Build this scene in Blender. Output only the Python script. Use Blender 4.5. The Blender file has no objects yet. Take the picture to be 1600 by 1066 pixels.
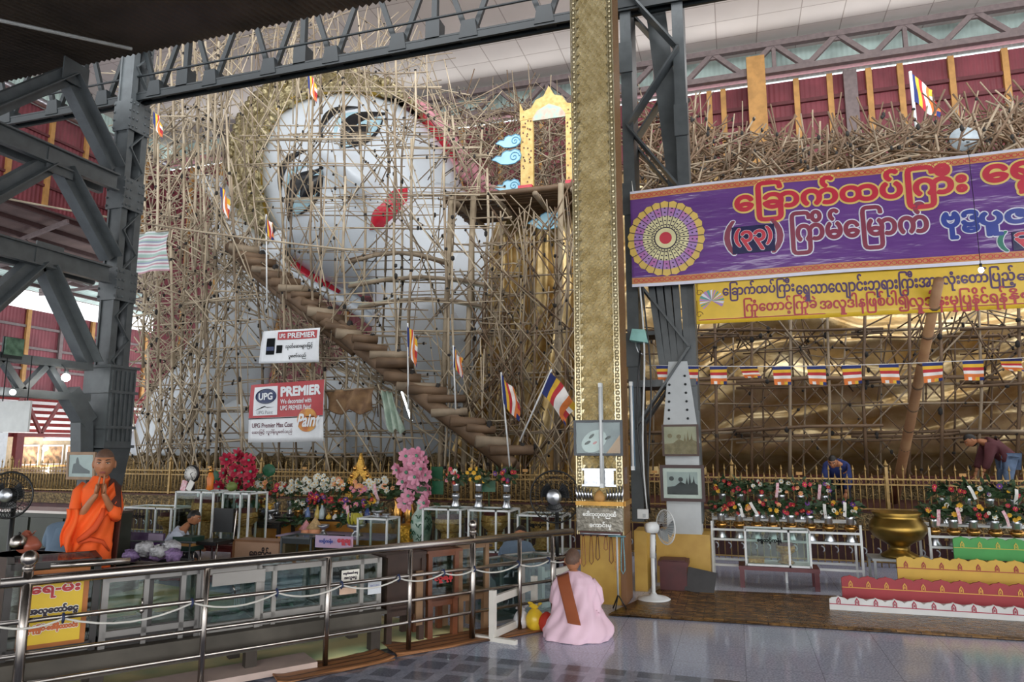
import bpy, math, random
from mathutils import Vector, Matrix, Euler
SC = bpy.context.scene
COL = SC.collection
PI = math.pi
sin, cos, R = math.sin, math.cos, math.radians
# ---------------------------------------------------------------- camera
FPX, YAW, PITCH, EYE = 1095.0, R(17.5), R(8.57), 1.85
cam = bpy.data.cameras.new('camera')
cam.sensor_width = 36.0
cam.lens = 36.0 * FPX / 1600.0
cam.clip_end = 300
cam_o = bpy.data.objects.new('camera', cam)
cam_o.location = (0, 0, EYE)
cam_o.rotation_euler = (PI / 2 + PITCH, 0, YAW)
COL.objects.link(cam_o)
SC.camera = cam_o
# ---------------------------------------------------------------- daylight and exposure
wd = bpy.data.worlds.new('overcast_sky')
SC.world = wd
wd.use_nodes = True
_bg = wd.node_tree.nodes['Background']
_bg.inputs[0].default_value = (0.94, 0.97, 1.0, 1)
_bg.inputs[1].default_value = 2.4
SC.view_settings.view_transform = 'Standard'
SC.view_settings.look = 'None'
SC.view_settings.gamma = 1
SC.view_settings.use_curve_mapping = False
SC.view_settings.exposure = 0.0
def area(name, loc, tgt, sx, sy, power, col=(1, 1, 1)):
    l = bpy.data.lights.new(name, 'AREA')
    l.shape = 'RECTANGLE'; l.size = sx; l.size_y = sy; l.energy = power; l.color = col
    o = bpy.data.objects.new(name, l); COL.objects.link(o)
    o.location = loc
    o.rotation_euler = (Vector(tgt) - Vector(loc)).to_track_quat('-Z', 'Y').to_euler()
    return o
def point(name, loc, power, col=(1, 1, 1), rad=.08):
    l = bpy.data.lights.new(name, 'POINT'); l.energy = power; l.color = col; l.shadow_soft_size = rad
    o = bpy.data.objects.new(name, l); COL.objects.link(o); o.location = loc
    return o
area('daylight_upper_front', (2, 9.0, 14.5), (-6, 24, 7), 34, 8, 2600, (.97, .98, 1))
area('daylight_fill_open_side', (3, -7.5, 4.0), (-2, 9, 1.2), 22, 5, 1500, (1, .99, .97))  # added fill lamp standing for open-side daylight, brightens the near zone
area('daylight_back_gap', (2, 28.6, 17.6), (2, 20, 19.2), 60, 1.2, 650, (.98, 1, 1))

# ---------------------------------------------------------------- helpers: measuring the place
_f = Vector((-sin(YAW) * cos(PITCH), cos(YAW) * cos(PITCH), sin(PITCH)))
_r = Vector((cos(YAW), sin(YAW), 0)); _u = _r.cross(_f)
def ray(x, y): return _f * FPX + _r * (x - 800) + _u * (533 - y)
def G(x, y, z=0):
    d = ray(x, y); return Vector((0, 0, EYE)) + d * ((z - EYE) / d.z)
def PY(x, y, Y):
    d = ray(x, y); return Vector((0, 0, EYE)) + d * (Y / d.y)
def PX(x, y, X):
    d = ray(x, y); return Vector((0, 0, EYE)) + d * (X / d.x)
# ---------------------------------------------------------------- helpers: materials
def lin(h):
    c = [int(h[i:i + 2], 16) / 255 for i in (0, 2, 4)]
    return tuple((x / 12.92 if x <= .04045 else ((x + .055) / 1.055) ** 2.4) for x in c) + (1,)
def M(name, col, rough=.5, metal=0.0, var=.12, scale=6.0, bump=0.0, bscale=30.0, trans=0.0, emit=0.0, col2=None, spec=.5, detail=3, alpha=1.0):
    m = bpy.data.materials.new(name); m.use_nodes = True
    nt = m.node_tree; N = nt.nodes; L = nt.links; b = N['Principled BSDF']
    c = lin(col)
    tc = N.new('ShaderNodeTexCoord')
    nz = N.new('ShaderNodeTexNoise'); nz.inputs['Scale'].default_value = scale; nz.inputs['Detail'].default_value = detail
    L.new(tc.outputs['Object'], nz.inputs['Vector'])
    rp = N.new('ShaderNodeValToRGB')
    c2 = lin(col2) if col2 else tuple(min(1, x * (1 + var)) for x in c[:3]) + (1,)
    c1 = c if col2 else tuple(x * (1 - var) for x in c[:3]) + (1,)
    rp.color_ramp.elements[0].position = .35; rp.color_ramp.elements[1].position = .65
    rp.color_ramp.elements[0].color = c1; rp.color_ramp.elements[1].color = c2
    L.new(nz.outputs['Fac'], rp.inputs[0])
    L.new(rp.outputs[0], b.inputs['Base Color'])
    b.inputs['Roughness'].default_value = rough; b.inputs['Metallic'].default_value = metal
    b.inputs['Specular IOR Level'].default_value = spec
    if trans: b.inputs['Transmission Weight'].default_value = trans
    if alpha < 1: b.inputs['Alpha'].default_value = alpha
    if emit:
        L.new(rp.outputs[0], b.inputs['Emission Color']); b.inputs['Emission Strength'].default_value = emit
    if bump:
        n2 = N.new('ShaderNodeTexNoise'); n2.inputs['Scale'].default_value = bscale; n2.inputs['Detail'].default_value = 4
        L.new(tc.outputs['Object'], n2.inputs['Vector'])
        bp = N.new('ShaderNodeBump'); bp.inputs['Strength'].default_value = bump; bp.inputs['Distance'].default_value = .05
        L.new(n2.outputs['Fac'], bp.inputs['Height']); L.new(bp.outputs[0], b.inputs['Normal'])
    return m
def glassmat(name, tint='e8f0ee', a=.18, rough=.03):
    m = bpy.data.materials.new(name); m.use_nodes = True
    nt = m.node_tree; N = nt.nodes; L = nt.links
    N.remove(N['Principled BSDF'])
    t = N.new('ShaderNodeBsdfTransparent'); g = N.new('ShaderNodeBsdfGlossy'); mx = N.new('ShaderNodeMixShader')
    lw = N.new('ShaderNodeLayerWeight'); lw.inputs[0].default_value = .35
    nz = N.new('ShaderNodeTexNoise'); nz.inputs['Scale'].default_value = 3
    mt = N.new('ShaderNodeMath'); mt.operation = 'MULTIPLY_ADD'; mt.inputs[1].default_value = a * .5
    ad = N.new('ShaderNodeMath'); ad.operation = 'MULTIPLY_ADD'; ad.inputs[1].default_value = .22
    L.new(nz.outputs['Fac'], mt.inputs[0]); mt.inputs[2].default_value = a * .25
    L.new(lw.outputs['Facing'], ad.inputs[0]); L.new(mt.outputs[0], ad.inputs[2])
    t.inputs[0].default_value = lin(tint); g.inputs[0].default_value = (.8, .85, .85, 1); g.inputs['Roughness'].default_value = rough
    L.new(ad.outputs[0], mx.inputs[0]); L.new(t.outputs[0], mx.inputs[1]); L.new(g.outputs[0], mx.inputs[2])
    L.new(mx.outputs[0], N['Material Output'].inputs[0])
    return m
# ---------------------------------------------------------------- helpers: geometry
class MB:
    def __init__(s): s.v = []; s.f = []; s.m = []; s.s = []
    def add(s, vs, fs, mi=0, sm=False):
        o = len(s.v); s.v += [tuple(v) for v in vs]
        for f in fs: s.f.append([i + o for i in f]); s.m.append(mi); s.s.append(sm)
        return s
    def box(s, c, d, mi=0, rz=0, rot=None):
        x, y, z = d[0] / 2, d[1] / 2, d[2] / 2
        Q = rot if rot else Matrix.Rotation(rz, 3, 'Z')
        vs = [Q @ Vector((i * x, j * y, k * z)) + Vector(c) for i in (-1, 1) for j in (-1, 1) for k in (-1, 1)]
        return s.add(vs, [(0, 1, 3, 2), (4, 6, 7, 5), (0, 4, 5, 1), (2, 3, 7, 6), (0, 2, 6, 4), (1, 5, 7, 3)], mi)
    def bar(s, a, b, w, h, mi=0, up=(0, 0, 1)):
        a, b = Vector(a), Vector(b); d = b - a; z = d.normalized(); x = z.cross(Vector(up))
        if x.length < 1e-4: x = z.cross(Vector((1, 0, 0)))
        x.normalize(); y = x.cross(z)
        Q = Matrix((x, z, y)).transposed()
        return s.box((a + b) / 2, (w, d.length, h), mi, rot=Q)
    def tube(s, pts, r, n=6, mi=0, cap=True, closed=False, sm=True):
        P = [Vector(p) for p in pts]; k = len(P); vs = []; fs = []; px = None
        for i, p in enumerate(P):
            if closed: t = P[(i + 1) % k] - P[i - 1]
            else: t = P[min(i + 1, k - 1)] - P[max(i - 1, 0)]
            t = t.normalized() if t.length > 1e-9 else Vector((0, 0, 1))
            if px is None:
                px = t.cross(Vector((0, 0, 1)))
                if px.length < .05: px = t.cross(Vector((1, 0, 0)))
            px = px - t * px.dot(t)
            if px.length < 1e-6: px = t.cross(Vector((.3, 1, 0)))
            px.normalize(); py = t.cross(px)
            rr = r[i] if isinstance(r, (list, tuple)) else r
            ra, rb = rr if isinstance(rr, (list, tuple)) else (rr, rr)
            for j in range(n):
                a = 2 * PI * j / n; vs.append(p + px * (cos(a) * ra) + py * (sin(a) * rb))
        for i in range(k if closed else k - 1):
            for j in range(n):
                a = i * n + j; b = i * n + (j + 1) % n; c = ((i + 1) % k) * n + (j + 1) % n; d = ((i + 1) % k) * n + j
                fs.append((a, b, c, d))
        if cap and not closed:
            fs.append(tuple(range(n - 1, -1, -1))); fs.append(tuple((k - 1) * n + j for j in range(n)))
        return s.add(vs, fs, mi, sm)
    def lathe(s, prof, c=(0, 0, 0), n=16, mi=0, sm=True, Q=None):
        vs = []; fs = []; c = Vector(c)
        for (r, z) in prof:
            for j in range(n):
                a = 2 * PI * j / n; p = Vector((r * cos(a), r * sin(a), z)); vs.append((Q @ p if Q else p) + c)
        for i in range(len(prof) - 1):
            for j in range(n): fs.append((i * n + j, i * n + (j + 1) % n, (i + 1) * n + (j + 1) % n, (i + 1) * n + j))
        if prof[0][0] > 1e-4: fs.append(tuple(range(n - 1, -1, -1)))
        if prof[-1][0] > 1e-4: fs.append(tuple((len(prof) - 1) * n + j for j in range(n)))
        return s.add(vs, fs, mi, sm)
    def ell(s, c, r, n=12, k=8, mi=0, Q=None, fn=None):
        vs = []; fs = []; c = Vector(c)
        for i in range(k + 1):
            th = PI * i / k
            for j in range(n):
                a = 2 * PI * j / n; d = Vector((sin(th) * cos(a), sin(th) * sin(a), cos(th)))
                p = Vector((d.x * r[0], d.y * r[1], d.z * r[2]))
                if fn: p = fn(p, d)
                vs.append((Q @ p if Q else p) + c)
        for i in range(k):
            for j in range(n): fs.append((i * n + j, (i + 1) * n + j, (i + 1) * n + (j + 1) % n, i * n + (j + 1) % n))
        return s.add(vs, fs, mi, True)
    def grid(s, fn, nu, nv, mi=0, sm=True, mf=None):
        vs = [fn(i / nu, j / nv) for i in range(nu + 1) for j in range(nv + 1)]
        o = len(s.v); s.v += [tuple(v) for v in vs]
        for i in range(nu):
            for j in range(nv):
                a = i * (nv + 1) + j; s.f.append([o + a, o + a + nv + 1, o + a + nv + 2, o + a + 1])
                s.m.append(mf(i / nu, j / nv) if mf else mi); s.s.append(sm)
        return s
    def prism(s, poly, t, O=(0, 0, 0), ex=(1, 0, 0), ey=(0, 0, 1), mi=0, side=None):
        O, ex, ey = Vector(O), Vector(ex), Vector(ey); ez = ex.cross(ey).normalized(); n = len(poly)
        vs = [O + ex * x + ey * y + ez * (t / 2) for x, y in poly] + [O + ex * x + ey * y - ez * (t / 2) for x, y in poly]
        s.add(vs, [tuple(range(n)), tuple(range(2 * n - 1, n - 1, -1))], mi)
        o = len(s.v) - 2 * n
        for i in range(n):
            s.f.append([o + i, o + n + i, o + n + (i + 1) % n, o + (i + 1) % n]); s.m.append(mi if side is None else side); s.s.append(False)
        return s
    def merge(s, o, Q=None, t=(0, 0, 0), mi=None):
        t = Vector(t); vs = [((Q @ Vector(v)) if Q else Vector(v)) + t for v in o.v]; b = len(s.v)
        s.v += [tuple(v) for v in vs]
        for f, m, sm in zip(o.f, o.m, o.s): s.f.append([i + b for i in f]); s.m.append(m if mi is None else mi); s.s.append(sm)
        return s
    def mesh(s, name, mats):
        me = bpy.data.meshes.new(name); me.from_pydata(s.v, [], s.f)
        for m in (mats if isinstance(mats, (list, tuple)) else [mats]): me.materials.append(m)
        me.polygons.foreach_set('material_index', s.m); me.polygons.foreach_set('use_smooth', s.s); me.update()
        return me
    def build(s, name, mats, parent=None, loc=None, label=None, kind=None, world=False, solid=0):
        if world and parent:
            l = parent.matrix_basis.inverted(); s.v = [tuple(l @ Vector(v)) for v in s.v]
        o = bpy.data.objects.new(name, s.mesh(name, mats)); COL.objects.link(o)
        if parent: o.parent = parent
        if loc is not None: o.location = loc
        if label: o['label'] = label
        if kind: o['kind'] = kind
        if solid:
            md = o.modifiers.new('thickness', 'SOLIDIFY'); md.thickness = solid; md.offset = 0
        return o
def tag(o, label, cat, group=None, kind=None):
    o['label'] = label; o['category'] = cat
    if group: o['group'] = group
    if kind: o['kind'] = kind
    return o
def thing(name, label, cat, loc=(0, 0, 0), rz=0, group=None):
    o = bpy.data.objects.new(name, None); COL.objects.link(o)
    o.empty_display_size = .1; o.location = loc; o.rotation_euler = (0, 0, rz)
    o.matrix_basis = Matrix.Translation(loc) @ Matrix.Rotation(rz, 4, 'Z')
    return tag(o, label, cat, group)
def S(name, mb, mats, parent=None, **k):
    o = mb.build(name, mats, parent, **k)
    if not parent: o['kind'] = 'structure'
    return o
def SE(name, loc=(0, 0, 0)):
    o = bpy.data.objects.new(name, None); COL.objects.link(o); o.location = loc; o['kind'] = 'structure'; return o
KIDS = {}
def dup(root, loc=None, rz=None, label=None, scale=None, parent=None, rot=None):
    c = root.copy(); COL.objects.link(c)
    if parent: c.parent = parent
    if loc is not None: c.location = loc
    if rz is not None: c.rotation_euler = (0, 0, rz)
    if rot is not None: c.rotation_euler = rot
    if scale is not None: c.scale = (scale,) * 3 if not isinstance(scale, tuple) else scale
    if label: c['label'] = label
    for ch in list(root.children): dup(ch, parent=c)
    return c
def wobble(o, d, rnd):  # a fresh mesh copy is not needed: repeats may share their mesh
    return o
def textmb(txt, w=None, h=None, size=1.0, align='C', bold=0.0, mi=0, bmi=None, out=0.0, omi=None, z=0.0, sep=.002, res=3, shear=0.0):
    """flat lettering as geometry in its own xy plane, fitted to a width and/or height; bold thickens it, out adds an outline behind it"""
    c = bpy.data.curves.new('lettering', 'FONT'); c.body = txt; c.size = size; c.resolution_u = res; c.shear = shear
    o = bpy.data.objects.new('lettering', c); COL.objects.link(o)
    bpy.context.view_layer.update()
    dg = bpy.context.evaluated_depsgraph_get()
    me = bpy.data.meshes.new_from_object(o.evaluated_get(dg))
    V = [v.co.copy() for v in me.vertices]; F = [list(p.vertices) for p in me.polygons]
    cnt = {}
    for f in F:
        for i in range(len(f)):
            e = tuple(sorted((f[i], f[(i + 1) % len(f)]))); cnt[e] = cnt.get(e, 0) + 1
    E = [e for e, k in cnt.items() if k == 1]
    bpy.data.objects.remove(o); bpy.data.curves.remove(c); bpy.data.meshes.remove(me)
    if not V: return MB()
    x0 = min(v.x for v in V); x1 = max(v.x for v in V); y0 = min(v.y for v in V); y1 = max(v.y for v in V)
    sx = w / (x1 - x0) if w else None; sy = h / (y1 - y0) if h else None
    if sx is None: sx = sy or 1
    if sy is None: sy = sx
    ox = {'C': (x0 + x1) / 2, 'L': x0, 'R': x1}[align]; oy = (y0 + y1) / 2
    V = [Vector(((v.x - ox) * sx, (v.y - oy) * sy, z)) for v in V]
    b = MB().add(V, F, mi)
    def edge(t, m, z_0):
        for q_, (i, j) in enumerate(E):
            zz = z_0 + (q_ * 7 % 97) * 4e-6
            a, d = V[i], V[j]; n = (d - a)
            if n.length < 1e-7: continue
            n.normalize(); q = Vector((-n.y, n.x, 0)) * t; n = n * (t * .6)
            b.add([Vector((p.x, p.y, zz)) for p in (a - n + q * .6, a - n * 1.3, a - n - q * .6, a - q, d - q, d + n - q * .6, d + n * 1.3, d + n + q * .6, d + q, a + q)], [tuple(range(10))], m)
    if bold: edge(bold, mi if bmi is None else bmi, z + .0004)
    if out:
        b.add([Vector((v.x, v.y, z - sep)) for v in V], F, omi)
        edge(bold + out, omi, z - sep)
    return b
def plane_frame(O, ex, ey):
    """matrix and origin that lay xy lettering on a plane"""
    ex = Vector(ex).normalized(); ey = Vector(ey).normalized(); ez = ex.cross(ey)
    return Matrix((ex, ey, ez)).transposed(), Vector(O)
rnd = random.Random(7)
# ---------------------------------------------------------------- materials
def floor_mat(name, decor=False):
    m = M(name, 'b3b9ce', rough=.11, var=.28, scale=55, detail=6, spec=.6)
    nt = m.node_tree; N = nt.nodes; L = nt.links; b = N['Principled BSDF']
    tc = N.new('ShaderNodeTexCoord'); bk = N.new('ShaderNodeTexBrick'); bk.offset = 0
    bk.inputs['Scale'].default_value = 1
    bk.inputs['Brick Width'].default_value = .3 if decor else .6; bk.inputs['Row Height'].default_value = .3 if decor else .6
    bk.inputs['Mortar Size'].default_value = .05 if decor else .003; bk.inputs['Mortar Smooth'].default_value = 0
    src = b.inputs['Base Color'].links[0].from_socket
    if decor:
        bk.inputs['Color1'].default_value = lin('3b3d47'); bk.inputs['Color2'].default_value = lin('44464f'); bk.inputs['Mortar'].default_value = lin('8f93a2')
        L.new(tc.outputs['Object'], bk.inputs['Vector'])
        # a small cross of lines inside every dark square
        wv = N.new('ShaderNodeTexChecker'); wv.inputs['Scale'].default_value = 13.333; wv.inputs[1].default_value = (1, 1, 1, 1); wv.inputs[2].default_value = (.8, .8, .8, 1)
        L.new(tc.outputs['Object'], wv.inputs['Vector'])
        mx = N.new('ShaderNodeMixRGB'); mx.blend_type = 'MULTIPLY'; mx.inputs[0].default_value = .8
        L.new(bk.outputs['Color'], mx.inputs[1]); L.new(wv.outputs['Color'], mx.inputs[2])
        m2 = N.new('ShaderNodeMixRGB'); m2.inputs[0].default_value = .3
        L.new(mx.outputs[0], m2.inputs[1]); L.new(src, m2.inputs[2]); L.new(m2.outputs[0], b.inputs['Base Color'])
    else:
        bk.inputs['Color1'].default_value = (1, 1, 1, 1); bk.inputs['Color2'].default_value = (.93, .93, .95, 1); bk.inputs['Mortar'].default_value = (.55, .55, .55, 1)
        L.new(tc.outputs['Object'], bk.inputs['Vector'])
        mx = N.new('ShaderNodeMixRGB'); mx.blend_type = 'MULTIPLY'; mx.inputs[0].default_value = 1
        L.new(src, mx.inputs[1]); L.new(bk.outputs['Color'], mx.inputs[2]); L.new(mx.outputs[0], b.inputs['Base Color'])
    return m
def ceiling_mat():
    m = M('ceiling_panels', 'd3ccc6', rough=.75, var=.05, scale=.4, detail=4)
    nt = m.node_tree; N = nt.nodes; L = nt.links; b = N['Principled BSDF']
    tc = N.new('ShaderNodeTexCoord'); bk = N.new('ShaderNodeTexBrick'); bk.offset = 0
    for k, v in (('Scale', 1), ('Brick Width', 1.62), ('Row Height', 1.25), ('Mortar Size', .022), ('Mortar Smooth', .2)): bk.inputs[k].default_value = v
    bk.inputs['Color1'].default_value = (1, 1, 1, 1); bk.inputs['Color2'].default_value = (.9, .9, .9, 1); bk.inputs['Mortar'].default_value = (.55, .52, .5, 1)
    src = b.inputs['Base Color'].links[0].from_socket
    mx = N.new('ShaderNodeMixRGB'); mx.blend_type = 'MULTIPLY'; mx.inputs[0].default_value = 1
    L.new(tc.outputs['Object'], bk.inputs['Vector']); L.new(src, mx.inputs[1]); L.new(bk.outputs['Color'], mx.inputs[2]); L.new(mx.outputs[0], b.inputs['Base Color'])
    return m
def ribbed(name, col, per, axis, rough=.55, var=.2, bump=.6, **k):
    m = M(name, col, rough=rough, var=var, scale=.8, **k)
    nt = m.node_tree; N = nt.nodes; L = nt.links; b = N['Principled BSDF']
    tc = N.new('ShaderNodeTexCoord'); wv = N.new('ShaderNodeTexWave'); wv.wave_type = 'BANDS'; wv.bands_direction = axis
    wv.inputs['Scale'].default_value = 2 * PI / per / 20
    L.new(tc.outputs['Object'], wv.inputs['Vector'])
    bp = N.new('ShaderNodeBump'); bp.inputs['Strength'].default_value = bump; bp.inputs['Distance'].default_value = .04
    L.new(wv.outputs['Fac'], bp.inputs['Height']); L.new(bp.outputs[0], b.inputs['Normal'])
    return m
def groove_shade(m):  # paints the shade between corrugations into the colour as dark bands
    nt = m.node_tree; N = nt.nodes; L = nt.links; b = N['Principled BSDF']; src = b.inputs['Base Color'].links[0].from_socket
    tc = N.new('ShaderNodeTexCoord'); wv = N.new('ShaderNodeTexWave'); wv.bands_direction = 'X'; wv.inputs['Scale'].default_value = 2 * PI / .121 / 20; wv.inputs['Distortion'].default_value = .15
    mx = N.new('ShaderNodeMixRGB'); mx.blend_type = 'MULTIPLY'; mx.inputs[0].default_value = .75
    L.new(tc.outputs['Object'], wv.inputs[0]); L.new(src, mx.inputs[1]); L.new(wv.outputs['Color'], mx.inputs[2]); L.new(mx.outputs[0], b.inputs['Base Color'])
mSteel = M('grey_painted_steel', '4f5456', rough=.45, var=.14, scale=5)
mSteelD = M('dark_green_grey_steel', '161d20', rough=.5, var=.15, scale=5)
mSteelL = M('pale_grey_paint', 'b9bec0', rough=.5, var=.06, scale=4)
mMaroonY = ribbed('maroon_sheeting', '7c3a42', .2, 'X')
mMaroonX = ribbed('maroon_sheeting_end_wall', '7c3a42', .2, 'Y')
mYellow = M('ochre_wood', 'b98a4e', rough=.6, var=.15, scale=3)
mGirt = M('maroon_girt', '5e2a2e', rough=.6)
mPinkSteel = M('dull_pink_steel', '776a69', rough=.6, var=.12)
mGreenSheet = ribbed('pale_green_sheeting', 'b9cfc8', .2, 'X')
mGreenSheetX = ribbed('pale_green_sheeting_end', 'b9cfc8', .2, 'Y')
mCeil = ceiling_mat()
mRoofDark = M('weathered_brown_sheet', '6a5d52', rough=.8, var=.3, scale=1.2); groove_shade(mRoofDark)
mBrownRoof = M('brown_roof_underside', '77655f', rough=.8, var=.2, scale=1)
mPurlin = M('brown_purlin', '4a3533', rough=.7)
mRedPaint = M('red_paint', '8c2423', rough=.55, var=.15)
mWhite = M('white_paint', 'dfe2e2', rough=.45, var=.05)
mGlow = M('white_lamp', 'ffffff', emit=14, var=0)
mGlowS = M('white_tube_lamp', 'f4faff', emit=4, var=0)
# ---------------------------------------------------------------- floor
S('floor', MB().box((0, 19.6, -.1), (84, 26.8, .2)), floor_mat('mottled_grey_tiles'))
S('floor', MB().box((0, -3.9, -.1), (60, 20.2 , .2)), floor_mat('diamond_pattern_tiles', True))
# ---------------------------------------------------------------- walls, ceiling
S('ceiling', MB().box((2, 19.5, 19.0), (72, 27, .2)), mCeil)
S('wall_back', MB().box((2, 30.1, 8.6), (64, .12, 17.2)), mMaroonY)
S('wall_back', MB().box((2, 30.5, 18.2), (64, .06, 1.4)), mGreenSheet)
S('wall_left', MB().box((-30.1, 18, 15.1), (.12, 26, 4.6)), mMaroonX)
S('wall_left', MB().box((-30.5, 18, 18.2), (.06, 26, 1.4)), mGreenSheetX)
S('wall_left', MB().box((-38.1, 26, 7.3), (.12, 46, 4.6)), mMaroonX)
for x in (1245, 1298, 1360, 1410, 1491, 1577, 1108, 1130):
    S('trim_1', MB().box((PY(x, 150, 29.9).x, 29.95, 11), (.22, .16, 12.4)), mYellow)
for k in range(14):
    S('trim_1', MB().box((-28 + k * 2.0, 29.95, 8.6), (.2, .16, 17.1)), mYellow)
S('column', MB().box((PY(1183, 150, 29.3).x, 29.3, 9.1), (.72, .3, 18.0)).box((PY(1183, 150, 29.3).x + .3, 29.5, 9.1), (.12, .5, 18.0)), mYellow)
S('column', MB().box((PY(1330, 150, 29.8).x, 29.8, 8.6), (.5, .2, 17.1)), mPinkSteel)
for z in (16.2, 15.5, 14.4, 13.2, 12, 10.5, 9):
    S('trim_2', MB().box((2, 29.98, z), (64, .16, .15)), mGirt)
for k in range(22):
    if k < 13: S('trim_3', MB().box((-29.95, 6.5 + k * 1.85, 15.1), (.16, .2, 4.5)), mYellow)
    S('trim_4', MB().box((-37.95, 6 + k * 2.1, 7.3), (.16, .22, 4.5)), mYellow if k % 2 else mPinkSteel)
for z in (16.2, 15.0, 13.8):
    S('trim_5', MB().box((-29.98, 18, z), (.1, 26, .12)), mGirt)
for z in (8.6, 7.4, 6.2): S('trim_6', MB().box((-37.98, 26, z), (.1, 46, .14)), mPinkSteel)
# silvery duct along the head of the end wall and the beam along the back wall
S('trim_7', MB().tube([(-29.7, 5, 17.5), (-29.7, 29.8, 17.5)], .2, 10), M('silver_foil', 'b7b7bd', rough=.3, metal=.8, bump=.5, bscale=4))
S('trim_8', MB().box((2, 30.0, 17.62), (64, .3, .3)), M('pink_beam', 'b77f84', rough=.6))
# back and end trusses under the ceiling
def warren(name, A, B, h, n, mat, w=.12, vert=False):
    A, B = Vector(A), Vector(B); up = Vector((0, 0, h)); b = MB()
    b.bar(A, B, w * 1.3, w * 1.2).bar(A + up, B + up, w * 1.3, w * 1.2)
    for i in range(n):
        p = A.lerp(B, i / n); q = A.lerp(B, (i + .5) / n) + up; r = A.lerp(B, (i + 1) / n)
        b.bar(p, q, w, w).bar(q, r, w, w)
        d = (B - A).normalized()
        b.box(q - Vector((0, 0, .12)), (abs(d.x) * .5 + .1, abs(d.y) * .5 + .1, .3)); b.box(p + Vector((0, 0, .12)), (abs(d.x) * .45 + .1, abs(d.y) * .45 + .1, .3))
        if vert and i % 2: b.bar(q, A.lerp(B, (i + .5) / n), w * .8, w * .8)
    return S(name, b, mat)
warren('roof_truss', (-26, 29.4, 17.42), (33, 29.4, 17.42), 1.2, 24, mPinkSteel, .2, True)
# ---------------------------------------------------------------- low aisle on the left
S('aisle_roof', MB().grid(lambda u, v: (-30.2 - 9 * u, 3 + 46 * v, 12.9 - 2.0 * u), 1, 1), mBrownRoof)
S('aisle_roof', MB().grid(lambda u, v: (-36 - 3 * u, 3 + 46 * v, 11.6 - .7 * u), 1, 1), mGreenSheetX)
for k in range(7):
    S('purlin', MB().box((-30.6 - k * 1.25, 26, 12.72 - k * .277), (.18, 46, .22)), mPurlin)
for k in range(8):
    y = 9 + k * 5.2
    S('aisle_truss', MB().bar((-30.2, y, 12.6), (-38.2, y, 10.8), .14, .2).bar((-30.2, y, 10.9), (-38.2, y, 10.6), .12, .16).bar((-31.5, y, 10.9), (-33, y, 12.0), .1, .1)
      .bar((-33, y, 12), (-34.5, y, 10.8), .1, .1).bar((-34.5, y, 10.8), (-36, y, 11.3), .1, .1).bar((-36, y, 11.3), (-37.3, y, 10.7), .1, .1), mPinkSteel)
# side shed seen under the left end wall: red trusses, pale roof strips, lit back wall
mPale = M('pale_plaster', 'b9a88c', rough=.8, var=.1)
S('wall_left', MB().box((-40, 27, 1.2), (.2, 46, 2.4)), mPale)
S('wall_left', MB().box((-40, 27, 3.8), (.16, 46, 2.9)), mRedPaint)
for k in range(7):
    S('roof_strip', MB().box((-39.85 + .14 * k, 27, 2.6 + .36 * k), (.12, 46, .17)), mWhite)
for k in range(16):
    y = 10 + k * 2.4
    S('shed_truss', MB().bar((-37.8, y, 4.75), (-37.8, y + 2.4, 4.75), .2, .22).bar((-37.8, y, 2.5), (-37.8, y + 2.4, 2.5), .2, .2)
      .bar((-37.8, y, 4.7), (-37.8, y + 1.2, 2.55), .16, .16).bar((-37.8, y + 1.2, 2.55), (-37.8, y + 2.4, 4.7), .16, .16), M('dark_red_truss', '6e2423', rough=.55) if k == 0 else bpy.data.materials['dark_red_truss'])
for y in (28.9, 34.6): S('column', MB().box((-37.5, y, 1.3), (.3, .42, 2.6)), bpy.data.materials['dark_red_truss'])
S('column', MB().box((-37.6, 27.4, 1.3), (.8, 1.3, 2.6)), mWhite)
for k, (y, w) in enumerate(((31.3, 1.35), (32.9, 1.35), (34.3, 1.0))):
    t = thing('painted_panel', 'white-framed painting on the lit far wall left of the monk, ' + ('nearest the red post' if k == 0 else 'in the middle' if k == 1 else 'half behind the column'), 'painting', (-39.8, y, 1.35), group='paintings on the far side wall')
    MB().box((0, 0, 0), (.08, w, 1.2)).build('frame', mWhite, t)
    MB().box((.05, 0, 0), (.02, w - .18, 1.02)).build('canvas', M('painted_canvas', '6d5a4a', col2='c09a72', scale=4, rough=.7) if k == 0 else bpy.data.materials['painted_canvas'], t)
t = thing('gilded_screen', 'low gilded screen on the far left wall below the paintings', 'screen', (-39.3, 32, 0)); MB().box((0, 0, .3), (.1, 9, .75)).build('panel', M('gilded_fretwork', 'b08a3e', rough=.5, col2='5f4526', scale=9), t); MB().box((0, 0, .7), (.16, 9, .08)).build('top_rail', mYellow, t)
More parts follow.
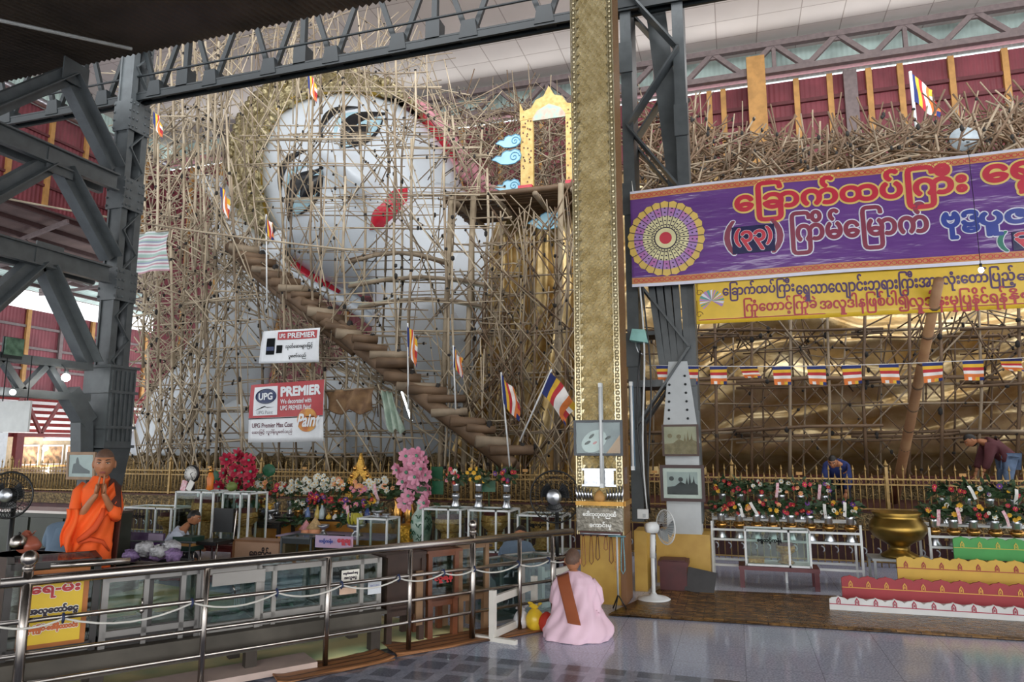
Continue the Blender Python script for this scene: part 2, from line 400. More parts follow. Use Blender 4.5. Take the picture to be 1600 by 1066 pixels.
# ---------------------------------------------------------------- near truss along the hall
def near_truss():
    z0, z1, Y = 8.72, 10.5, 10.3; b = MB()
    for dy in (-.09, .09): b.bar((-27, Y + dy, z0), (16, Y + dy, z0), .05, .16)
    b.box((-5.5, Y, z0 + .06), (43, .24, .03))
    b.bar((-27, Y, z1), (16, Y, z1), .25, .16)
    b.tube([(-27, Y - .12, z0 + .42), (16, Y - .12, z0 + .42)], .022, 5)
    dx = (PY(853, 35, Y).x - PY(247, 150, Y).x) / 6; x0 = PY(247, 150, Y).x; x = x0 - 14 * dx; k = 0
    while x < 15:
        b.bar((x - .06, Y, z0 + .1), (x - dx / 2, Y, z1), .07, .09).bar((x + .06, Y, z0 + .1), (x + dx / 2, Y, z1), .07, .09)
        b.prism([(-.17, -.04), (.17, -.04), (.12, .27), (-.12, .27)], .26, (x, Y, z0))
        if k % 2 == 0:
            b.bar((x + dx / 2, Y, z0), (x + dx / 2, Y, z1), .1, .1); b.prism([(-.13, .05), (.13, .05), (.13, .4), (-.13, .4)], .24, (x + dx / 2, Y, z0))
        x += dx; k += 1
    S('roof_truss', b, mSteelD)
near_truss()
# ---------------------------------------------------------------- canopy above the visitor area
def canopy():
    n = 560; b = MB()
    def fn(u, v):
        x = -16 + 34 * u; y = 9.2 - 20 * v
        return (x, y, 8.9 - (9.2 - y) * .2 + .028 * (1 if int(u * n + .5) % 2 else -1))
    b.grid(fn, n, 1, sm=False)
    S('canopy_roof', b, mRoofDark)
    S('canopy_purlin', MB().tube([(-9.5, 8.6, 8.55), (-13, 1.5, 7.1)], .03, 6), mSteelL)
canopy()
# ---------------------------------------------------------------- left lattice column and its frame
def left_column():
    X, Y = -11.2, 10.3; b = MB()
    for dy in (-.19, .19):
        b.box((X, Y + dy, 6.4), (.3, .04, 8.4)); b.box((X - .15, Y + dy * .86, 6.4), (.04, .14, 8.4)); b.box((X + .15, Y + dy * .86, 6.4), (.04, .14, 8.4))
    z = 2.6
    while z < 10.2:
        for sx in (-.17, .17): b.bar((X + sx, Y - .17, z), (X + sx, Y + .17, z + .42), .02, .08, up=(1, 0, 0)).bar((X + sx, Y + .17, z + .42), (X + sx, Y - .17, z + .84), .02, .08, up=(1, 0, 0))
        z += .84
    for zz in (8.3, 6.7, 4.9):
        for sx in (-.2, .2): b.box((X + sx, Y, zz), (.03, .46, .62))
        b.box((X, Y - .23, zz), (.44, .03, .62))
    # stiffened base box
    b.box((X, Y, 2.55), (.62, .6, 1.5)); b.prism([(-.31, 0), (.31, 0), (.18, -.7), (-.18, -.7)], .6, (X, Y, 1.82))
    b.box((X, Y, .7), (.36, .5, 1.4))
    for k in range(6): b.box((X + .32, Y - .25 + k * .1, 2.6), (.05, .03, 1.3))
    for zz in (3.32, 2.85, 2.2, 1.85): b.box((X, Y, zz), (.7, .68, .05))
    b.box((X, Y, .06), (.9, .8, .12))
    S('lattice_column', b, mSteel)
    rv = MB()
    for zz in (8.3, 6.7, 4.9):
        for dz in (-.24, -.08, .08, .24):
            for dy in (-.19, -.1, .1, .19): rv.ell((X + .22, Y + dy, zz + dz), (.025, .025, .025), 6, 4)
            for dx in (-.2, .2): rv.ell((X + dx, Y - .25, zz + dz), (.025, .025, .025), 6, 4)
    S('column_rivets', rv, mSteel)
left_column()
def left_frame():
    X = -11.2
    P = lambda x, y: PX(x, y, X)
    for nm, z, w in (('frame_beam', 6.82, .3), ('frame_beam', 5.02, .3)):
        b = MB()
        for sx in (-.16, .16): b.box((X + sx, 3.5, z), (.05, 12.8, w)); b.box((X + sx * 1.25, 3.5, z + w / 2), (.12, 12.8, .03)); b.box((X + sx * 1.25, 3.5, z - w / 2), (.12, 12.8, .03))
        S(nm, b, mSteel)
    def brace(a, c, w=.24):
        S('frame_brace', MB().bar(P(*a), P(*c), .3, w, up=(1, 0, 0)).bar(P(*a) + Vector((.17, 0, 0)), P(*c) + Vector((.17, 0, 0)), .02, w * 1.25, up=(1, 0, 0)), mSteel)
    brace((104, 118), (176, 262)); brace((96, 262), (172, 402)); brace((72, 258), (-40, 320)); brace((70, 416), (140, 566)); brace((56, 412), (-30, 488)); brace((104, 118), (-40, 178))
    for a in ((82, 258), (64, 402), (106, 118)):
        p = P(*a); S('gusset_plate', MB().box(p + Vector((.19, 0, 0)), (.03, .5, .42)), mSteel)
    # lattice girder with lamps, low
    b = MB()
    for z in (3.28, 2.72): b.box((X, 5.0, z), (.26, 9.6, .13))
    for k in range(12):
        y = 9.4 - k * .8
        b.bar((X, y, 2.76), (X, y - .4, 3.25), .12, .1).bar((X, y - .4, 3.25), (X, y - .8, 2.76), .12, .1)
    S('lattice_girder', b, mSteel)
    S('knee_brace', MB().bar(P(106, 612), P(134, 660), .3, .26, up=(1, 0, 0)).bar(P(128, 660), P(128, 720), .26, .24, up=(1, 0, 0)), mSteel)
left_frame()
# ---------------------------------------------------------------- right lattice column behind the gold pillar
def right_column():
    b = MB(); xl, xr, Y = -1.36, -.56, 10.55
    for x in (xl, xr):
        b.box((x, Y - .3, 5.6), (.16, .03, 9.6)); b.box((x - .07, Y, 5.6), (.03, .62, 9.6)); b.box((x + .07, Y, 5.6), (.03, .62, 9.6))
    z = 2.1; k = 0
    while z < 10:
        for dy in (-.33, .3):
            a, c = (xl, xr) if k % 2 == 0 else (xr, xl)
            b.bar((a, Y + dy, z), (c, Y + dy, z + 1.15), .03, .27, up=(0, 1, 0))
        b.box((xl if k % 2 else xr, Y - .35, z), (.2, .03, .5))
        z += 1.15; k += 1
    b.bar((-1.0, Y + .1, 9.8), (-.62, Y + .1, 5.4), .26, .3).bar((-1.1, Y + .1, 5.6), (-.82, Y + .1, 3.0), .24, .3)
    b.box((-.96, Y, 2.75), (.95, .72, .1)).box((-.96, Y, 3.5), (.6, .5, .06))
    for k in range(5): b.bar((-1.1 + .12 * k, Y - .3, 4.4), (-.95 + .09 * k, Y - .3, 3.0), .05, .09)
    S('lattice_column', b, mSteel)
    S('column_base', MB().box((-.72, Y - .12, 1.35), (.46, .5, 1.6)).prism([(-.26, 1.3), (.26, 1.3), (.13, 2.45), (-.13, 2.45)], .36, (-.73, Y - .2, .6)), mSteelL)
    rv = MB()
    for dx in (-.16, .12):
        for kz in range(8): rv.ell((-.73 + dx * (1 - kz * .035), Y - .395, 2.0 + kz * .12), (.018, .018, .018), 6, 4)
    S('column_rivets', rv, mSteelD)
    S('column_pedestal', MB().box((-.75, Y + .02, .33), (.72, .8, .66)).box((-1.24, 9.75, .38), (.16, .5, .76)), M('yellow_oil_paint', 'c9a24c', rough=.45, var=.12, scale=3, col2='b58d3c'))
right_column()
# ---------------------------------------------------------------- the reclining statue
mFace = M('glossy_white_enamel', 'd3dae0', rough=.22, var=.04, scale=.5, bump=.15, bscale=.8)
mGold = M('gold_leaf_cloth', 'd9c08d', rough=.35, metal=.75, col2='a98b56', scale=2.5, bump=.7, bscale=1.6)
mGoldR = M('crumpled_gold_leaf', 'e8d2a4', rough=.36, metal=.65, col2='b5935c', scale=1.6, bump=1.0, bscale=2.6)
mHair = M('gilded_curls', 'cbbd93', rough=.38, metal=.7, col2='8b8060', scale=14, bump=1.0, bscale=9)
mMosaic = M('mirror_mosaic', '8f7a55', rough=.18, metal=.85, col2='4f4434', scale=22, bump=1.0, bscale=26)
mBlack = M('black_enamel', '15171b', rough=.25)
mBlue = M('pale_blue_enamel', 'a9ccd8', rough=.25, var=.1)
mLip = M('red_enamel', 'c0283a', rough=.2, var=.06)
mPink = M('pink_enamel', 'd9929c', rough=.3, var=.1)
statue = thing('reclining_statue', 'colossal reclining statue with white face, gilded hair and folded gold robe behind bamboo', 'statue', (-6, 19, 0))
EYEMID = PY(508, 240, 19.0)
nrm = Vector((.40, -.90, -.15)).normalized(); hh = Vector((.914, .406, 0)); vv = nrm.cross(hh).normalized(); hh = vv.cross(nrm)
eu = (hh * .64 + vv * .77).normalized(); ev = (hh * -.77 + vv * .64).normalized()
QH = Matrix((eu, ev, nrm)).transposed()
HA, HB, HD = 3.45, 4.45, 3.0
HC = EYEMID - ev * 1.0 - nrm * 2.75
def gs(x, s): return math.exp(-(x / s) ** 2)
def face_z(u, v):
    """relief of the face over its own plane, measured from the eye line"""
    q = 1 - (u / HA) ** 2 - ((v + 1.0) / HB) ** 2
    w = HD * math.sqrt(max(q, 0)) if q > 0 else 0
    if q <= 0: return w
    e = min(1, q * 3)
    w += e * (.75 * gs(u, .42 + .10 * max(0, -v)) * gs(v + 1.05, .95) + .35 * gs(u, .5) * gs(v + 1.75, .35))
    w += e * (.28 * gs(u, .8) * gs(v + 2.75, .42) + .22 * gs(u, 1.0) * gs(v + 3.9, .7))
    for s in (-1, 1):
        w += e * (-.16 * gs(u - s * .55, .35) * gs(v + .1, .3) + .18 * gs(u - s * 1.25, .6) * gs(v + .35, .3) + .2 * gs(u - s * 1.5, .9) * gs(v + 1.7, .8) + .12 * gs(u - s * 1.0, .7) * gs(v - .55, .25))
    return w
def fpt(u, v, off=0): return HC + QH @ Vector((u, v + 1.0, face_z(u, v) + off))
def head_fn(p, d):
    if p.z > 0:
        return Vector((p.x, p.y, max(p.z * .0 + face_z(p.x, p.y - 1.0), 0)))
    return Vector((p.x, p.y, p.z * 1.1))
hm = MB()
hm.ell(HC, (HA, HB, HD), 96, 64, 0, QH, head_fn)
hd = hm.build('head', mFace, statue, world=True)
# hair: gilded cap above the hairline with a rim
def hairline(u): return 2.15 - .25 * abs(u) ** 1.9 * .95
hb = MB()
rr = random.Random(3)
def hair_pt(u_, v_):
    a = 2 * PI * u_; th = .02 + v_ * 2.0
    d = Vector((sin(th) * cos(a), cos(th), sin(th) * sin(a)))
    if d.z > 0:
        x = d.x * 3.85; y = d.y * 4.3 + .45
        lim = hairline(x)
        if y - 1.0 < lim: y = lim + 1.0
        q = 1 - (x / 3.85) ** 2 - ((y - .45) / 4.3) ** 2
        z = 3.05 * math.sqrt(max(q, 0))
        z = max(z, 0)
    else:
        x = d.x * 3.85; y = d.y * 4.3 + .45; z = d.z * 3.3
    j = .07
    return HC + QH @ (Vector((x, y, z)) + Vector((rr.uniform(-j, j), rr.uniform(-j, j), rr.uniform(-j, j))))
hb.grid(hair_pt, 80, 46, 0, sm=False)
# curls
for i in range(520):
    a = rr.uniform(0, 2 * PI); t = rr.uniform(0, .9)
    p = hair_pt(a / (2 * PI), t)
    hb.ell(p, (.16, .16, .16), 5, 3)
hb.build('hair', mHair, statue, world=True)
rim = MB(); pts = [fpt(u, hairline(u) + .02, .12) for u in [x * .1 for x in range(-30, 31)]]
rim.tube(pts, [(.1, .22)] * len(pts), 8)
rim.build('hair_band', M('gold_band', 'c9a548', rough=.35, metal=.7), statue, world=True, label='smooth gold band along the hairline')
# painted features laid on the relief
def patch(outline_lo, outline_hi, nseg, off, name, mat, label=None):
    b = MB()
    def fn(u, v):
        lo = outline_lo(u); hi = outline_hi(u)
        return fpt(lo[0] + (hi[0] - lo[0]) * v, lo[1] + (hi[1] - lo[1]) * v, off * (1 if 0 < v < 1 else .3))
    b.grid(fn, nseg, 4)
    return b.build(name, mat, statue, world=True, label=label)
for s in (-1, 1):
    patch(lambda t: (s * (.28 + 1.75 * t), .42 + .42 * sin(PI * min(1, t * 1.02)) - .15 * t - .16 * sin(PI * t)), lambda t: (s * (.28 + 1.75 * t), .44 + .46 * sin(PI * t) - .15 * t + .1 * sin(PI * t)), 24, .06, 'eyebrow', mBlack, 'black painted eyebrow')
    patch(lambda t: (s * (.5 + 1.75 * t), -.38 - .3 * sin(PI * t) ** .8 - .1 * t), lambda t: (s * (.5 + 1.75 * t), -.34 + .34 * sin(PI * t) - .1 * t), 24, .05, 'eye_white', mBlue, 'pale blue eye')
    patch(lambda t: (s * (.42 + 2.05 * t), -.38 + .26 * sin(PI * t) - .1 * t), lambda t: (s * (.42 + 2.05 * t), -.34 + .62 * sin(PI * t) - .08 * t + .04), 24, .1, 'upper_eyelid', mBlack, 'black painted eyelid line')
    patch(lambda t: (s * (.52 + 1.7 * t), -.42 - .38 * sin(PI * t) ** .8 - .1 * t), lambda t: (s * (.52 + 1.7 * t), -.4 - .28 * sin(PI * t) ** .8 - .1 * t), 24, .09, 'lower_eyelid', mBlack, 'thin black lower lid')
    patch(lambda t: (s * (.68 + .98 * t), -.42 - .27 * sin(PI * t) ** .6), lambda t: (s * (.68 + .98 * t), -.42 + .34 * sin(PI * t) ** .6), 16, .08, 'iris', mBlack, 'dark iris')
    patch(lambda t: (s * (.5 + 1.5 * t), -.0 + .3 * sin(PI * t)), lambda t: (s * (.5 + 1.5 * t), .05 + .42 * sin(PI * t)), 16, .03, 'eye_shadow', mBlue)
patch(lambda t: (-.95 + 1.9 * t, -2.72 - .5 * sin(PI * t) ** .9 ), lambda t: (-.95 + 1.9 * t, -2.66 + .2 * sin(PI * t) - .05 * cos(4 * PI * t)), 26, .12, 'lips', mLip, 'glossy red lips')
# long ears
for s in (-1, 1):
    def ep(a, l): return HC + QH @ Vector((s * (3.2 - .05 * l + .55 * a * (.7 if l > 2.2 else 1)), .0 - l, .25 + .5 * a))
    b = MB()
    outer = [ep(.1, -.5), ep(.8, -.55), ep(1.15, 0), ep(1.1, .9), ep(.75, 1.9), ep(.6, 3.0), ep(.65, 4.2), ep(.35, 4.6), ep(.05, 4.2), ep(.0, 3.0), ep(.05, 1.6)]
    b.tube(outer, .2, 8, closed=True)
    b.build('ear', mPink if s > 0 else mFace, statue, world=True, label='long pinkish ear')
    c = MB(); c.grid(lambda u, v: ep(.12 + .75 * v * (1 - .35 * u), .0 + 2.0 * u) - nrm * -.1, 8, 4)
    c.build('ear_hollow', mLip, statue, world=True, label='red painted hollow of the ear', solid=.06)
    g = MB(); g.grid(lambda u, v: ep(.15 + .4 * v, 2.3 + 1.9 * u), 8, 3)
    g.build('ear_lobe', mPink if s > 0 else mFace, statue, world=True, solid=.1)
# white body: neck, chest, propping arm, hand
def limb(name, pts, rads, mat, n=20, label=None):
    P = [Vector(p) for p in pts]; out = []; ro = []
    for i in range(len(P) - 1):
        for q in range(5):
            t = q / 5; p0 = P[max(i - 1, 0)]; p1 = P[i]; p2 = P[i + 1]; p3 = P[min(i + 2, len(P) - 1)]
            out.append(.5 * ((2 * p1) + (p2 - p0) * t + (2 * p0 - 5 * p1 + 4 * p2 - p3) * t * t + (-p0 + 3 * p1 - 3 * p2 + p3) * t ** 3))
            ro.append(rads[i] + (rads[i + 1] - rads[i]) * t)
    out.append(P[-1]); ro.append(rads[-1])
    return MB().tube(out, ro, n).build(name, mat, statue, world=True, label=label)
limb('neck', [PY(660, 370, 22.6), PY(700, 440, 21.8), PY(720, 560, 20.7)], [2.3, 2.6, 2.9], mFace)
limb('chest', [PY(770, 560, 20), PY(690, 610, 19.8), PY(600, 640, 19.6), PY(520, 690, 19.6), PY(450, 720, 19.6)], [2.8, 2.7, 2.1, 1.7, 1.2], mFace)
limb('shoulder', [PY(760, 400, 22), PY(765, 470, 21), PY(760, 560, 20.2), PY(750, 680, 19.6)], [1.6, 2.2, 2.4, 2.2], mFace)
limb('forearm', [PY(395, 440, 18.6), PY(376, 500, 18.3), PY(348, 590, 18.1), PY(318, 660, 18), PY(298, 725, 17.9)], [.95, 1.05, 1.4, 1.75, 1.9], mFace)
limb('upper_arm', [PY(265, 745, 18), PY(330, 695, 18), PY(430, 690, 18.2), PY(560, 690, 18.6)], [.9, 1.5, 1.35, 1.2], mFace)
limb('palm', [PY(392, 450, 18.8), PY(378, 400, 19.8), PY(362, 350, 20.8)], [.85, .95, .8], mFace)
for i, (a, b_, c) in enumerate(((392, 360, 330), (376, 350, 312), (360, 344, 300), (348, 340, 296))):
    limb('finger', [PY(a - 8, 372 - i * 6, 20.3), PY(b_, 325 - i * 4, 20.8), PY(c + 14, 280 - i * 2, 21.3)], [.28, .26, .18], mFace, 10)
limb('thumb', [PY(405, 430, 18.2), PY(428, 395, 18.2), PY(440, 365, 18.5)], [.34, .28, .2], mFace, 10)
limb('sleeve_hem', [PY(565, 605, 17.2), PY(600, 640, 16.9), PY(625, 690, 16.8)], [.3, .2, .12], mWhite)
# gold robe
def robe_profile(t):
    """front of the lying body from the shoulder ridge down to the couch"""
    K = [(0, 22.0, 10.9), (.12, 19.8, 10.3), (.3, 17.6, 8.6), (.5, 16.5, 6.4), (.7, 16.2, 4.3), (.86, 16.6, 2.6), (.95, 17.2, 1.7), (1, 18.4, 1.2)]
    for i in range(len(K) - 1):
        if t <= K[i + 1][0]:
            f = (t - K[i][0]) / (K[i + 1][0] - K[i][0]); f2 = f * f * (3 - 2 * f) * .5 + f * .5
            return K[i][1] + (K[i + 1][1] - K[i][1]) * f2, K[i][2] + (K[i + 1][2] - K[i][2]) * f2
    return K[-1][1:]
def robe_pt(u, v):
    x = -3.2 + 21 * u; y, z = robe_profile(v)
    sag = 1.0 * sin((x + 2) * .32) + .5 * sin(x * .9 + 1.2)
    ph = v * 46 + sag * 3.2 + .8 * sin(x * .55 + v * 5)
    d = .13 * sin(ph) + .09 * sin(ph * 1.9 + x * 1.7) + .06 * sin(x * 4.1 + v * 30) + .26 * sin(v * 9 + sag * 1.3) * .6
    e = min(1, v * 6) * min(1, (1 - v) * 8 + .2)
    top = 1 - .04 * max(0, x - 2) * 0
    z = z - (.16 * max(0, -x) * (1 - v)) - min(1.9, max(0, (x + 1.2) * .5)) * (1 - v) ** 1.5
    return (x, y - d * e, max(z + d * .4 * e, 1.0))
MB().grid(robe_pt, 240, 150).build('robe', mGoldR, statue, world=True, label='crumpled gold robe lying in long folds')
def drape_pt(u, v):
    zt = 8.2; z = zt - (zt - .9) * v
    xl = -6.15 + .12 * sin(v * 5) - 1.7 * max(0, v - .35) ** 1.4; xr = -2.4 + .3 * v
    x = xl + (xr - xl) * u
    d = .22 * sin(u * 42 + 3 * sin(v * 2.2)) + .12 * sin(u * 77 + v * 6) + .25 * sin(u * 9 + v * 3)
    y = 17.1 - .9 * sin(PI * (u * .8 + .2)) - .5 * v + .9 * (1 - u) ** 3 + .7 * max(0, .12 - v) * 8
    return (x, y - d * (.35 + .65 * v), z)
MB().grid(drape_pt, 150, 40).build('robe_drape', mGold, statue, world=True, label='gold drape falling in upright folds from the shoulder')
MB().box((-2.4, 19.5, 4), (3.4, 3, 7.5)).build('robe_lining', mGold, statue, world=True)
# couch under the statue: mosaic tiers
couch = thing('statue_couch', 'low tiered couch of mirror mosaic under the statue, behind the gold fence', 'platform', (-4, 17.5, 0))
MB().box((-4, 18.6, .55), (41, 5.2, 1.1)).build('plinth', mMosaic, couch, world=True)
MB().box((-10.5, 16.6, 1.35), (12.5, 1.2, .5)).box((-10.5, 16.35, 1.05), (13, 1.2, .25)).build('moulding', mMosaic, couch, world=True)
for k in range(24):
    MB().ell((-16 + k * .5, 16.0, 1.45), (.22, .15, .26), 8, 6).build('boss', mMosaic, couch, world=True)
MB().box((8, 16.4, 1.15), (20, 1.0, .12)).build('ledge', M('dark_red_ledge', '4f1f1f', rough=.6), couch, world=True)
# yellow gilded arch standing on the bamboo deck, blue cloud cut-outs
mArch = M('yellow_ornate_board', 'c39f55', rough=.5, scale=10, col2='d3b872')
mSpeck = M('dark_red_speck', '5b2c2a', rough=.5)
ar = thing('ornate_arch', 'yellow ornate arch frame with red feet standing on the bamboo deck', 'arch', (-4.06, 16.0, 8.0))
def arch():
    W = 1.48; b = MB(); O = (-4.06, 16.0, 8.02)
    for s in (-1, 1):
        b.prism([(s * (W / 2 - .0), 0), (s * (W / 2 - .0), 2.0), (s * (W / 2 - .32), 2.0), (s * (W / 2 - .32), 0)][::s], .12, O)
    b.build('post', mArch, ar, world=True)
    top = [(-.76, 1.95), (-.76, 2.42), (-.66, 2.2), (-.46, 2.25), (-.34, 2.45), (-.14, 2.52), (0, 2.78), (.14, 2.52), (.34, 2.45), (.46, 2.25), (.66, 2.2), (.76, 2.42), (.76, 1.95), (.42, 1.98), (.3, 2.14), (0, 2.3), (-.3, 2.14), (-.42, 1.98)]
    MB().prism(top, .14, O).build('pediment', mArch, ar, world=True)
    MB().prism([(-.42, 1.9), (.42, 1.9), (.42, 1.98), (.3, 2.16), (0, 2.3), (-.3, 2.16), (-.42, 1.98)], .05, (O[0], O[1] - .05, O[2])).build('tympanum', M('mint_board', '9fc3b4', rough=.5, col2='d59a86', scale=5), ar, world=True, label='mint and salmon panel in the arch')
    for s in (-1, 1): MB().box((O[0] + s * .6, 15.98, 8.12), (.36, .3, .22)).build('foot', mLip, ar, world=True, label='red foot block')
    sp = MB(); r3 = random.Random(5)
    for k in range(60):
        s = r3.choice((-1, 1)); sp.box((O[0] + s * (W / 2 - .16) + r3.uniform(-.12, .12), 15.93, O[2] + r3.uniform(.3, 2.1)), (.025, .03, .03))
    sp.build('stud', mSpeck, ar, world=True, kind='stuff')
arch()
mCloud = M('sky_blue_board', '9ccadb', rough=.5, var=.06, scale=2); mCloudD = M('blue_edge_paint', '5f97b4', rough=.5)
CL = [(-.55, -.02), (-.4, -.08), (-.2, -.22), (.05, -.26), (.3, -.24), (.48, -.12), (.52, .05), (.46, .2), (.3, .28), (.14, .22), (.0, .26), (-.14, .2), (-.2, .08), (-.38, .1)]
for i, (x, y, sc_, lb) in enumerate(((795, 222, .62, 'pale blue cloud cut-out, highest of three left of the yellow arch'), (792, 247, .72, 'blue cloud cut-out in the middle of three left of the yellow arch'), (793, 292, .62, 'pale blue cloud cut-out beside the red foot of the yellow arch'), (853, 346, .82, 'blue cloud cut-out hanging alone below the bamboo deck by the gold pillar'))):
    p = PY(x, y, 15.9); t = thing('cloud_cutout', lb, 'decoration', p, 0, 'blue cloud cut-outs')
    MB().prism([(a * sc_ , b * sc_) for a, b in CL], .05).build('board', mCloud, t)
    sw = [(.28 + r_ * cos(a), -.0 + r_ * sin(a)) for a, r_ in [(q * .5, .19 - q * .009) for q in range(20)]]
    MB().tube([(a * sc_, -.03, b * sc_) for a, b in sw], .014, 5).build('swirl', mCloudD, t)
    MB().tube([(a * sc_, -.026, b * sc_) for a, b in CL], .012, 5, closed=True).build('edge', mCloudD, t)
# ---------------------------------------------------------------- bamboo scaffolding
mBam = M('bamboo', '8d7e68', rough=.6, scale=2.2, col2='ad9d84')
mBam2 = M('weathered_bamboo', '756654', rough=.65, col2='9a8972', scale=2)
mBamL = M('pale_bamboo', 'a3937c', rough=.6, scale=2.2, col2='c4b59c')
mBamD = M('brown_bamboo', '56422f', rough=.65, col2='725a43', scale=2)
mLash = M('dark_lashing', '24211f', rough=.8)
rb = random.Random(11)
TH = .58
def jit(p, s): return Vector(p) + Vector((rb.uniform(-s, s), rb.uniform(-s, s), rb.uniform(-s, s)))
def scaffold(name, label, poles, mat, base, group=None):
    """poles: (a, b, radius). The hundred largest are parts of their own, the mass of the rest is one part."""
    t = thing(name, label, 'scaffold', base)
    order = sorted(poles, key=lambda p: -(p[1] - p[0]).length * p[2])
    def one(mb, a, b, r):
        m = (a + b) / 2 + Vector((rb.uniform(-.06, .06), rb.uniform(-.05, .05), rb.uniform(-.06, .06)))
        mb.tube([a, m, b], [r, r * .95, r * .85], 5)
    for a, b, r in order[:98]:
        mb = MB(); one(mb, a, b, r * TH); mb.build('pole', mat[rb.randrange(len(mat))], t, world=True)
    rest = [MB() for _ in mat]
    big = MB()
    for a, b, r in order[98:]:
        k = MB(); one(k, a, b, r * TH); big.merge(k, mi=rb.randrange(len(mat)))
    big.build('pole_lattice', mat, t, world=True, kind='stuff')
    ls = MB()
    for a, b, r in poles:
        for q in range(max(1, int((b - a).length / 1.5))):
            p = a.lerp(b, rb.random()); s = min(.05, r * TH * rb.uniform(1.3, 2.1))
            ls.ell(p, (s, s, s * rb.uniform(.8, 1.8)), 5, 3)
    ls.build('lashing', mLash, t, world=True, kind='stuff')
    return t
def seg(px0, py0, px1, py1, Y0, Y1=None, r=.035):
    return (PY(px0, py0, Y0), PY(px1, py1, Y0 if Y1 is None else Y1), r)
def rnd_pole(cx, cy, L, Y, r, ang=None, dy=.8):
    """a pole of length L (metres) round a place, at an angle in the wall plane"""
    c = PY(cx, cy, Y); a = rb.uniform(0, PI) if ang is None else ang
    d = Vector((cos(a), 0, sin(a))) * (L / 2); d.y = rb.uniform(-dy, dy) * .5
    return (c - d, c + d, r)
def inside(poly, x, y):
    c = False; n = len(poly)
    for i in range(n):
        x0, y0 = poly[i]; x1, y1 = poly[i - 1]
        if (y0 > y) != (y1 > y) and x < (x1 - x0) * (y - y0) / (y1 - y0) + x0: c = not c
    return c
def scatter(poly, n):
    xs = [p[0] for p in poly]; ys = [p[1] for p in poly]; out = []
    while len(out) < n:
        x, y = rb.uniform(min(xs), max(xs)), rb.uniform(min(ys), max(ys))
        if inside(poly, x, y): out.append((x, y))
    return out
# --- round the face
P = []
TOP = [(250, 80), (330, 40), (420, 30), (520, 50), (600, 85), (660, 150), (730, 215), (775, 300)]
def topy(x):
    for i in range(len(TOP) - 1):
        if x <= TOP[i + 1][0]: return TOP[i][1] + (TOP[i + 1][1] - TOP[i][1]) * (x - TOP[i][0]) / (TOP[i + 1][0] - TOP[i][0])
    return 300
x = 318
while x < 775:
    Y = rb.choice((14.6, 15.0, 15.6)); xx = x + rb.uniform(-8, 8); y = 735; x2 = xx
    while y > topy(xx) + 20:
        L = rb.uniform(120, 230); y2 = max(topy(xx) - rb.uniform(0, 40), y - L); x3 = x2 + rb.uniform(-9, 9)
        P.append(seg(x2, y, x3, y2, Y, r=rb.choice((.048, .055, .062)))); x2 = x3 + rb.uniform(-2, 2); y = y2 + rb.uniform(5, 40)
        if y2 <= topy(xx) : break
    x += rb.uniform(17, 36)
for (y, n, x0, x1, dy) in ((118, 2, 470, 640, .0), (150, 3, 440, 660, 0), (206, 6, 385, 690, 16), (225, 5, 400, 720, 12), (258, 2, 380, 740, 0), (308, 7, 400, 720, 14), (322, 5, 420, 760, 12), (360, 3, 430, 770, 6), (404, 6, 420, 765, 10), (442, 4, 500, 785, 8), (476, 4, 500, 790, 8), (505, 3, 420, 780, 10),
                           (535, 5, 400, 800, 14), (556, 3, 330, 600, 8), (580, 4, 300, 790, 14), (604, 4, 300, 640, 10), (640, 3, 250, 560, 8), (684, 5, 240, 790, 8), (712, 3, 210, 560, 8)):
    for k in range(max(2, int(n * .8))):
        xa = x0 + rb.uniform(-20, 60)
        while xa < x1:
            xb = min(xa + rb.uniform(110, 260), x1 + 30); yy = y + rb.uniform(-dy - 3, dy + 3) + (430 - (xa + xb) / 2) * .05
            sl = rb.uniform(-.14, .06)
            P.append(seg(xa, yy - (xa - xb) * sl * -.5, xb, yy + (xa - xb) * sl * -.5 * -1, rb.uniform(14.4, 15.8), r=rb.choice((.02, .028, .034)))); xa = xb - rb.uniform(5, 40)
FACE = [(330, 90), (470, 50), (600, 95), (680, 165), (775, 300), (790, 560), (780, 720), (330, 730), (300, 560), (330, 400)]
for (x, y) in scatter(FACE, 170):
    P.append(rnd_pole(x, y, rb.uniform(2.0, 4.6), rb.uniform(14.3, 15.9), rb.choice((.024, .028, .034)), rb.choice((rb.uniform(.75, 1.25), rb.uniform(1.85, 2.45), rb.uniform(1.85, 2.6)))))
for (x, y) in scatter(FACE, 60):
    P.append(rnd_pole(x, y, rb.uniform(2.5, 5), rb.uniform(14.3, 15.9), rb.choice((.022, .028)), PI / 2 + rb.uniform(-.14, .14)))
for (x, y) in scatter([(300, 20), (460, 10), (600, 50), (760, 190), (760, 300), (640, 150), (470, 80), (330, 90)], 90):
    P.append(rnd_pole(x, y, rb.uniform(1.6, 3.6), rb.uniform(15, 19), rb.choice((.022, .028))))
scaffold('bamboo_scaffold', 'tall bamboo scaffold lashed in front of the white face and chest', P, [mBam, mBamL, mBam2], (-11, 15, 1.2))
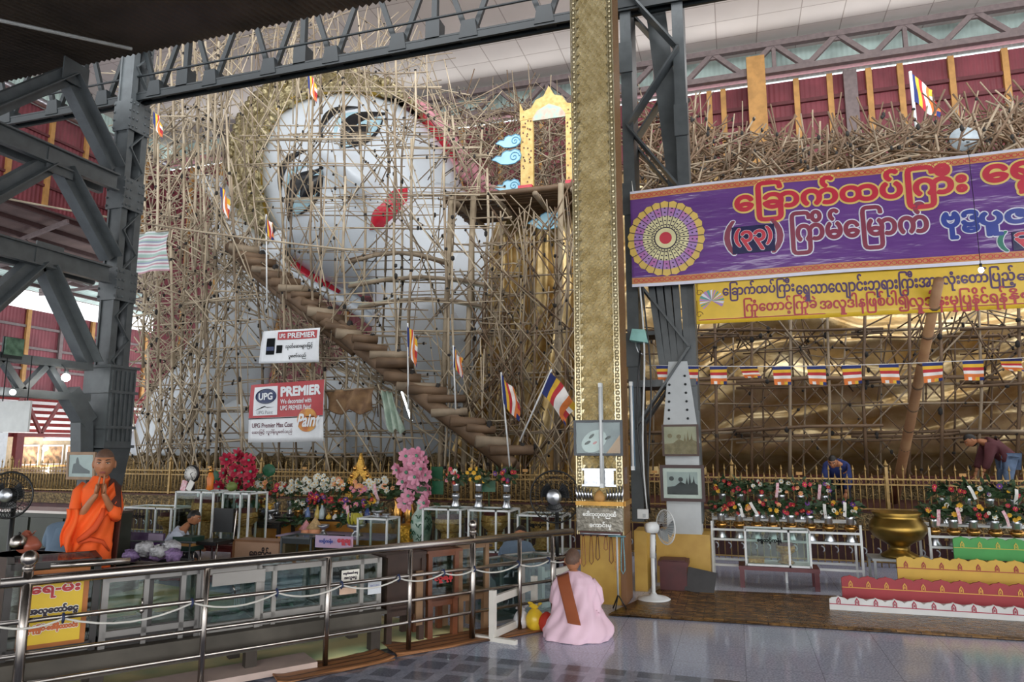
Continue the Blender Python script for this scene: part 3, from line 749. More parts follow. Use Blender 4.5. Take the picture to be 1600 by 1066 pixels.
# --- thicket left of the head
P = []
LEFT = [(222, 110), (330, 60), (360, 120), (330, 230), (345, 330), (430, 380), (400, 480), (320, 520), (290, 610), (225, 640), (215, 420)]
for (x, y) in scatter(LEFT, 560):
    P.append(rnd_pole(x, y, rb.uniform(.9, 2.6), rb.uniform(14.8, 19), rb.choice((.026, .034, .042)), dy=1.6))
for (x, y) in scatter([(225, 640), (290, 560), (320, 480), (330, 700), (200, 740), (205, 690)], 70):
    P.append(rnd_pole(x, y, rb.uniform(1.5, 3.4), rb.uniform(14.6, 16), rb.choice((.026, .034)), rb.choice((rb.uniform(.8, 1.2), rb.uniform(1.9, 2.4), PI / 2))))
for x in (228, 246, 268, 285, 303, 322, 338):
    yy = 735
    while yy > 110:
        P.append(seg(x + rb.uniform(-6, 6), yy, x + rb.uniform(-6, 6), yy - 190, rb.uniform(14.6, 15.6), r=.068)); yy -= 160
for y in (470, 505, 545, 598, 640, 690):
    P.append(seg(212, y + 6, 420, y - 6, 15, r=.036)); P.append(seg(230, y + 14, 400, y - 2, 15.4, r=.03))
for (x, y) in scatter([(400, 500), (500, 470), (560, 520), (520, 600), (400, 600)], 170):
    P.append(rnd_pole(x, y, rb.uniform(.8, 2.2), rb.uniform(18.5, 23), rb.choice((.02, .026, .03)), dy=2))
for (x, y) in scatter([(400, 380), (440, 420), (640, 620), (560, 620), (480, 540), (330, 420), (330, 360)], 70):
    P.append(rnd_pole(x, y, rb.uniform(1, 2.6), rb.uniform(15.6, 17), rb.choice((.03, .04)), rb.uniform(-.9, -.3)))
scaffold('bamboo_scaffold', 'dense bamboo thicket of scaffolding left of the gilded hair, beside the striped tarpaulin', P, [mBamL, mBam, mBamL], (-15.5, 16, 1.2))
# --- behind the arch and over the shoulder
P = []
for (x, y) in scatter([(680, 175), (900, 160), (900, 330), (770, 310), (700, 240)], 330):
    P.append(rnd_pole(x, y, rb.uniform(1, 3), rb.uniform(18.5, 24), rb.choice((.022, .028, .034)), dy=1.5))
for (x, y) in scatter([(770, 330), (900, 330), (900, 740), (760, 740), (740, 640)], 150):
    P.append(rnd_pole(x, y, rb.uniform(1.4, 3), rb.uniform(14.2, 15.2), rb.choice((.026, .032)), rb.choice((rb.uniform(.8, 1.2), rb.uniform(1.95, 2.4), rb.uniform(1.4, 1.7)))))
for x in (768, 783, 812, 835, 866, 890): P.append(seg(x, 735, x + rb.uniform(-10, 10), 330, 14.8, r=.045))
for y in (375, 430, 455, 515, 520, 583, 590, 672, 676):
    P.append(seg(755, y + 5, 905, y - 3, 14.8, r=.04))
for x, y0 in ((770, 120), (800, 110), (825, 100), (870, 125), (700, 130)): P.append(seg(x, y0, x + 6, 200, 20, r=.022))
scaffold('bamboo_scaffold', 'bamboo scaffold in front of the gold drape between the face and the gold pillar', P, [mBam2, mBamD, mBam], (-5, 15, 1.2))
# --- in front of the gold robe
P = []; x = 1000
while x < 1640:
    P.append(seg(x, 760, x + rb.uniform(-5, 5), 480, 14.7, r=rb.choice((.05, .06)))); P.append(seg(x + 20, 740, x + 24 + rb.uniform(-5, 5), 520, 15.3, r=.035)); x += rb.uniform(44, 66)
for y, r in ((515, .05), (527, .04), (550, .03), (594, .075), (602, .05), (635, .03), (672, .06), (678, .06), (690, .035)):
    for xa in (960, 1150, 1330, 1500): P.append(seg(xa, y + rb.uniform(-3, 3) + 2, xa + 230, y + rb.uniform(-3, 3) - 4, rb.uniform(14.6, 15.0), r=r))
for k in range(20):
    xa = 930 + k * 37
    P.append(seg(xa, 520, xa + 210 + rb.uniform(-20, 20), 742, 14.9, r=rb.choice((.024, .03)))); P.append(seg(xa + 210, 515, xa + rb.uniform(-20, 20), 742, 14.8, r=rb.choice((.024, .03))))
for (x, y) in scatter([(1000, 480), (1640, 480), (1640, 560), (1000, 560)], 60):
    P.append(rnd_pole(x, y, rb.uniform(1, 2.2), rb.uniform(14.6, 15.6), .028))
UP = [(1000, 150), (1075, 185), (1120, 205), (1200, 222), (1330, 218), (1450, 200), (1640, 160), (1640, 235), (1400, 262), (1100, 300), (1000, 300)]
for (x, y) in scatter(UP, 700):
    P.append(rnd_pole(x, y, rb.uniform(.8, 2.2), 20.5 - (y - 190) * .035 + rb.uniform(-2.2, .3), rb.choice((.034, .04, .05)), dy=1.4))
for k in range(14):
    xa = 1060 + k * 42; yt = 205 + (12 if 1150 < xa < 1350 else 0) - max(0, xa - 1400) * .16
    P.append(seg(xa, yt + 6, xa + 110, yt + rb.uniform(-6, 12), 20.0, r=.045)); P.append(seg(xa, yt + 30, xa + 90, yt + rb.uniform(20, 40), 19, r=.04))
for x, y0 in ((1340, 185), (1525, 168), (1548, 168)): P.append(seg(x, y0, x + 9, y0 + 45, 20, r=.04))
scaffold('bamboo_scaffold', 'long bamboo lattice scaffold in front of the lying gold robe, behind the banners', P, [mBamD, mBam2, mBamD], (4, 15, 1.2))
# --- bamboo deck under the arch
dk = thing('bamboo_deck', 'bamboo plank deck under the yellow arch beside the face', 'deck', (-5, 16, 7.8))
for k in range(12):
    MB().tube([(-6.6, 15.3 + k * .16, 7.86 + rb.uniform(-.03, .03)), (-3.0, 15.3 + k * .16, 7.86)], .075, 7).build('plank', mBamD, dk, world=True)
for xx in (-6.2, -5.2, -4.2, -3.3):
    MB().tube([(xx, 15.1, 7.7), (xx, 17.3, 7.7)], .07, 7).build('joist', mBam2, dk, world=True)
for xx, Y in ((-6.35, 15.2), (-5.75, 15.15), (-3.6, 15.2)):
    MB().tube([(xx, Y, 7.9), (xx - .15, Y - .1, 1.1)], .07, 7).build('prop', mBam, dk, world=True)
# --- sloping bamboo stairway
stw = thing('bamboo_stairway', 'thick brown bamboo stairway climbing left across the white chest', 'stairway', PY(790, 725, 14.0))
A = PY(360, 385, 15.0); B = PY(800, 728, 13.9)
for dz, dy, r, f0, f1 in ((0, 0, .17, .0, .55), (.12, .3, .16, .1, .6), (-.12, .25, .15, .0, .4), (.0, 0, .18, .45, 1.0), (-.1, .35, .17, .5, 1.0), (.2, .2, .12, .0, .7), (-.22, .1, .12, .05, .5)):
    MB().tube([A.lerp(B, f0) + Vector((0, dy, dz)), A.lerp(B, (f0 + f1) / 2) + Vector((0, dy, dz - .03)), A.lerp(B, f1) + Vector((0, dy, dz))], r, 9).build('stringer', mBamD, stw, world=True)
for k in range(26):
    p = A.lerp(B, .04 + k * .037) + Vector((rb.uniform(-.1, .1), rb.uniform(-.1, .1), rb.uniform(-.08, .05))); w = rb.uniform(.3, .5) + .3 * (k > 14) * rb.random()
    MB().tube([p + Vector((-w * .35, -.25, .12)), p + Vector((w, .15, .17 - rb.uniform(0, .12)))], rb.uniform(.08, .13), 8).build('tread', mBamD if k % 3 else mBam2, stw, world=True)
    if k % 2: MB().tube([p + Vector((w * .6, .1, .15)), p + Vector((w * .6 + .07, .11, .15))], .125, 9).build('lashing', mLash, stw, world=True)
# --- curved woven ledges under the chin
mMat = M('grey_green_matting', '8d8f80', rough=.8, col2='a7a594', scale=8)
for i, (y, x0, x1, lb) in enumerate(((440, 545, 775, 'curved grey matting ledge on the scaffold right below the chin'), (474, 560, 770, 'curved grey matting ledge, lower of two below the chin'), (402, 545, 700, 'narrow brown matting ledge on the scaffold below the red lips'))):
    t = thing('matting_ledge', lb, 'ledge', PY((x0 + x1) / 2, y, 15.6), group=None)
    MB().grid(lambda u, v: PY(x0 + (x1 - x0) * u, y + 8 - 16 * math.sin(PI * u) * .9 + (u - .5) * 8, 15.0 + 1.3 * v), 20, 3).build('mat', mMat if i < 2 else mBamD, t, world=True, solid=.07)
    for q in range(4): MB().tube([PY(x0 + (x1 - x0) * q / 4, y + 8 - 15 * sin(PI * q / 4), 15.0), PY(x0 + (x1 - x0) * (q + 1) / 4, y + 8 - 15 * sin(PI * (q + 1) / 4), 15.0)], .05, 6).build('edge_pole', mBam2, t, world=True)
# --- the leaning prop pole in front of the banners
pp = thing('bamboo_prop', 'single thick bamboo pole leaning in front of the yellow banner', 'pole', PY(1400, 795, 13.6))
a = PY(1467, 438, 9.6); b = PY(1408, 730, 13.5); b2 = b + (b - a).normalized() * 1.2
MB().tube([a, a.lerp(b, .5), b, b2], [.06, .07, .082, .085], 12).build('culm', M('orange_brown_bamboo', '9a6f4e', rough=.5, col2='b08a63', scale=3), pp, world=True)
for k in range(9): q = a.lerp(b2, .08 + k * .1); MB().tube([q, q + (b - a).normalized() * .03], .08, 10).build('node_ring', mBamD, pp, world=True)

# --- cloths hung on the scaffold, a long line across the hall
for nm, lb, c, mt in (('brown_drape', 'brown scalloped cloth draped on the scaffold right of the lower PREMIER sign', ((508, 612), (585, 606), (580, 640), (515, 640)), M('brown_drape_cloth', '6b4f38', rough=.8, col2='8a6c4c', scale=6)), ('pale_green_drape', 'pale green and white cloth hanging under the bamboo stairway', ((592, 610), (612, 612), (632, 672), (606, 668)), M('pale_green_cloth', 'b5c4b4', rough=.8, col2='8fa394', scale=5))):
    Pq = [PY(x, y, 14.15) for x, y in c]; O = (Pq[0] + Pq[2]) / 2; t = thing(nm, lb, 'cloth', O)
    MB().grid(lambda u, v: Pq[0].lerp(Pq[1], u).lerp(Pq[3].lerp(Pq[2], u), v) - O + Vector((0, .06 * sin(u * 16 + v * 4), -.12 * v * abs(sin(u * 2 * PI)))), 28, 12).build('cloth', mt, t, solid=.01)
    MB().tube([Pq[0] - O, Pq[1] - O], .022, 6).build('top_pole', mBam2, t)
a, b = PY(-60, 297, 9.7), PY(560, 392, 14.0)
tag(MB().tube([a.lerp(b, k / 16) - Vector((0, 0, .12 * sin(PI * k / 16))) for k in range(17)], .022, 6).build('long_cable', mBamL), 'long thin pale line crossing the steel column towards the red lips', 'cable')
t = thing('green_signboard', 'small dark green square panel above the left girder', 'panel', PX(22, 542, -11.0)); MB().box((0, 0, 0), (.04, .3, .28)).build('face', M('dark_green_print', '33503f', rough=.5, col2='5b7a66', scale=12), t); MB().box((-.03, 0, -.02), (.03, .33, .34)).build('back', mSteelD, t)
# ---------------------------------------------------------------- gold mosaic pillar
mGoldLeaf = M('pale_gold_relief', 'ddd1ae', rough=.27, metal=.5, col2='c6b78e', scale=9)
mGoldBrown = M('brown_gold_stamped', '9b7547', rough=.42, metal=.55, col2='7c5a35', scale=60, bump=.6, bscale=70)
mMirror = M('mirror_pieces', 'd8dadd', rough=.12, metal=.95, col2='a9abb0', scale=20)
mYellowOil = M('worn_yellow_oil_paint', 'cfa850', rough=.4, col2='b98f3e', scale=3)
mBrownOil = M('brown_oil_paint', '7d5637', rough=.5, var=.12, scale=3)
mSilver = M('brushed_silver', 'b5b8bd', rough=.28, metal=.9, var=.1)
mSteelRail = M('polished_stainless', 'a39c96', rough=.27, metal=1, var=.06, scale=3)
mBlackPl = M('black_plastic', '17181a', rough=.4)
mPaper = M('white_paper', 'e6e4df', rough=.7, var=.04)
mGlass = glassmat('clear_glass', 'f0f5f3', .03)
mGlassB = glassmat('bluish_glass', 'e4eded', .05)
PX0, PX1, PYf, PYb = -1.88, -1.31, 8.6, 9.12
pil = thing('gold_pillar', 'tall square pillar of stamped gold triangles with a yellow painted foot', 'pillar', (-1.6, 8.86, 0))
def pillar():
    cx = (PX0 + PX1) / 2
    MB().box((cx, (PYf + PYb) / 2 + .01, .4), (.5, PYb - PYf, .8)).build('foot', mYellowOil, pil, world=True, label='worn yellow painted foot')
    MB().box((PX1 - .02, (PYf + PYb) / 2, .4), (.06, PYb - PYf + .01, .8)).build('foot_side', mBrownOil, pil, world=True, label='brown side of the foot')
    MB().box((cx, (PYf + PYb) / 2, 5.6), (PX1 - PX0 - .03, PYb - PYf - .03, 9.6)).build('core', mGoldLeaf, pil, world=True)
    b = MB(); a = .078; h = a * .866; z = .82; r = 0; yf = PYf
    while z < 10.2:
        x = cx - .2 + (a / 2 if r % 2 else 0) - a / 2
        while x < cx + .2:
            for tri in (((x, z), (x + a, z), (x + a / 2, z + h)), ((x + a / 2, z + h), (x + a, z), (x + 1.5 * a, z + h))):
                mx = sum(p[0] for p in tri) / 3; mz = sum(p[1] for p in tri) / 3
                if abs(mx - cx) > .205: continue
                vs = [(p[0], yf - .02, p[1]) for p in tri] + [(mx, yf + .016, mz)]
                b.add(vs, [(0, 1, 3), (1, 2, 3), (2, 0, 3)], 0)
            x += a
        z += h; r += 1
    b.build('triangle_mosaic', mGoldLeaf, pil, world=True, label='pale gold relief of six-pointed triangle stars')
    for s in (-1, 1):
        e = MB(); z = .85
        while z < 10.2:
            e.ell((cx + s * .245, yf - .002, z), (.026, .016, .034), 6, 4); z += .072
        e.box((cx + s * .213, yf - .006, 5.5), (.012, .02, 9.4)).box((cx + s * .279, yf - .006, 5.5), (.014, .024, 9.4))
        e.build('petal_border', mGoldLeaf, pil, world=True)
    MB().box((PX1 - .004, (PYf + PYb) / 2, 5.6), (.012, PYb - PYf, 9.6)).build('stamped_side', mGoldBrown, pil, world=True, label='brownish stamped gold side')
    # mirror petals, boss and small mirror
    m = MB()
    for s in (-1, 1):
        for k in range(6):
            x = cx + s * (.09 + k * .035)
            m.tube([(x, yf - .03, 1.21), (x + s * .012, yf - .032, 1.28), (x + s * .004 * k, yf - .03, 1.34 + .012 * k)], [.014, .016, .006], 5)
    m.build('mirror_petals', mMirror, pil, world=True)
    MB().ell((cx, yf - .03, 1.25), (.07, .04, .07), 10, 6, fn=lambda p, d: p * (1 + .15 * sin(9 * math.atan2(d.z, d.x)))).build('lotus_boss', mYellow, pil, world=True)
    MB().box((cx, yf - .02, 1.17), (.58, .06, .05)).box((PX1 - .0, (PYf + PYb) / 2, 1.17), (.05, .5, .06)).build('ledge', M('gilt_ledge', 'b3863c', rough=.4, metal=.5), pil, world=True)
    MB().box((cx, yf - .03, 1.48), (.36, .03, .17)).build('mirror_panel', mMirror, pil, world=True, label='small horizontal mirror')
    MB().box((cx, yf - .03, 1.385), (.42, .04, .025)).box((cx, yf - .03, 1.575), (.42, .04, .025)).build('mirror_frame', mSilver, pil, world=True)
    MB().box((PX1 + .01, 8.75, 1.5), (.02, .16, .2)).build('vent', mBrownRoof, pil, world=True)
pillar()
# sign on the pillar
def flatsign(name, label, cat, O, ex, w, h, mat, group=None, t=.012, ey=(0, 0, 1)):
    th = thing(name, label, cat, O, 0, group)
    Q, o = plane_frame((0, 0, 0), ex, ey)
    b = MB().box((0, 0, 0), (w, h, t)); b.v = [tuple(Q @ Vector(v)) for v in b.v]
    b.build('panel', mat, th)
    return th, Q
def lay(th, Q, mb, x, y, name, mats, off=.009, label=None):
    return MB().merge(mb, Q, Q @ Vector((x, y, off))).build(name, mats, th, label=label)
t, Q = flatsign('notice_plate', 'grey metal notice plate with white Burmese lettering on the pillar front', 'sign', (-1.585, 8.5, .99), (1, 0, 0), .56, .27, M('hammered_grey_metal', '6e6a60', rough=.35, metal=.4, bump=.35, bscale=14, col2='837e72'))
mLetW = M('white_lettering', 'f1f1ec', rough=.5, var=.02)
lay(t, Q, textmb('ေဒါ်ကုတ္တဉာဏီ', w=.4, h=.085, bold=.003), 0, .055, 'lettering', mLetW)
lay(t, Q, textmb('ေကာင်းမှု', w=.26, h=.085, bold=.003), .01, -.07, 'lettering', mLetW)
# beads on hooks below the plate
hk = thing('bead_rack', 'dark red hook rail under the notice plate on the pillar', 'rack', (-1.58, 8.53, .82))
MB().box((0, 0, 0), (.5, .03, .05)).build('rail', M('dark_red_wood', '5a2f2a', rough=.5), hk)
MB().tube([(-.24, -.02, .0), (.24, -.02, 0)], .012, 8).build('rod', mSilver, hk)
beads = [(911, .36, 'a06a3a', 'leftmost'), (923, .33, '8a5a2f', 'second from left'), (933, .28, '6b4426', 'third from left'), (946, .16, 'a06a3a', 'short fourth'), (954, .31, '7a4a2a', 'wide fifth'), (963, .41, 'c98f4a', 'long orange sixth'), (972, .42, '6fa3ad', 'long pale blue rightmost')]
for px, L, c, w in beads:
    X = PY(px, 840, 8.47).x
    tb = thing('prayer_beads', w + ' loop of prayer beads hanging from the pillar hook rail', 'prayer beads', (X, 8.49, .8), 0, 'prayer beads on the pillar hooks')
    pts = [(-.008, 0, 0), (-.02, 0, -L * .6), (-.022, 0, -L * .9), (0, -.004, -L), (.022, 0, -L * .9), (.02, 0, -L * .6), (.008, 0, 0)]
    MB().tube(pts, .0065, 6).build('strand', M('bead_' + c, c, rough=.4, var=.3, scale=120), tb)
    MB().ell((0, 0, .0), (.012, .016, .012), 8, 5).build('knot', mBlackPl, tb)
stn = thing('thin_stand', 'thin green-grey metal stand on three feet at the pillar corner', 'stand', (-1.36, 8.36, 0))
MB().tube([(0, 0, .16), (0, 0, .82)], .011, 7).build('pole', mSteelL, stn)
for a in (.3, 2.4, 4.5): MB().tube([(0, 0, .17), (.1 * cos(a), .1 * sin(a), .0)], .008, 6).build('foot', mSteelD, stn)
MB().tube([(-.1, 0, .82), (.1, 0, .82)], .01, 6).build('crossbar', M('teal_paint', '5c8a92', rough=.5), stn)
# tube lamps on the pillar (unlit)
def tubelamp(x, y, z0, z1, label, side):
    t = thing('fluorescent_lamp', label, 'lamp', (x, y, z0), 0, None)
    MB().box((0, .03, (z1 - z0) / 2), (.05, .03, z1 - z0)).build('batten', mSteelL if not side else M('blue_grey_batten', '4f6c80', rough=.5), t)
    MB().tube([(0, -.005, .05), (0, -.005, z1 - z0 - .05)], .016, 10).build('tube', mWhite, t)
    for z in (.025, z1 - z0 - .025): MB().box((0, 0, z), (.04, .05, .05)).build('cap', mWhite, t)
tubelamp(-1.55, 8.5, 1.36, 2.62, 'unlit fluorescent tube standing upright on the pillar front', 0)
tubelamp(-1.225, 8.88, 1.56, 2.66, 'unlit fluorescent tube with blue batten on the pillar right side', 1)
# framed picture on the pillar: close view of a pale painted face
def framed(name, label, O, w, h, fw, fmat, paint, tilt=0, matw=0, ry=0):
    t = thing(name, label, 'picture', O)
    fr = MB()
    for s in (-1, 1): fr.box((s * (w / 2 - fw / 2), 0, 0), (fw, .035, h)); fr.box((0, 0, s * (h / 2 - fw / 2)), (w - fw * 2, .035, fw))
    fr.build('frame', fmat, t)
    iw, ih = w - 2 * fw, h - 2 * fw
    MB().box((0, .008, 0), (iw, .01, ih)).build('mount', mPaper, t)
    paint(t, iw - matw, ih - matw)
    MB().box((0, -.012, 0), (iw, .002, ih)).build('glass', mGlass, t)
    t.rotation_euler = (tilt, ry, 0)
    return t
def flat(t, poly, mat, name, y=-.0, mi=0): return MB().prism(poly, .003, (0, y, 0)).build(name, mat, t)
def oval(cx, cy, rx, ry, n=18, a=0): return [(cx + rx * cos(q) * cos(a) - ry * sin(q) * sin(a), cy + rx * cos(q) * sin(a) + ry * sin(q) * cos(a)) for q in [2 * PI * i / n for i in range(n)]]
mPicGrey = M('print_grey', '8f929b', rough=.6, col2='777a84', scale=6); mPicDark = M('print_dark', '121416', rough=.8, spec=.15); mPicPale = M('print_pale', 'd3d6da', rough=.6)
mPicOr = M('print_orange', 'c78a5c', rough=.6); mPicSepia = M('print_sepia', 'a58a60', rough=.6, col2='8a7048', scale=12); mPicSky = M('print_sky', 'c6b79a', rough=.6); mPicBlue = M('print_blue_grey', 'b6babb', rough=.6)
def paintface(t, w, h):
    flat(t, [(-w / 2, -h / 2), (w / 2, -h / 2), (w / 2, h / 2), (-w / 2, h / 2)], mPicGrey, 'print', .0)
    flat(t, oval(-.05, -.04, .17, .12, a=.6), mPicPale, 'print_shape', -.003)
    for x, y, a in ((-.13, -.06, .5), (-.08, .02, .7), (.12, .0, .5)): flat(t, oval(x, y, .042, .016, a=a), mPicDark, 'print_shape', -.005)
    flat(t, oval(-.04, -.06, .028, .014, a=.5), mLip, 'print_shape', -.005)
    flat(t, [(.1, -h / 2), (w / 2, -h / 2), (w / 2, .04)], mPicOr, 'print_shape', -.004)
framed('framed_picture', 'framed print of a pale reclining face fixed to the gold pillar', (-1.59, 8.53, 1.955), .6, .43, .03, M('grey_frame', '4f5358', rough=.5), paintface)
def painttemple(t, w, h, sky, dark):
    flat(t, [(-w / 2, -h / 2), (w / 2, -h / 2), (w / 2, h / 2), (-w / 2, h / 2)], sky, 'print', .0)
    flat(t, [(-w / 2, -h / 2), (w / 2, -h / 2), (w / 2, -.02), (.14, .02), (.08, -.03), (-.02, .02), (-.1, -.04), (-w / 2, -.05)], dark, 'print_shape', -.003)
    for x, hh_ in ((.06, .08), (.1, .14), (.15, .1)): flat(t, [(x - .022, -.03), (x + .022, -.03), (x + .006, hh_ * .5), (x, hh_), (x - .006, hh_ * .5)], dark, 'print_shape', -.004)
    for x, y in ((-.14, .06), (-.02, .05)): flat(t, oval(x, y, .032, .03), dark, 'print_shape', -.004)
framed('framed_picture', 'brown-framed faded sepia photograph of spires, upper of two on the column', (-.715, 9.93, 1.935), .49, .43, .028, M('brown_frame', '4f3a30', rough=.5), lambda t, w, h: painttemple(t, w, h, mPicSky, mPicSepia), .06)
framed('framed_picture', 'dark-framed black and white photograph of spires, lower of two on the column', (-.70, 9.8, 1.365), .58, .48, .04, M('dark_red_frame', '3d2422', rough=.45), lambda t, w, h: painttemple(t, w, h, mPicBlue, mPicDark), .08, .1)
# cables and boxes on the steel column
for i, (x0, dx, c) in enumerate(((-1.25, .05, mBlackPl), (-1.2, .03, mWhite), (-1.13, .04, mBlackPl))):
    tag(MB().tube([(x0 + dx * sin(z * 2.1 + i), 9.95, z) for z in [k * .25 + .95 for k in range(10 + i * 4)]], .014, 6).build('cable', c), ('black cable hanging down the steel column, nearest the pillar', 'white cable running down the steel column beside the pictures', 'black cable hanging on the steel column, left of the pictures')[i], 'cable')
jb = thing('junction_box', 'white electrical box on the column behind the white fan', 'electrical box', (-1.22, 9.7, .96))
MB().box((0, 0, 0), (.14, .08, .12)).build('case', mWhite, jb); MB().box((.02, -.045, -.02), (.04, .01, .05)).build('switch', mSteelL, jb)
lf = thing('green_flood_lamp', 'pale green floodlight fixed high on the steel column above the flags', 'lamp', (-1.25, 10.0, 3.35))
MB().prism([(-.12, 0), (.14, -.05), (.1, .14), (-.08, .16)], .2).build('housing', M('mint_enamel', '8fc4bd', rough=.35), lf); MB().tube([(-.05, 0, -.02), (-.02, .03, -.16), (.05, .05, -.2)], .012, 6).build('bracket', mSilver, lf)
# ---------------------------------------------------------------- white pedestal fan
fan = thing('pedestal_fan', 'white pedestal fan seen from behind, standing beside the gold pillar', 'fan', (-1.03, 9.0, 0))
MB().lathe([(.0, .0), (.2, .0), (.205, .02), (.17, .04), (.05, .06), (.03, .09)], n=24).build('base', mWhite, fan)
MB().tube([(0, 0, .05), (.0, 0, .5)], .024, 10).tube([(0, 0, .5), (.01, 0, .78)], .034, 10).build('pole', mWhite, fan)
QF = Matrix.Rotation(R(-52), 3, 'Z') @ Matrix.Rotation(R(90), 3, 'X') @ Matrix.Rotation(0, 3, 'Z')
fd = QF @ Vector((0, 0, -1)); fc = Vector((.03, .02, .86))
MB().lathe([(0, -.14), (.055, -.13), (.07, -.08), (.07, 0), (.05, .02)], fc + fd * .02, 14, Q=QF @ Matrix.Scale(-1, 3, (0, 0, 1))).build('motor', mWhite, fan)
gc = fc + fd * .16
gr = MB(); ax = QF @ Vector((1, 0, 0)); ay = QF @ Vector((0, 1, 0))
def ring(c, r, n=28): return [c + ax * (r * cos(2 * PI * i / n)) + ay * (r * sin(2 * PI * i / n)) for i in range(n)]
gr.tube(ring(gc, .21), .008, 5, closed=True)
for k in range(36):
    a = 2 * PI * k / 36; e = gc + ax * (.21 * cos(a)) + ay * (.21 * sin(a))
    gr.tube([gc - fd * .06 + (e - gc) * .2, gc - fd * .05 + (e - gc) * .7, e], .0018, 3); gr.tube([gc + fd * .06 + (e - gc) * .2, gc + fd * .05 + (e - gc) * .7, e], .0018, 3)
gr.build('grille', mWhite, fan)
for k in range(3):
    a = 2 * PI * k / 3
    MB().grid(lambda u, v: gc + (ax * cos(a + (v - .5) * 1.3) + ay * sin(a + (v - .5) * 1.3)) * (.04 + .14 * u) + fd * (.05 * (v - .5)), 5, 5).build('blade', M('smoky_blade', '8b9498', rough=.3), fan)
# ---------------------------------------------------------------- maroon boxes by the column
bx = thing('maroon_chest', 'small dark maroon wooden chest on the floor beside the steel column', 'chest', (-.84, 9.75, 0))
mMar = M('maroon_paint', '4e2124', rough=.5, var=.15)
MB().box((0, 0, .16), (.34, .34, .32)).build('body', mMar, bx)
MB().box((0, 0, .35), (.38, .38, .06)).build('lid', mMar, bx); MB().box((0, 0, .385), (.3, .3, .015)).build('lid_panel', mMar, bx)
bd = thing('leaning_board', 'dark board leaning against the maroon chest', 'board', (-.5, 9.62, .0))
MB().box((0, 0, .14), (.36, .025, .3), rot=Matrix.Rotation(R(-24), 3, 'X') @ Matrix.Rotation(R(10), 3, 'Y')).build('panel', M('dark_grey_board', '3d3c3d', rough=.5), bd)
# ---------------------------------------------------------------- bunting
mFB = M('flag_blue', '26336f', rough=.8); mFY = M('flag_yellow', 'e0b338', rough=.8); mFR = M('flag_red', 'b9333a', rough=.8); mFW = M('flag_white', 'e9e4e0', rough=.8); mFO = M('flag_orange', 'dd7a3c', rough=.8)
FL = [mFB, mFY, mFR, mFW, mFO]
a, b = PY(1012, 571, 10.2), PY(1640, 557, 10.2)
tag(MB().tube([a.lerp(b, k / 20) - Vector((0, 0, .06 * sin(PI * k / 20))) for k in range(21)], .005, 5).build('bunting_string', mPaper), 'thin string of flags stretched across in front of the robe', 'string')
word = ['first flag from the pillar', 'second flag from the pillar', 'third flag from the pillar', 'folded fourth flag from the pillar', 'fifth flag from the pillar', 'sixth flag from the pillar', 'seventh flag from the pillar', 'eighth flag, left of the leaning bamboo', 'flag just right of the leaning bamboo pole', 'second flag right of the leaning bamboo pole', 'last folded flag at the right end']
for k, px in enumerate((1042, 1088, 1137, 1188, 1243, 1299, 1354, 1411, 1476, 1534, 1588)):
    f = (px - 1012) / 628; p = a.lerp(b, f) - Vector((0, 0, .06 * sin(PI * f)))
    t = thing('bunting_flag', 'small striped cloth, ' + word[k] + ' on the string', 'flag', p, 0, 'striped flags on the bunting string')
    fold = k in (3, 10); W, H = .235, .25 * (.62 if fold else 1); s0 = rnd.uniform(0, 6); tl = rnd.uniform(-.03, .03)
    MB().grid(lambda u, v: ((u - .5) * W * (1 - .1 * v) + .02 * v * sin(s0) + (.05 * v if fold else 0), .012 * sin(u * 7 + s0) * (v + .2) + (.08 * sin(v * 3) if fold else 0), -.004 - H * v + tl * (u - .5) * v), 10, 12, mf=lambda u, v: min(int(v * 6), 4) if v < .83 else (4, 3, 4, 1, 0)[min(4, int(u * 5))]).build('cloth', FL, t)
# ---------------------------------------------------------------- flags on bamboo poles
def poleflag(px0, py0, px1, py1, Y, fx, fw, fh, label, mode=0, r=.018, white=True):
    A, B = PY(px0, py0, Y), PY(px1, py1, Y); t = thing('striped_flag', label, 'flag', A, 0, 'striped flags on poles')
    MB().tube([A, B], r, 6).build('pole', mWhite if white else mBam, t, world=True)
    d = (B - A).normalized(); top = B - d * .04; s0 = rnd.uniform(0, 6)
    def fn(u, v):
        dr = .55 + .25 * sin(s0)
        sg = 1 if fx > 0 else -1
        return top - d * (fh * v) + Vector((sg * fw * u * (.5 + .06 * sin(v * 5 + s0)), -.06 * sin(u * 8 + v * 3 + s0) * (.2 + u) - .02, -fw * u * (.62 + .1 * sin(s0)) - .03 * sin(u * 7 + s0)))
    if mode == 0: mf = lambda u, v: min(4, int(v * 5.0)) if u < .8 else (1, 3, 2, 4, 0)[min(4, int(v * 5))]
    else: mf = lambda u, v: min(4, int(u * 6)) if u < .83 else (1, 3, 2, 4, 0)[min(4, int(v * 5))]
    MB().grid(fn, 14, 12, mf=mf).build('cloth', FL, t, world=True)
poleflag(797, 735, 783, 582, 13.6, .5, .7, .62, 'striped flag on a white pole leaning left before the gold drape', 1)
poleflag(812, 690, 862, 577, 13.6, .35, .95, .45, 'blue-topped striped flag on a slanting pole right of the other, before the gold drape', 1)
poleflag(484, 300, 482, 112, 14.2, .25, .5, .5, 'small striped flag on a pole above the forehead', 1, white=False)
poleflag(240, 260, 241, 170, 14.2, .35, .62, .45, 'striped flag left of the gilded hair near the steel column', 1, white=False)
poleflag(347, 380, 345, 288, 14.2, .15, .55, .6, 'blue and yellow striped flag beside the left cheek', 1, white=False)
poleflag(417, 480, 416, 335, 14.2, .1, .5, .45, 'pinkish striped flag hanging at the head of the bamboo stairway', 1, white=True)
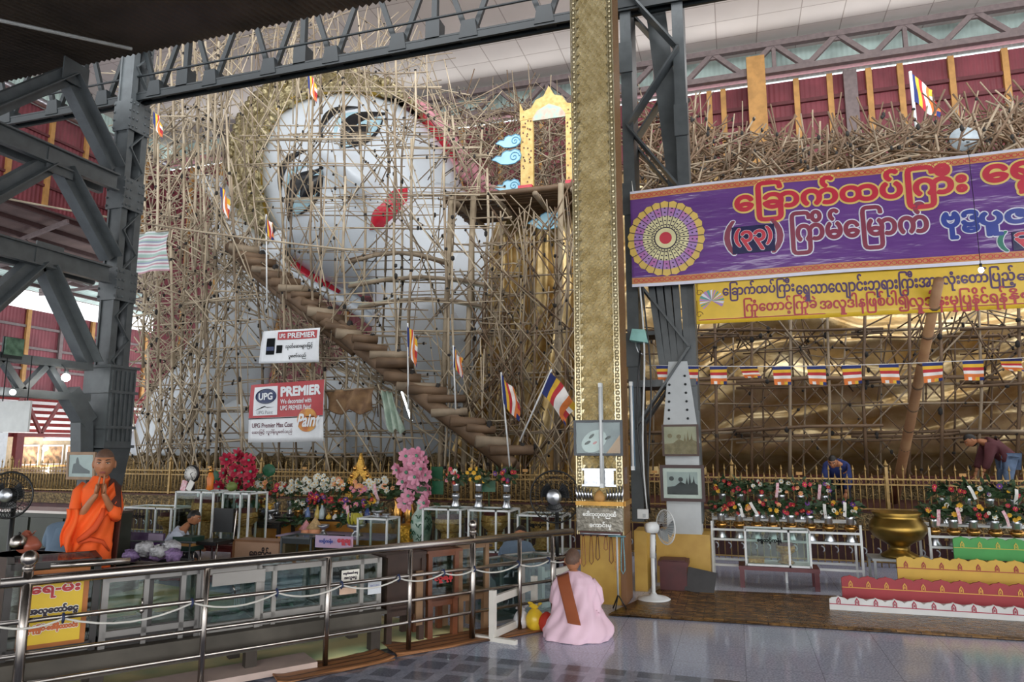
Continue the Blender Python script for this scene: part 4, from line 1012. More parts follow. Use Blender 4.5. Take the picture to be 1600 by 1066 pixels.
poleflag(638, 640, 637, 505, 14.0, .1, .45, .65, 'white and red flag hanging on the scaffold below the chin', 1, white=True)
poleflag(712, 640, 708, 540, 14.0, .25, .45, .45, 'blue and red flag on the scaffold at the foot of the stairway', 1, white=True)
poleflag(1433, 215, 1422, 112, 19, .45, 1.0, .8, 'flag on a white pole standing on top of the robe scaffold', 1, r=.04)
dsh = thing('round_disc', 'pale grey round dish standing on the robe scaffold above the purple banner', 'dish', PY(1505, 222, 17.5))
MB().lathe([(0, 0), (.2, .03), (.29, .1), (.3, .12)], (0, 0, 0), 20, Q=Matrix.Rotation(R(80), 3, 'X')).build('reflector', M('pale_grey_dish', '9aa5ab', rough=.4), dsh, solid=.02)
MB().tube([(0, -.02, 0), (.05, -.22, -.1)], .015, 6).build('arm', mSteelD, dsh); MB().tube([(0, .05, 0), (0, .08, -.5)], .03, 6).build('mast', mSteel, dsh)
# ---------------------------------------------------------------- purple and yellow banners
YB = 9.9
mPurple = M('glossy_purple_vinyl', '6a4489', rough=.2, col2='764e94', scale=1.5, bump=.9, bscale=3.5)
def streak(m):
    nt = m.node_tree; bp = [n for n in nt.nodes if n.type == 'BUMP'][0]; nz = bp.inputs['Height'].links[0].from_node; src = nz.inputs['Vector'].links[0].from_socket
    mp = nt.nodes.new('ShaderNodeMapping'); mp.inputs['Rotation'].default_value = (0, R(24), 0); mp.inputs['Scale'].default_value = (.3, 1, 1.3); bp.inputs['Strength'].default_value = .65
    nt.links.new(src, mp.inputs[0]); nt.links.new(mp.outputs[0], nz.inputs['Vector'])
streak(mPurple)
mBanRed = M('banner_red', 'c8384a', rough=.3, var=.05); mBanYel = M('banner_cream_yellow', 'e6c873', rough=.35, var=.05); mBanWhite = M('banner_white', 'dfe0ee', rough=.35, var=.03)
mBanMar = M('banner_maroon', '8d4256', rough=.3, var=.05); mBanBlue = M('banner_blue', '3b4a9c', rough=.3, var=.05); mBanGreen = M('banner_green', '2f7d6a', rough=.3); mNavy = M('banner_navy', '22224f', rough=.25)
mBorder = M('banner_border_tan', 'd0955f', rough=.4, col2='c27f4c', scale=12)
mGoldY = M('banner_ochre', 'e0bf63', rough=.4, var=.06); mLil = M('banner_lilac', 'a582c8', rough=.4, col2='b98fc4', scale=6); mCream = M('banner_cream', 'e3dcaa', rough=.4)
TL, TR, BL, BR = PY(984, 300, YB), PY(1680, 223, YB), PY(984, 448, YB), PY(1680, 404, YB)
W0 = TR.x - TL.x; zT = (TL.z + TR.z) / 2; zB = (BL.z + BR.z) / 2; H0 = zT - zB
bn = thing('purple_banner', 'long glossy purple banner with Burmese lettering and a round flower emblem', 'banner', (TL.x, YB, zB))
def wav(x, y):
    return .03 * sin(x * 1.7 + y * 1.6) + .005 * sin(x * 4.1 - y * 3.0)
def bput(mb, x, y, name, mats, off, label=None, par=bn):
    o = MB()
    o.merge(mb)
    o.v = [(v[0] + x, wav(v[0] + x, v[1] + y) - off - v[2], v[1] + y) for v in o.v]
    return o.build(name, mats, par, label=label)
MB().grid(lambda u, v: (W0 * u, wav(W0 * u, H0 * v), H0 * v), 150, 40).build('cloth', mPurple, bn, solid=.004)
def strip(y0, y1, mat, name, off=.006): 
    MB().grid(lambda u, v: (W0 * u, wav(W0 * u, y0 + (y1 - y0) * v) - off, y0 + (y1 - y0) * v), 150, 2).build(name, mat, bn)
strip(0, .045, mBanWhite, 'hem'); strip(H0 - .035, H0, mBanWhite, 'hem'); strip(.045, .135, mBorder, 'border'); strip(H0 - .125, H0 - .035, mBorder, 'border')
orn = MB()
for k in range(76):
    x = .06 + k * W0 / 76
    for y in (.09, H0 - .08):
        for q in range(8):
            a0, a1 = q * PI / 4, (q + 1) * PI / 4
            orn.add([(x + r * cos(an) * 1.2, y + r * sin(an), 0) for r, an in ((.022, a0), (.03, a0), (.03, a1), (.022, a1))], [(0, 1, 2, 3)])
bput(orn, 0, 0, 'border_ornament', mBanRed, .009)
def bx_(px, py): p = PY(px, py, YB); return p.x - TL.x, p.z - zB
# lettering in three sizes
def btext(s, px0, py0, px1, py1, mats, bold, out, off=.012):
    pm = (px0 + px1) / 2; x0, x1 = bx_(px0, py0)[0], bx_(px1, py1)[0]; y0, y1 = bx_(pm, py0)[1], bx_(pm, py1)[1]
    tb = textmb(s, w=abs(x1 - x0), h=abs(y1 - y0), bold=bold, mi=0, out=out, omi=1, res=3, sep=.006)
    return bput(tb, (x0 + x1) / 2, (y0 + y1) / 2, 'lettering', mats, off)
btext('ေြခာက်ထပ်ြကီး', 1150, 334, 1508, 272, [mBanRed, mBanYel], .017, .024)
btext('ေရွှ', 1540, 303, 1625, 256, [mBanRed, mBanYel], .017, .024)
btext('ြကိမ်ေြမာက်', 1238, 391, 1448, 324, [mBanMar, mBanWhite], .014, .016)
btext('ဗုဒ', 1476, 371, 1528, 330, [mBanBlue, mBanWhite], .016, .016); btext('ဓ', 1506, 362, 1530, 348, [mBanBlue, mBanWhite], .012, .012)
btext('ပူဇနိ', 1534, 364, 1640, 312, [mBanBlue, mBanWhite], .016, .016)
btext('(', 1134, 398, 1147, 348, [mBanMar, mBanWhite], .012, .014); btext(')', 1207, 394, 1221, 344, [mBanMar, mBanWhite], .012, .014)
btext('(', 1562, 392, 1573, 362, [mBanGreen, mBanWhite], .01, .012)
for px0, py0, px1, py1, s in ((1145, 398, 1209, 351, '(၃၃)'), (1584, 391, 1640, 358, '၃၃')):
    x0, y0 = bx_(px0, py0); x1, y1 = bx_(px1, py1)
    bput(MB().add([(x0, y0, 0), (x1, y0, 0), (x1, y1, 0), (x0, y1, 0)], [(0, 1, 2, 3)]), 0, 0, 'pasted_patch', mNavy, .022, 'dark navy patch pasted over the number')
    bput(textmb(s, w=(x1 - x0) * .86, h=(y1 - y0) * .8, bold=.012, out=.006, omi=1, sep=.005), (x0 + x1) / 2, (y0 + y1) / 2, 'lettering', [mBanRed, mBanWhite], .034)
# round flower emblem
ex_, ey_ = bx_(1040, 372); rx = abs(bx_(1101, 372)[0] - bx_(980, 372)[0]) / 2; ry = .5 * abs(bx_(1040, 314)[1] - bx_(1040, 430)[1])
def wedge(r0, r1, n, mi, b, bulge=0.0, gap=0.0):
    for k in range(n):
        a0, a1 = 2 * PI * k / n + gap, 2 * PI * (k + 1) / n - gap; m_ = (a0 + a1) / 2
        vs = [(rx * r0 * cos(a0), ry * r0 * sin(a0), 0), (rx * r1 * cos(a0), ry * r1 * sin(a0), 0), (rx * (r1 + bulge) * cos(m_), ry * (r1 + bulge) * sin(m_), 0), (rx * r1 * cos(a1), ry * r1 * sin(a1), 0), (rx * r0 * cos(a1), ry * r0 * sin(a1), 0)]
        b.add(vs, [(0, 1, 2, 3, 4)], mi(k) if callable(mi) else mi)
em = MB(); wedge(.0, .97, 26, 0, em, .04); bput(em, ex_, ey_, 'emblem_rim', mGoldY, .010)
em = MB(); wedge(.28, .83, 26, lambda k: k % 2, em); bput(em, ex_, ey_, 'emblem_petals', [mLil, M('banner_pink_lilac', 'b389c6', rough=.4, col2='c06fb0', scale=8)], .014)
em = MB(); wedge(.28, .6, 26, 0, em); bput(em, ex_, ey_, 'emblem_petals', mCream, .018)
em = MB()
for k in range(26):
    a = 2 * PI * k / 26; d = Vector((rx * cos(a), ry * sin(a), 0)); q = Vector((-sin(a), cos(a), 0)) * .005
    em.add([d * .3 - q, d * .97 - q, d * .97 + q, d * .3 + q], [(0, 1, 2, 3)])
    for j in range(5):
        c = d * (.38 + j * .11) ; d2 = Vector((rx * cos(a + .12), ry * sin(a + .12), 0)) * (.36 + j * .11)
        em.add([d2 + Vector((x, y, 0)) for x, y in ((-.012, -.006), (.014, -.01), (.012, .008), (-.01, .01))], [(0, 1, 2, 3)])
bput(em, ex_, ey_, 'emblem_lines', M('banner_dark_ink', '33243a', rough=.5), .023)
em = MB(); wedge(0, .3, 30, 0, em); wedge(0, .27, 30, 1, em); wedge(0, .16, 30, 2, em)
n_ = len(em.v); em.v = [(v[0], v[1], (0, .003, .006)[i // (n_ // 3)]) for i, v in enumerate(em.v)]
bput(em, ex_, ey_, 'emblem_centre', [M('banner_ink', '33243a', rough=.5), mCream, mBanRed], .025)
for s, nm in ((1, 'eyelet'), (-1, 'eyelet')): MB().tube([(.05 if s > 0 else W0 - .1, -.02, H0 - .02), (.0 if s > 0 else W0, .25, H0 + .25)], .006, 5).build('tie_cord', mPaper, bn)
# ---- yellow banner below
y0, y1 = PY(1088, 497, YB + .08), PY(1088, 428, YB + .08); xR = PY(1690, 490, YB + .08).x; W1 = xR - y0.x; zb2 = PY(1344, 494, YB + .08).z; zt2 = zb2 + .78
yb = thing('yellow_banner', 'yellow banner with two lines of dark red and purple Burmese lettering', 'banner', (y0.x, YB + .08, zb2))
def wv2(x, y): return .012 * sin(x * 2.1 + y * 2)
MB().grid(lambda u, v: (W1 * u, wv2(W1 * u, .78 * v), .78 * v), 80, 10).build('cloth', M('yellow_vinyl', 'e3bc33', rough=.35, var=.05), yb, solid=.004)
def yput(mb, x, y, name, mats, off=.008):
    o = MB().merge(mb); o.v = [(v[0] + x, wv2(v[0] + x, v[1] + y) - off - v[2], v[1] + y) for v in o.v]; return o.build(name, mats, yb)
def yx(px, py): p = PY(px, py, YB + .08); return p.x - y0.x, p.z - zb2
def ytext(s, px0, py0, px1, py1, m, bold=.005):
    pm = (px0 + px1) / 2; x0, x1 = yx(px0, py0)[0], yx(px1, py1)[0]; ya, yb_ = yx(pm, py0)[1], yx(pm, py1)[1]; yput(textmb(s, w=abs(x1 - x0), h=abs(yb_ - ya), bold=bold), (x0 + x1) / 2, (ya + yb_) / 2, 'lettering', m)
mInkP = M('purple_ink', '4a2a5e', rough=.4); mInkR = M('dark_red_ink', 'b02a35', rough=.4)
ytext('ေြခာက်ထပ်ြကီး', 1130, 468, 1240, 438, mInkP); ytext('ေရွှသာေလျာင်းဘုရားြကီးအား', 1245, 466, 1468, 428, mInkP); ytext('လုံးေတာ်ြပည့်', 1474, 452, 1584, 418, mInkP); ytext('ေ', 1590, 438, 1602, 428, mInkP)
ytext('ြကုံေတာင့်ြကုံခဲ', 1163, 494, 1275, 463, mInkR); ytext('အလှူဒါနြဖစ်ပါ၍', 1282, 490, 1418, 457, mInkR); ytext('လှူဒါန်းမှုြပုနိုင်ရန်', 1422, 487, 1572, 451, mInkR); ytext('နိဗ္', 1578, 474, 1612, 450, mInkR)
yput(MB().add([(.03, .05, 0), (W1, .05, 0), (W1, .062, 0), (.03, .062, 0)], [(0, 1, 2, 3)]), 0, 0, 'rule', mInkR)
em = MB()
for k in range(16):
    a = PI * (k / 16) * 1.5 - .6; em.add([(0, 0, 0), (.16 * cos(a), .16 * sin(a), 0), (.17 * cos(a + .2), .15 * sin(a + .2), 0)], [(0, 1, 2)], k % 3)
xx, yy = yx(1112, 470); yput(em, xx, yy, 'emblem', [mLil, mBanWhite, M('banner_teal', '4f9c9c', rough=.4)], .01)
cv = MB()
for (px, py, s) in ((1093, 492, 1), (1093, 458, 1)):
    x, y = yx(px, py); cv.tube([(x + .05 * cos(q) * (1 - q * .1), y + .05 * sin(q) * (1 - q * .1), 0) for q in [i * .5 for i in range(14)]], .004, 4); cv.tube([(x - .03, y, 0), (x - .03, y + .2 * s, 0)], .004, 4)
yput(cv, 0, 0, 'corner_scroll', mBrownOil, .012)
# bulb hanging in front of the yellow banner
bl = thing('hanging_bulb', 'glowing white bulb hanging at the top of the yellow banner', 'lamp', PY(1533, 422, 9.6))
MB().ell((0, 0, 0), (.032, .032, .036), 10, 7).build('bulb', mGlow, bl); MB().tube([(0, 0, .03), (0, 0, .08)], .016, 8).build('socket', mBlackPl, bl); MB().tube([(0, 0, .08), (0, .02, 1.6)], .004, 5).build('cord', mBlackPl, bl)
# ---------------------------------------------------------------- gold fence
mFence = M('gilt_iron', 'b0915a', rough=.4, metal=.35, col2='8d7040', scale=8)
S('plinth', MB().box((-4.5, 14.9, .4), (43, 4.0, .8)), M('dark_red_plinth', '46201f', rough=.55, var=.2))
S('plinth', MB().box((-4.5, 12.87, .66), (43, .06, .24)).box((-14, 13.3, 1.0), (24, .3, .4)), mMosaic)
FP = 2.42
def fence_panel(x0, n):
    t = thing('gilded_fence', 'panel', 'fence', (x0, 13.0, .8), 0, 'gilded fence panels in front of the statue')
    def spear(h, r=.011):
        return MB().tube([(0, 0, 0), (0, 0, h - .1)], r, 5).lathe([(0, h - .11), (.024, h - .085), (.012, h - .06), (0, h)], n=6)
    tall, short = spear(.76).mesh('picket', mFence), spear(.62).mesh('picket', mFence)
    for k in range(26):
        o = bpy.data.objects.new('picket', tall if k % 2 == 0 else short); COL.objects.link(o); o.parent = t; o.location = (.06 + k * FP / 26, 0, 0)
    for z in (.52, .43, .04):
        MB().box((FP / 2, 0, z), (FP, .02, .022)).build('rail', mFence, t)
    sc_ = MB()
    for k in range(20):
        x = .08 + k * FP / 20; sc_.tube([(x + .035 * cos(q), -.01, .475 + .035 * sin(q)) for q in [i * PI / 4 for i in range(8)]], .006, 4, closed=True)
    sc_.build('scroll_band', mFence, t, kind='stuff')
    MB().box((0, 0, .36), (.045, .045, .72)).lathe([(0, .72), (.045, .75), (.02, .78), (0, .84)], n=8).build('post', mFence, t)
    MB().box((FP * .45, -.02, .6), (.1, .01, .05)).build('name_plate', mYellow, t)
    return t
fl = ['at the far left end', 'behind the black fan at the far left', 'left of the framed photograph by the monk', 'right of the framed photograph by the monk', 'behind the red flowers', 'behind the white flowers', 'behind the big pink flowers', 'left of the gold pillar', 'behind the two framed photographs', 'behind the left flower rack', 'behind the gold bowl', 'at the right end behind the right flower rack', 'beyond the right edge']
f0 = fence_panel(-14.6 - 2 * FP, 0); f0['label'] = 'gilded spear fence panel ' + fl[0]
for k in range(1, 12): dup(f0, (-14.6 + (k - 2) * FP, 13.0, .8), label='gilded spear fence panel ' + fl[k])
# low front fence along the foot of the plinth
def low_panel(x0):
    t = thing('low_gilded_fence', 'x', 'fence', (x0, 12.45, 0), 0, 'low gilded fence panels along the plinth')
    sp = MB().tube([(0, 0, 0), (0, 0, .62)], .01, 5).lathe([(0, .6), (.024, .63), (.012, .66), (0, .74)], n=6).mesh('picket', mFence)
    sq = MB().tube([(0, 0, 0), (0, 0, .46)], .008, 5).box((0, -.01, .46), (.05, .02, .05)).mesh('picket', mFence)
    for k in range(24):
        o = bpy.data.objects.new('picket', sp if k % 2 else sq); COL.objects.link(o); o.parent = t; o.location = (.05 + k * FP / 24, 0, 0)
    for z in (.08, .56): MB().box((FP / 2, 0, z), (FP, .018, .02)).build('rail', mFence, t)
    cr = MB()
    for k in range(12):
        x = .1 + k * FP / 12; cr.tube([(x + .05 * cos(q), -.02, .24 + .05 * sin(q)) for q in (-1, -.5, 0, .5, 1, 1.5)], .012, 4)
    cr.build('crescents', mSilver, t, kind='stuff')
    return t
ll = ['at the far left behind the monk', 'behind the glass case of the gold drum at left', 'behind the flower altar', 'behind the pink flowers', 'behind the gold pillar', 'behind the left flower rack', 'behind the gold bowl', 'behind the right flower rack']
g0 = low_panel(-13.8); g0['label'] = 'low gilded picket fence ' + ll[0]
for k in range(1, 8): dup(g0, (-13.8 + k * FP, 12.45, 0), label='low gilded picket fence ' + ll[k])
# ---------------------------------------------------------------- flower vases
mLeaf = M('dark_foliage', '233a22', rough=.6, col2='3a5430', scale=9); mLeaf2 = M('deep_green_leaf', '1f5a3c', rough=.45, var=.15)
mPet = {'red': M('petal_red', 'b02a3a', rough=.55, var=.15), 'yellow': M('petal_yellow', 'e2b23a', rough=.55, var=.1), 'pink': M('petal_pink', 'd98aa3', rough=.5, var=.12), 'white': M('petal_white', 'dedfd6', rough=.6, var=.05), 'peach': M('petal_peach', 'e3a37a', rough=.55), 'violet': M('petal_violet', '6a3f8a', rough=.55), 'rose': M('petal_rose', 'c83a58', rough=.5, var=.12)}
mCopper = M('golden_brass', 'b98a4a', rough=.25, metal=.9, var=.12)
rf = random.Random(23)
def foliage(c, r, n, leaf=.1, mi=0):
    b = MB()
    for k in range(n):
        d = Vector((rf.gauss(0, 1), rf.gauss(0, 1), rf.gauss(0, 1))).normalized(); p = Vector(c) + Vector((d.x * r[0], d.y * r[1], d.z * r[2])) * rf.uniform(.35, 1)
        q = Vector((rf.gauss(0, 1), rf.gauss(0, 1), rf.gauss(0, .6))).normalized(); s = q.cross(d + Vector((.1, .2, .1))).normalized() * leaf * .22
        L = q * leaf * rf.uniform(.7, 1.3)
        b.add([p, p + L * .5 + s, p + L, p + L * .5 - s], [(0, 1, 2, 3)], mi)
    return b
def blossom_mesh(r, col, layers=2, n=7, heart='yellow'):
    b = MB()
    for l in range(layers):
        rr_ = r * (1 - .35 * l)
        for k in range(n):
            a = 2 * PI * (k + l * .5) / n; d = Vector((cos(a), 0, sin(a))); s = Vector((-sin(a), 0, cos(a))) * rr_ * .42
            z = Vector((0, -1, 0))
            b.add([(0, 0, 0), d * rr_ * .55 + s + z * rr_ * .12 * (l + 1), d * rr_ + z * rr_ * (.3 + .35 * l), d * rr_ * .55 - s + z * rr_ * .12 * (l + 1)], [(0, 1, 2, 3)], 0, True)
    b.ell((0, -r * .22, 0), (r * .24, r * .16, r * .24), 7, 4, 1)
    return b.mesh('blossom', [mPet[col], mPet[heart] if heart in mPet else mLeaf2])
BM = {c: blossom_mesh(.05, c) for c in mPet}
def put(mesh, name, parent, loc, sc=1.0, rot=(0, 0, 0)):
    o = bpy.data.objects.new(name, mesh); COL.objects.link(o); o.parent = parent; o.location = loc; o.rotation_euler = rot; o.scale = (sc,) * 3; return o
RIB = MB().grid(lambda u, v: ((u - .5) * .05 + .03 * v, -.03 - .02 * sin(v * 5), -.24 * v), 2, 8).mesh('ribbon', [mPaper]); 
mRibP = M('pink_printed_ribbon', 'd98f9f', rough=.6, col2='e7d2d4', scale=30)
RIBP = MB().grid(lambda u, v: ((u - .5) * .05 - .02 * v, -.03 - .02 * sin(v * 4), -.26 * v), 2, 8).mesh('ribbon', [mRibP])
VFOOT = MB().lathe([(.0, 0), (.075, 0), (.08, .015), (.05, .08), (.045, .14)], n=14).mesh('foot', mSilver)
VASE = MB().lathe([(.045, .235), (.052, .25), (.05, .31), (.066, .345), (.06, .35)], n=14).mesh('neck', mSilver)
VBEL = MB().lathe([(.045, .135), (.078, .165), (.09, .19), (.074, .225), (.045, .24)], n=14).mesh('belly', mCopper)
def bouquet(t, z, r, cols, nb, rib=0, nl=80):
    foliage((0, 0, z + r * .75), (r, r * .9, r * .8), nl, .12).build('foliage', mLeaf, t)
    for k in range(nb):
        a = rf.uniform(0, 2 * PI); q = rf.uniform(.3, 1); put(BM[cols[k % len(cols)]], 'blossom', t, (r * q * cos(a), -r * .75 * math.sqrt(max(0, 1 - q * q * .8)) - .02, z + r * .8 + r * .75 * q * sin(a)), rf.uniform(.5, .85), (rf.uniform(-.4, .4), 0, rf.uniform(-.6, .6)))
    for k in range(rib): put(RIBP if (k + nb) % 2 else RIB, 'ribbon', t, (rf.uniform(-.08, .08), -r * .9, z + r * rf.uniform(.9, 1.4)), .8, (0, rf.uniform(-.4, .4), rf.uniform(-.3, .3)))
def vase(x, y, z, label, cols, nb=7, rib=0, r=.15, grp='silver and brass flower vases on the racks'):
    t = thing('flower_vase', label, 'vase', (x, y, z), 0, grp)
    put(VFOOT, 'foot', t, (0, 0, 0)); put(VASE, 'neck', t, (0, 0, 0)); put(VBEL, 'belly', t, (0, 0, 0))
    bouquet(t, .34, r, cols, nb, rib)
    return t
def rack(x0, x1, label, Y=10.8):
    t = thing('flower_rack', label, 'rack', (x0, Y, 0)); W = x1 - x0
    for x in (0, W):
        for y in (-.12, .42): MB().box((x, y, .4 if y < 0 else .46), (.03, .03, .8 if y < 0 else .92)).build('leg', mWhite, t)
    for x in (W * .5,): MB().box((x, -.12, .12), (.03, .03, .24)).build('leg', mWhite, t)
    MB().box((W / 2, 0, .545), (W, .26, .015)).build('shelf', mGlassB, t, label='lower glass shelf'); MB().box((W / 2, .33, .8), (W, .2, .02)).build('shelf', mWhite, t)
    for z, y in ((.685, -.12), (.55, -.12), (.2, -.12), (.8, .42), (.8, .23), (.2, .42)): MB().box((W / 2, y, z), (W, .025, .03)).build('rail', mWhite, t)
    return t
XR0, XR1 = PY(1113, 840, 10.7).x, PY(1345, 840, 10.7).x
rack(XR0, XR1, 'white metal flower rack between the steel column and the gold bowl')
XS0 = PY(1452, 840, 10.7).x
rack(XS0, XS0 + 2.0, 'white metal flower rack at the right, behind the coloured steps')
C1 = [['red', 'red', 'peach'], ['yellow', 'red', 'rose'], ['red', 'peach'], ['peach', 'rose', 'yellow'], ['rose', 'red'], ['red', 'violet'], ['red', 'white', 'yellow'], ['yellow', 'violet', 'white']]
fr = ['first from left on the', 'second from left on the', 'third from left on the', 'fourth from left on the', 'fifth from left on the', 'sixth from left on the', 'seventh from left on the', 'rightmost on the']
for k, px in enumerate((1128, 1156, 1183, 1208, 1237, 1267, 1296, 1330)):
    vase(PY(px, 838, 10.78).x, 10.78, .555, 'brass-bellied flower vase, %s lower shelf of the left rack' % fr[k], C1[k], 6, (0, 1, 1, 0, 0, 0, 1, 1)[k])
for k, px in enumerate((1130, 1158, 1190, 1222, 1252, 1290)):
    vase(PY(px, 800, 11.13).x, 11.13, .81, 'silver flower vase, %s upper shelf of the left rack' % fr[k if k < 5 else 7], [['red', 'yellow'], ['rose'], ['white', 'red'], ['white', 'peach'], ['rose', 'peach'], ['violet', 'white', 'red']][k], 5, (0, 0, 0, 1, 0, 1)[k])
for k, px in enumerate((1460, 1491, 1522, 1556, 1590)):
    vase(PY(px, 838, 10.78).x, 10.78, .555, 'brass-bellied flower vase, %s lower shelf of the right rack' % fr[k if k < 4 else 7], [['yellow', 'red'], ['yellow', 'white'], ['red', 'yellow'], ['white', 'red'], ['yellow', 'rose']][k], 5, (1, 1, 0, 1, 1)[k])
for k, px in enumerate((1475, 1512, 1548, 1585)):
    vase(PY(px, 800, 11.13).x, 11.13, .81, 'silver flower vase, %s upper shelf of the right rack' % fr[k if k < 3 else 7], [['red', 'rose'], ['yellow', 'red'], ['violet', 'white'], ['rose', 'yellow']][k], 4, k % 2)
# ---------------------------------------------------------------- brass bowl on a table
tb = thing('bowl_table', 'low steel table under the big brass bowl', 'table', (2.02, 10.75, 0))
MB().box((0, 0, .38), (.74, .5, .03)).build('top', mSteelL, tb)
for x in (-.34, .34):
    for y in (-.22, .22): MB().box((x, y, .185), (.03, .03, .37)).build('leg', mSteelL, tb)
bw = thing('brass_bowl', 'large brass offering bowl on a pedestal between the two flower racks', 'bowl', (2.02, 10.75, .395))
MB().lathe([(.0, .0), (.22, 0), (.23, .03), (.13, .09), (.11, .14), (.16, .18), (.3, .26), (.355, .36), (.35, .42), (.29, .5), (.27, .54), (.31, .58), (.3, .59), (.25, .54)], n=32).build('bowl', M('polished_brass', '86703c', rough=.36, metal=.95, col2='a58440', scale=4), bw)
# ---------------------------------------------------------------- glass case on a maroon stool
stl = thing('maroon_stool', 'low maroon wooden bench under the glass case before the left flower rack', 'bench', (.47, 10.35, 0))
mMar2 = M('glossy_maroon_paint', '5b1f26', rough=.35, var=.12)
MB().box((0, 0, .255), (1.0, .42, .05)).build('seat', mMar2, stl)
for x in (-.46, .46):
    for y in (-.17, .17): MB().box((x, y, .115), (.06, .06, .23)).build('leg', mMar2, stl)
def glasscase(name, label, O, w, d, h, frame=mWhite, grp=None, r=.013, mull=True, rz=0, glass=None):
    t = thing(name, label, 'case', O, rz, grp); f = MB()
    for x in (-w / 2, w / 2):
        for y in (-d / 2, d / 2): f.box((x, y, h / 2), (r * 2, r * 2, h))
    for z in (r, h - r):
        for y in (-d / 2, d / 2): f.box((0, y, z), (w, r * 2, r * 2))
        for x in (-w / 2, w / 2): f.box((x, 0, z), (r * 2, d, r * 2))
    if mull: f.box((w * .18, -d / 2, h / 2), (r * 2, r * 2, h)).box((w * .1, d / 2, h / 2), (r * 2, r * 2, h))
    f.build('frame', frame, t)
    for y in (-d / 2, d / 2): MB().box((0, y, h / 2), (w - .01, .004, h - .01)).build('pane', glass or mGlass, t)
    for x in (-w / 2, w / 2): MB().box((x, 0, h / 2), (.004, d - .01, h - .01)).build('pane', glass or mGlass, t)
    MB().box((0, 0, h - r), (w - .01, d - .01, .004)).build('pane', glass or mGlass, t)
    MB().box((0, 0, .012), (w - .01, d - .01, .016)).build('bottom', frame, t)
    return t
gc1 = glasscase('glass_case', 'white-framed glass case on the maroon bench before the left flower rack', (.47, 10.35, .285), .8, .36, .47)
MB().merge(textmb('ေရွှသင်္ကန်း', w=.3, h=.08, bold=.004), Matrix(((1, 0, 0), (0, 0, -1), (0, 1, 0))), (-.1, -.19, .33)).build('lettering', mPicDark, gc1)
mGiltW = M('carved_gilt', 'c79f5c', rough=.4, metal=.25, col2='94692f', scale=30, bump=.5, bscale=40)
def gilt_drum(O, r, h, label, grp='carved gilt offering stands in glass cases', top='red'):
    t = thing('gilt_offering_stand', label, 'offering stand', O, 0, grp)
    MB().lathe([(0, 0), (r * .8, 0), (r * .85, h * .06), (r * .6, h * .14), (r * .55, h * .4), (r * .62, h * .48), (r * .95, h * .58), (r, h * .72), (r * .95, h * .86), (r * .9, h * .88)], n=20).build('body', mGiltW, t)
    MB().lathe([(r * .9, h * .87), (r * .8, h * .9), (r * .82, h), (0, h * 1.02)], n=20).build('lid', M('dark_red_cloth', '54201f', rough=.6), t)
    for k in range(3): MB().tube([(r * (.86, .99, .62)[k] * cos(q), r * (.86, .99, .62)[k] * sin(q), h * (.03, .72, .45)[k]) for q in [2 * PI * i / 20 for i in range(20)]], h * .02, 5, closed=True).build('band', mCopper, t)
    return t
gilt_drum((.58, 10.37, .31), .12, .26, 'small gilt stand inside the glass case on the maroon bench')
MB().box((0, 0, 0), (.2, .16, .05)).build('gold_tray', mGiltW, None, loc=(.2, 10.33, .335)); tag(bpy.data.objects['gold_tray'], 'flat gilt tray inside the glass case on the maroon bench', 'tray')
# ---------------------------------------------------------------- coloured step boards
def tier(x0, Y, z0, z1, col, trim, label):
    t = thing('step_board', label, 'step', (x0, Y, z0), 0, 'scalloped coloured step boards'); W = 4.2; h = z1 - z0; n = int(W / .19)
    poly = [(0, 0), (W, 0)]
    for k in range(n, 0, -1):
        a, b = k * W / n, (k - 1) * W / n; c = (a + b) / 2
        poly += [(a, h - .03), (a - (a - b) * .15, h - .012), (c + .02, h - .004), (c, h + .008), (c - .02, h - .004), (b + (a - b) * .15, h - .012)]
    poly.append((0, h - .03))
    MB().prism(poly, .03, (0, 0, 0)).build('riser', M('paint_' + col, col, rough=.45, var=.06, scale=4), t)
    MB().box((W / 2 + .2, .22, h * .4), (W - .4, .4, .03)).build('tread', M('tread_' + col, col, rough=.5), t)
    mt = M('trim_' + trim, trim, rough=.5, var=.05)
    MB().box((W / 2, -.017, h * .52), (W, .008, .009)).build('line', mt, t)
    for k in range(n):
        c = (k + .5) * W / n; b = MB()
        b.prism([(-.022, 0), (-.012, 0), (-.012, .035), (0, .055), (.012, .035), (.012, 0), (.022, 0), (.022, .038), (0, .075), (-.022, .038)], .008, (c, -.018, h * .55))
        b.prism(oval(0, .022, .006, .016, 8), .008, (c, -.018, h * .55)); b.build('arch_motif', mt, t)
tier(.94, 9.04, 0, .165, 'd9d9d8', 'a8324a', 'white lowest step board with dark pink arch motifs, nearest the visitors')
tier(1.13, 9.45, .06, .335, '9e3038', 'd9a34a', 'red second step board with ochre arch motifs')
tier(1.81, 9.85, .25, .53, 'd2ab42', 'a33338', 'yellow third step board with red arch motifs')
tier(2.53, 10.25, .47, .74, '3f9a48', 'c9b84a', 'green topmost step board with yellow arch motifs')
pdm = thing('step_podium', 'dark wooden podium frame under the coloured step boards', 'podium', (3, 9.8, 0))
MB().box((.6, -.05, .03), (3.4, .7, .05)).box((.9, .2, .23), (3.0, .3, .4)).build('frame', M('dark_wood', '3a2a22', rough=.6), pdm)
# ---------------------------------------------------------------- altar and offerings left of the pillar
def at(px, py, Y): return PY(px, py, Y)
def wpx(px0, px1, py, Y): return abs(PY(px1, py, Y).x - PY(px0, py, Y).x)
mOr = M('orange_gold_cloth', 'b9762c', rough=.5, col2='c99038', scale=4)
mBlackW = M('black_lacquer', '1d1a19', rough=.35)
mRedWood = M('dark_red_table', '5c2320', rough=.4)
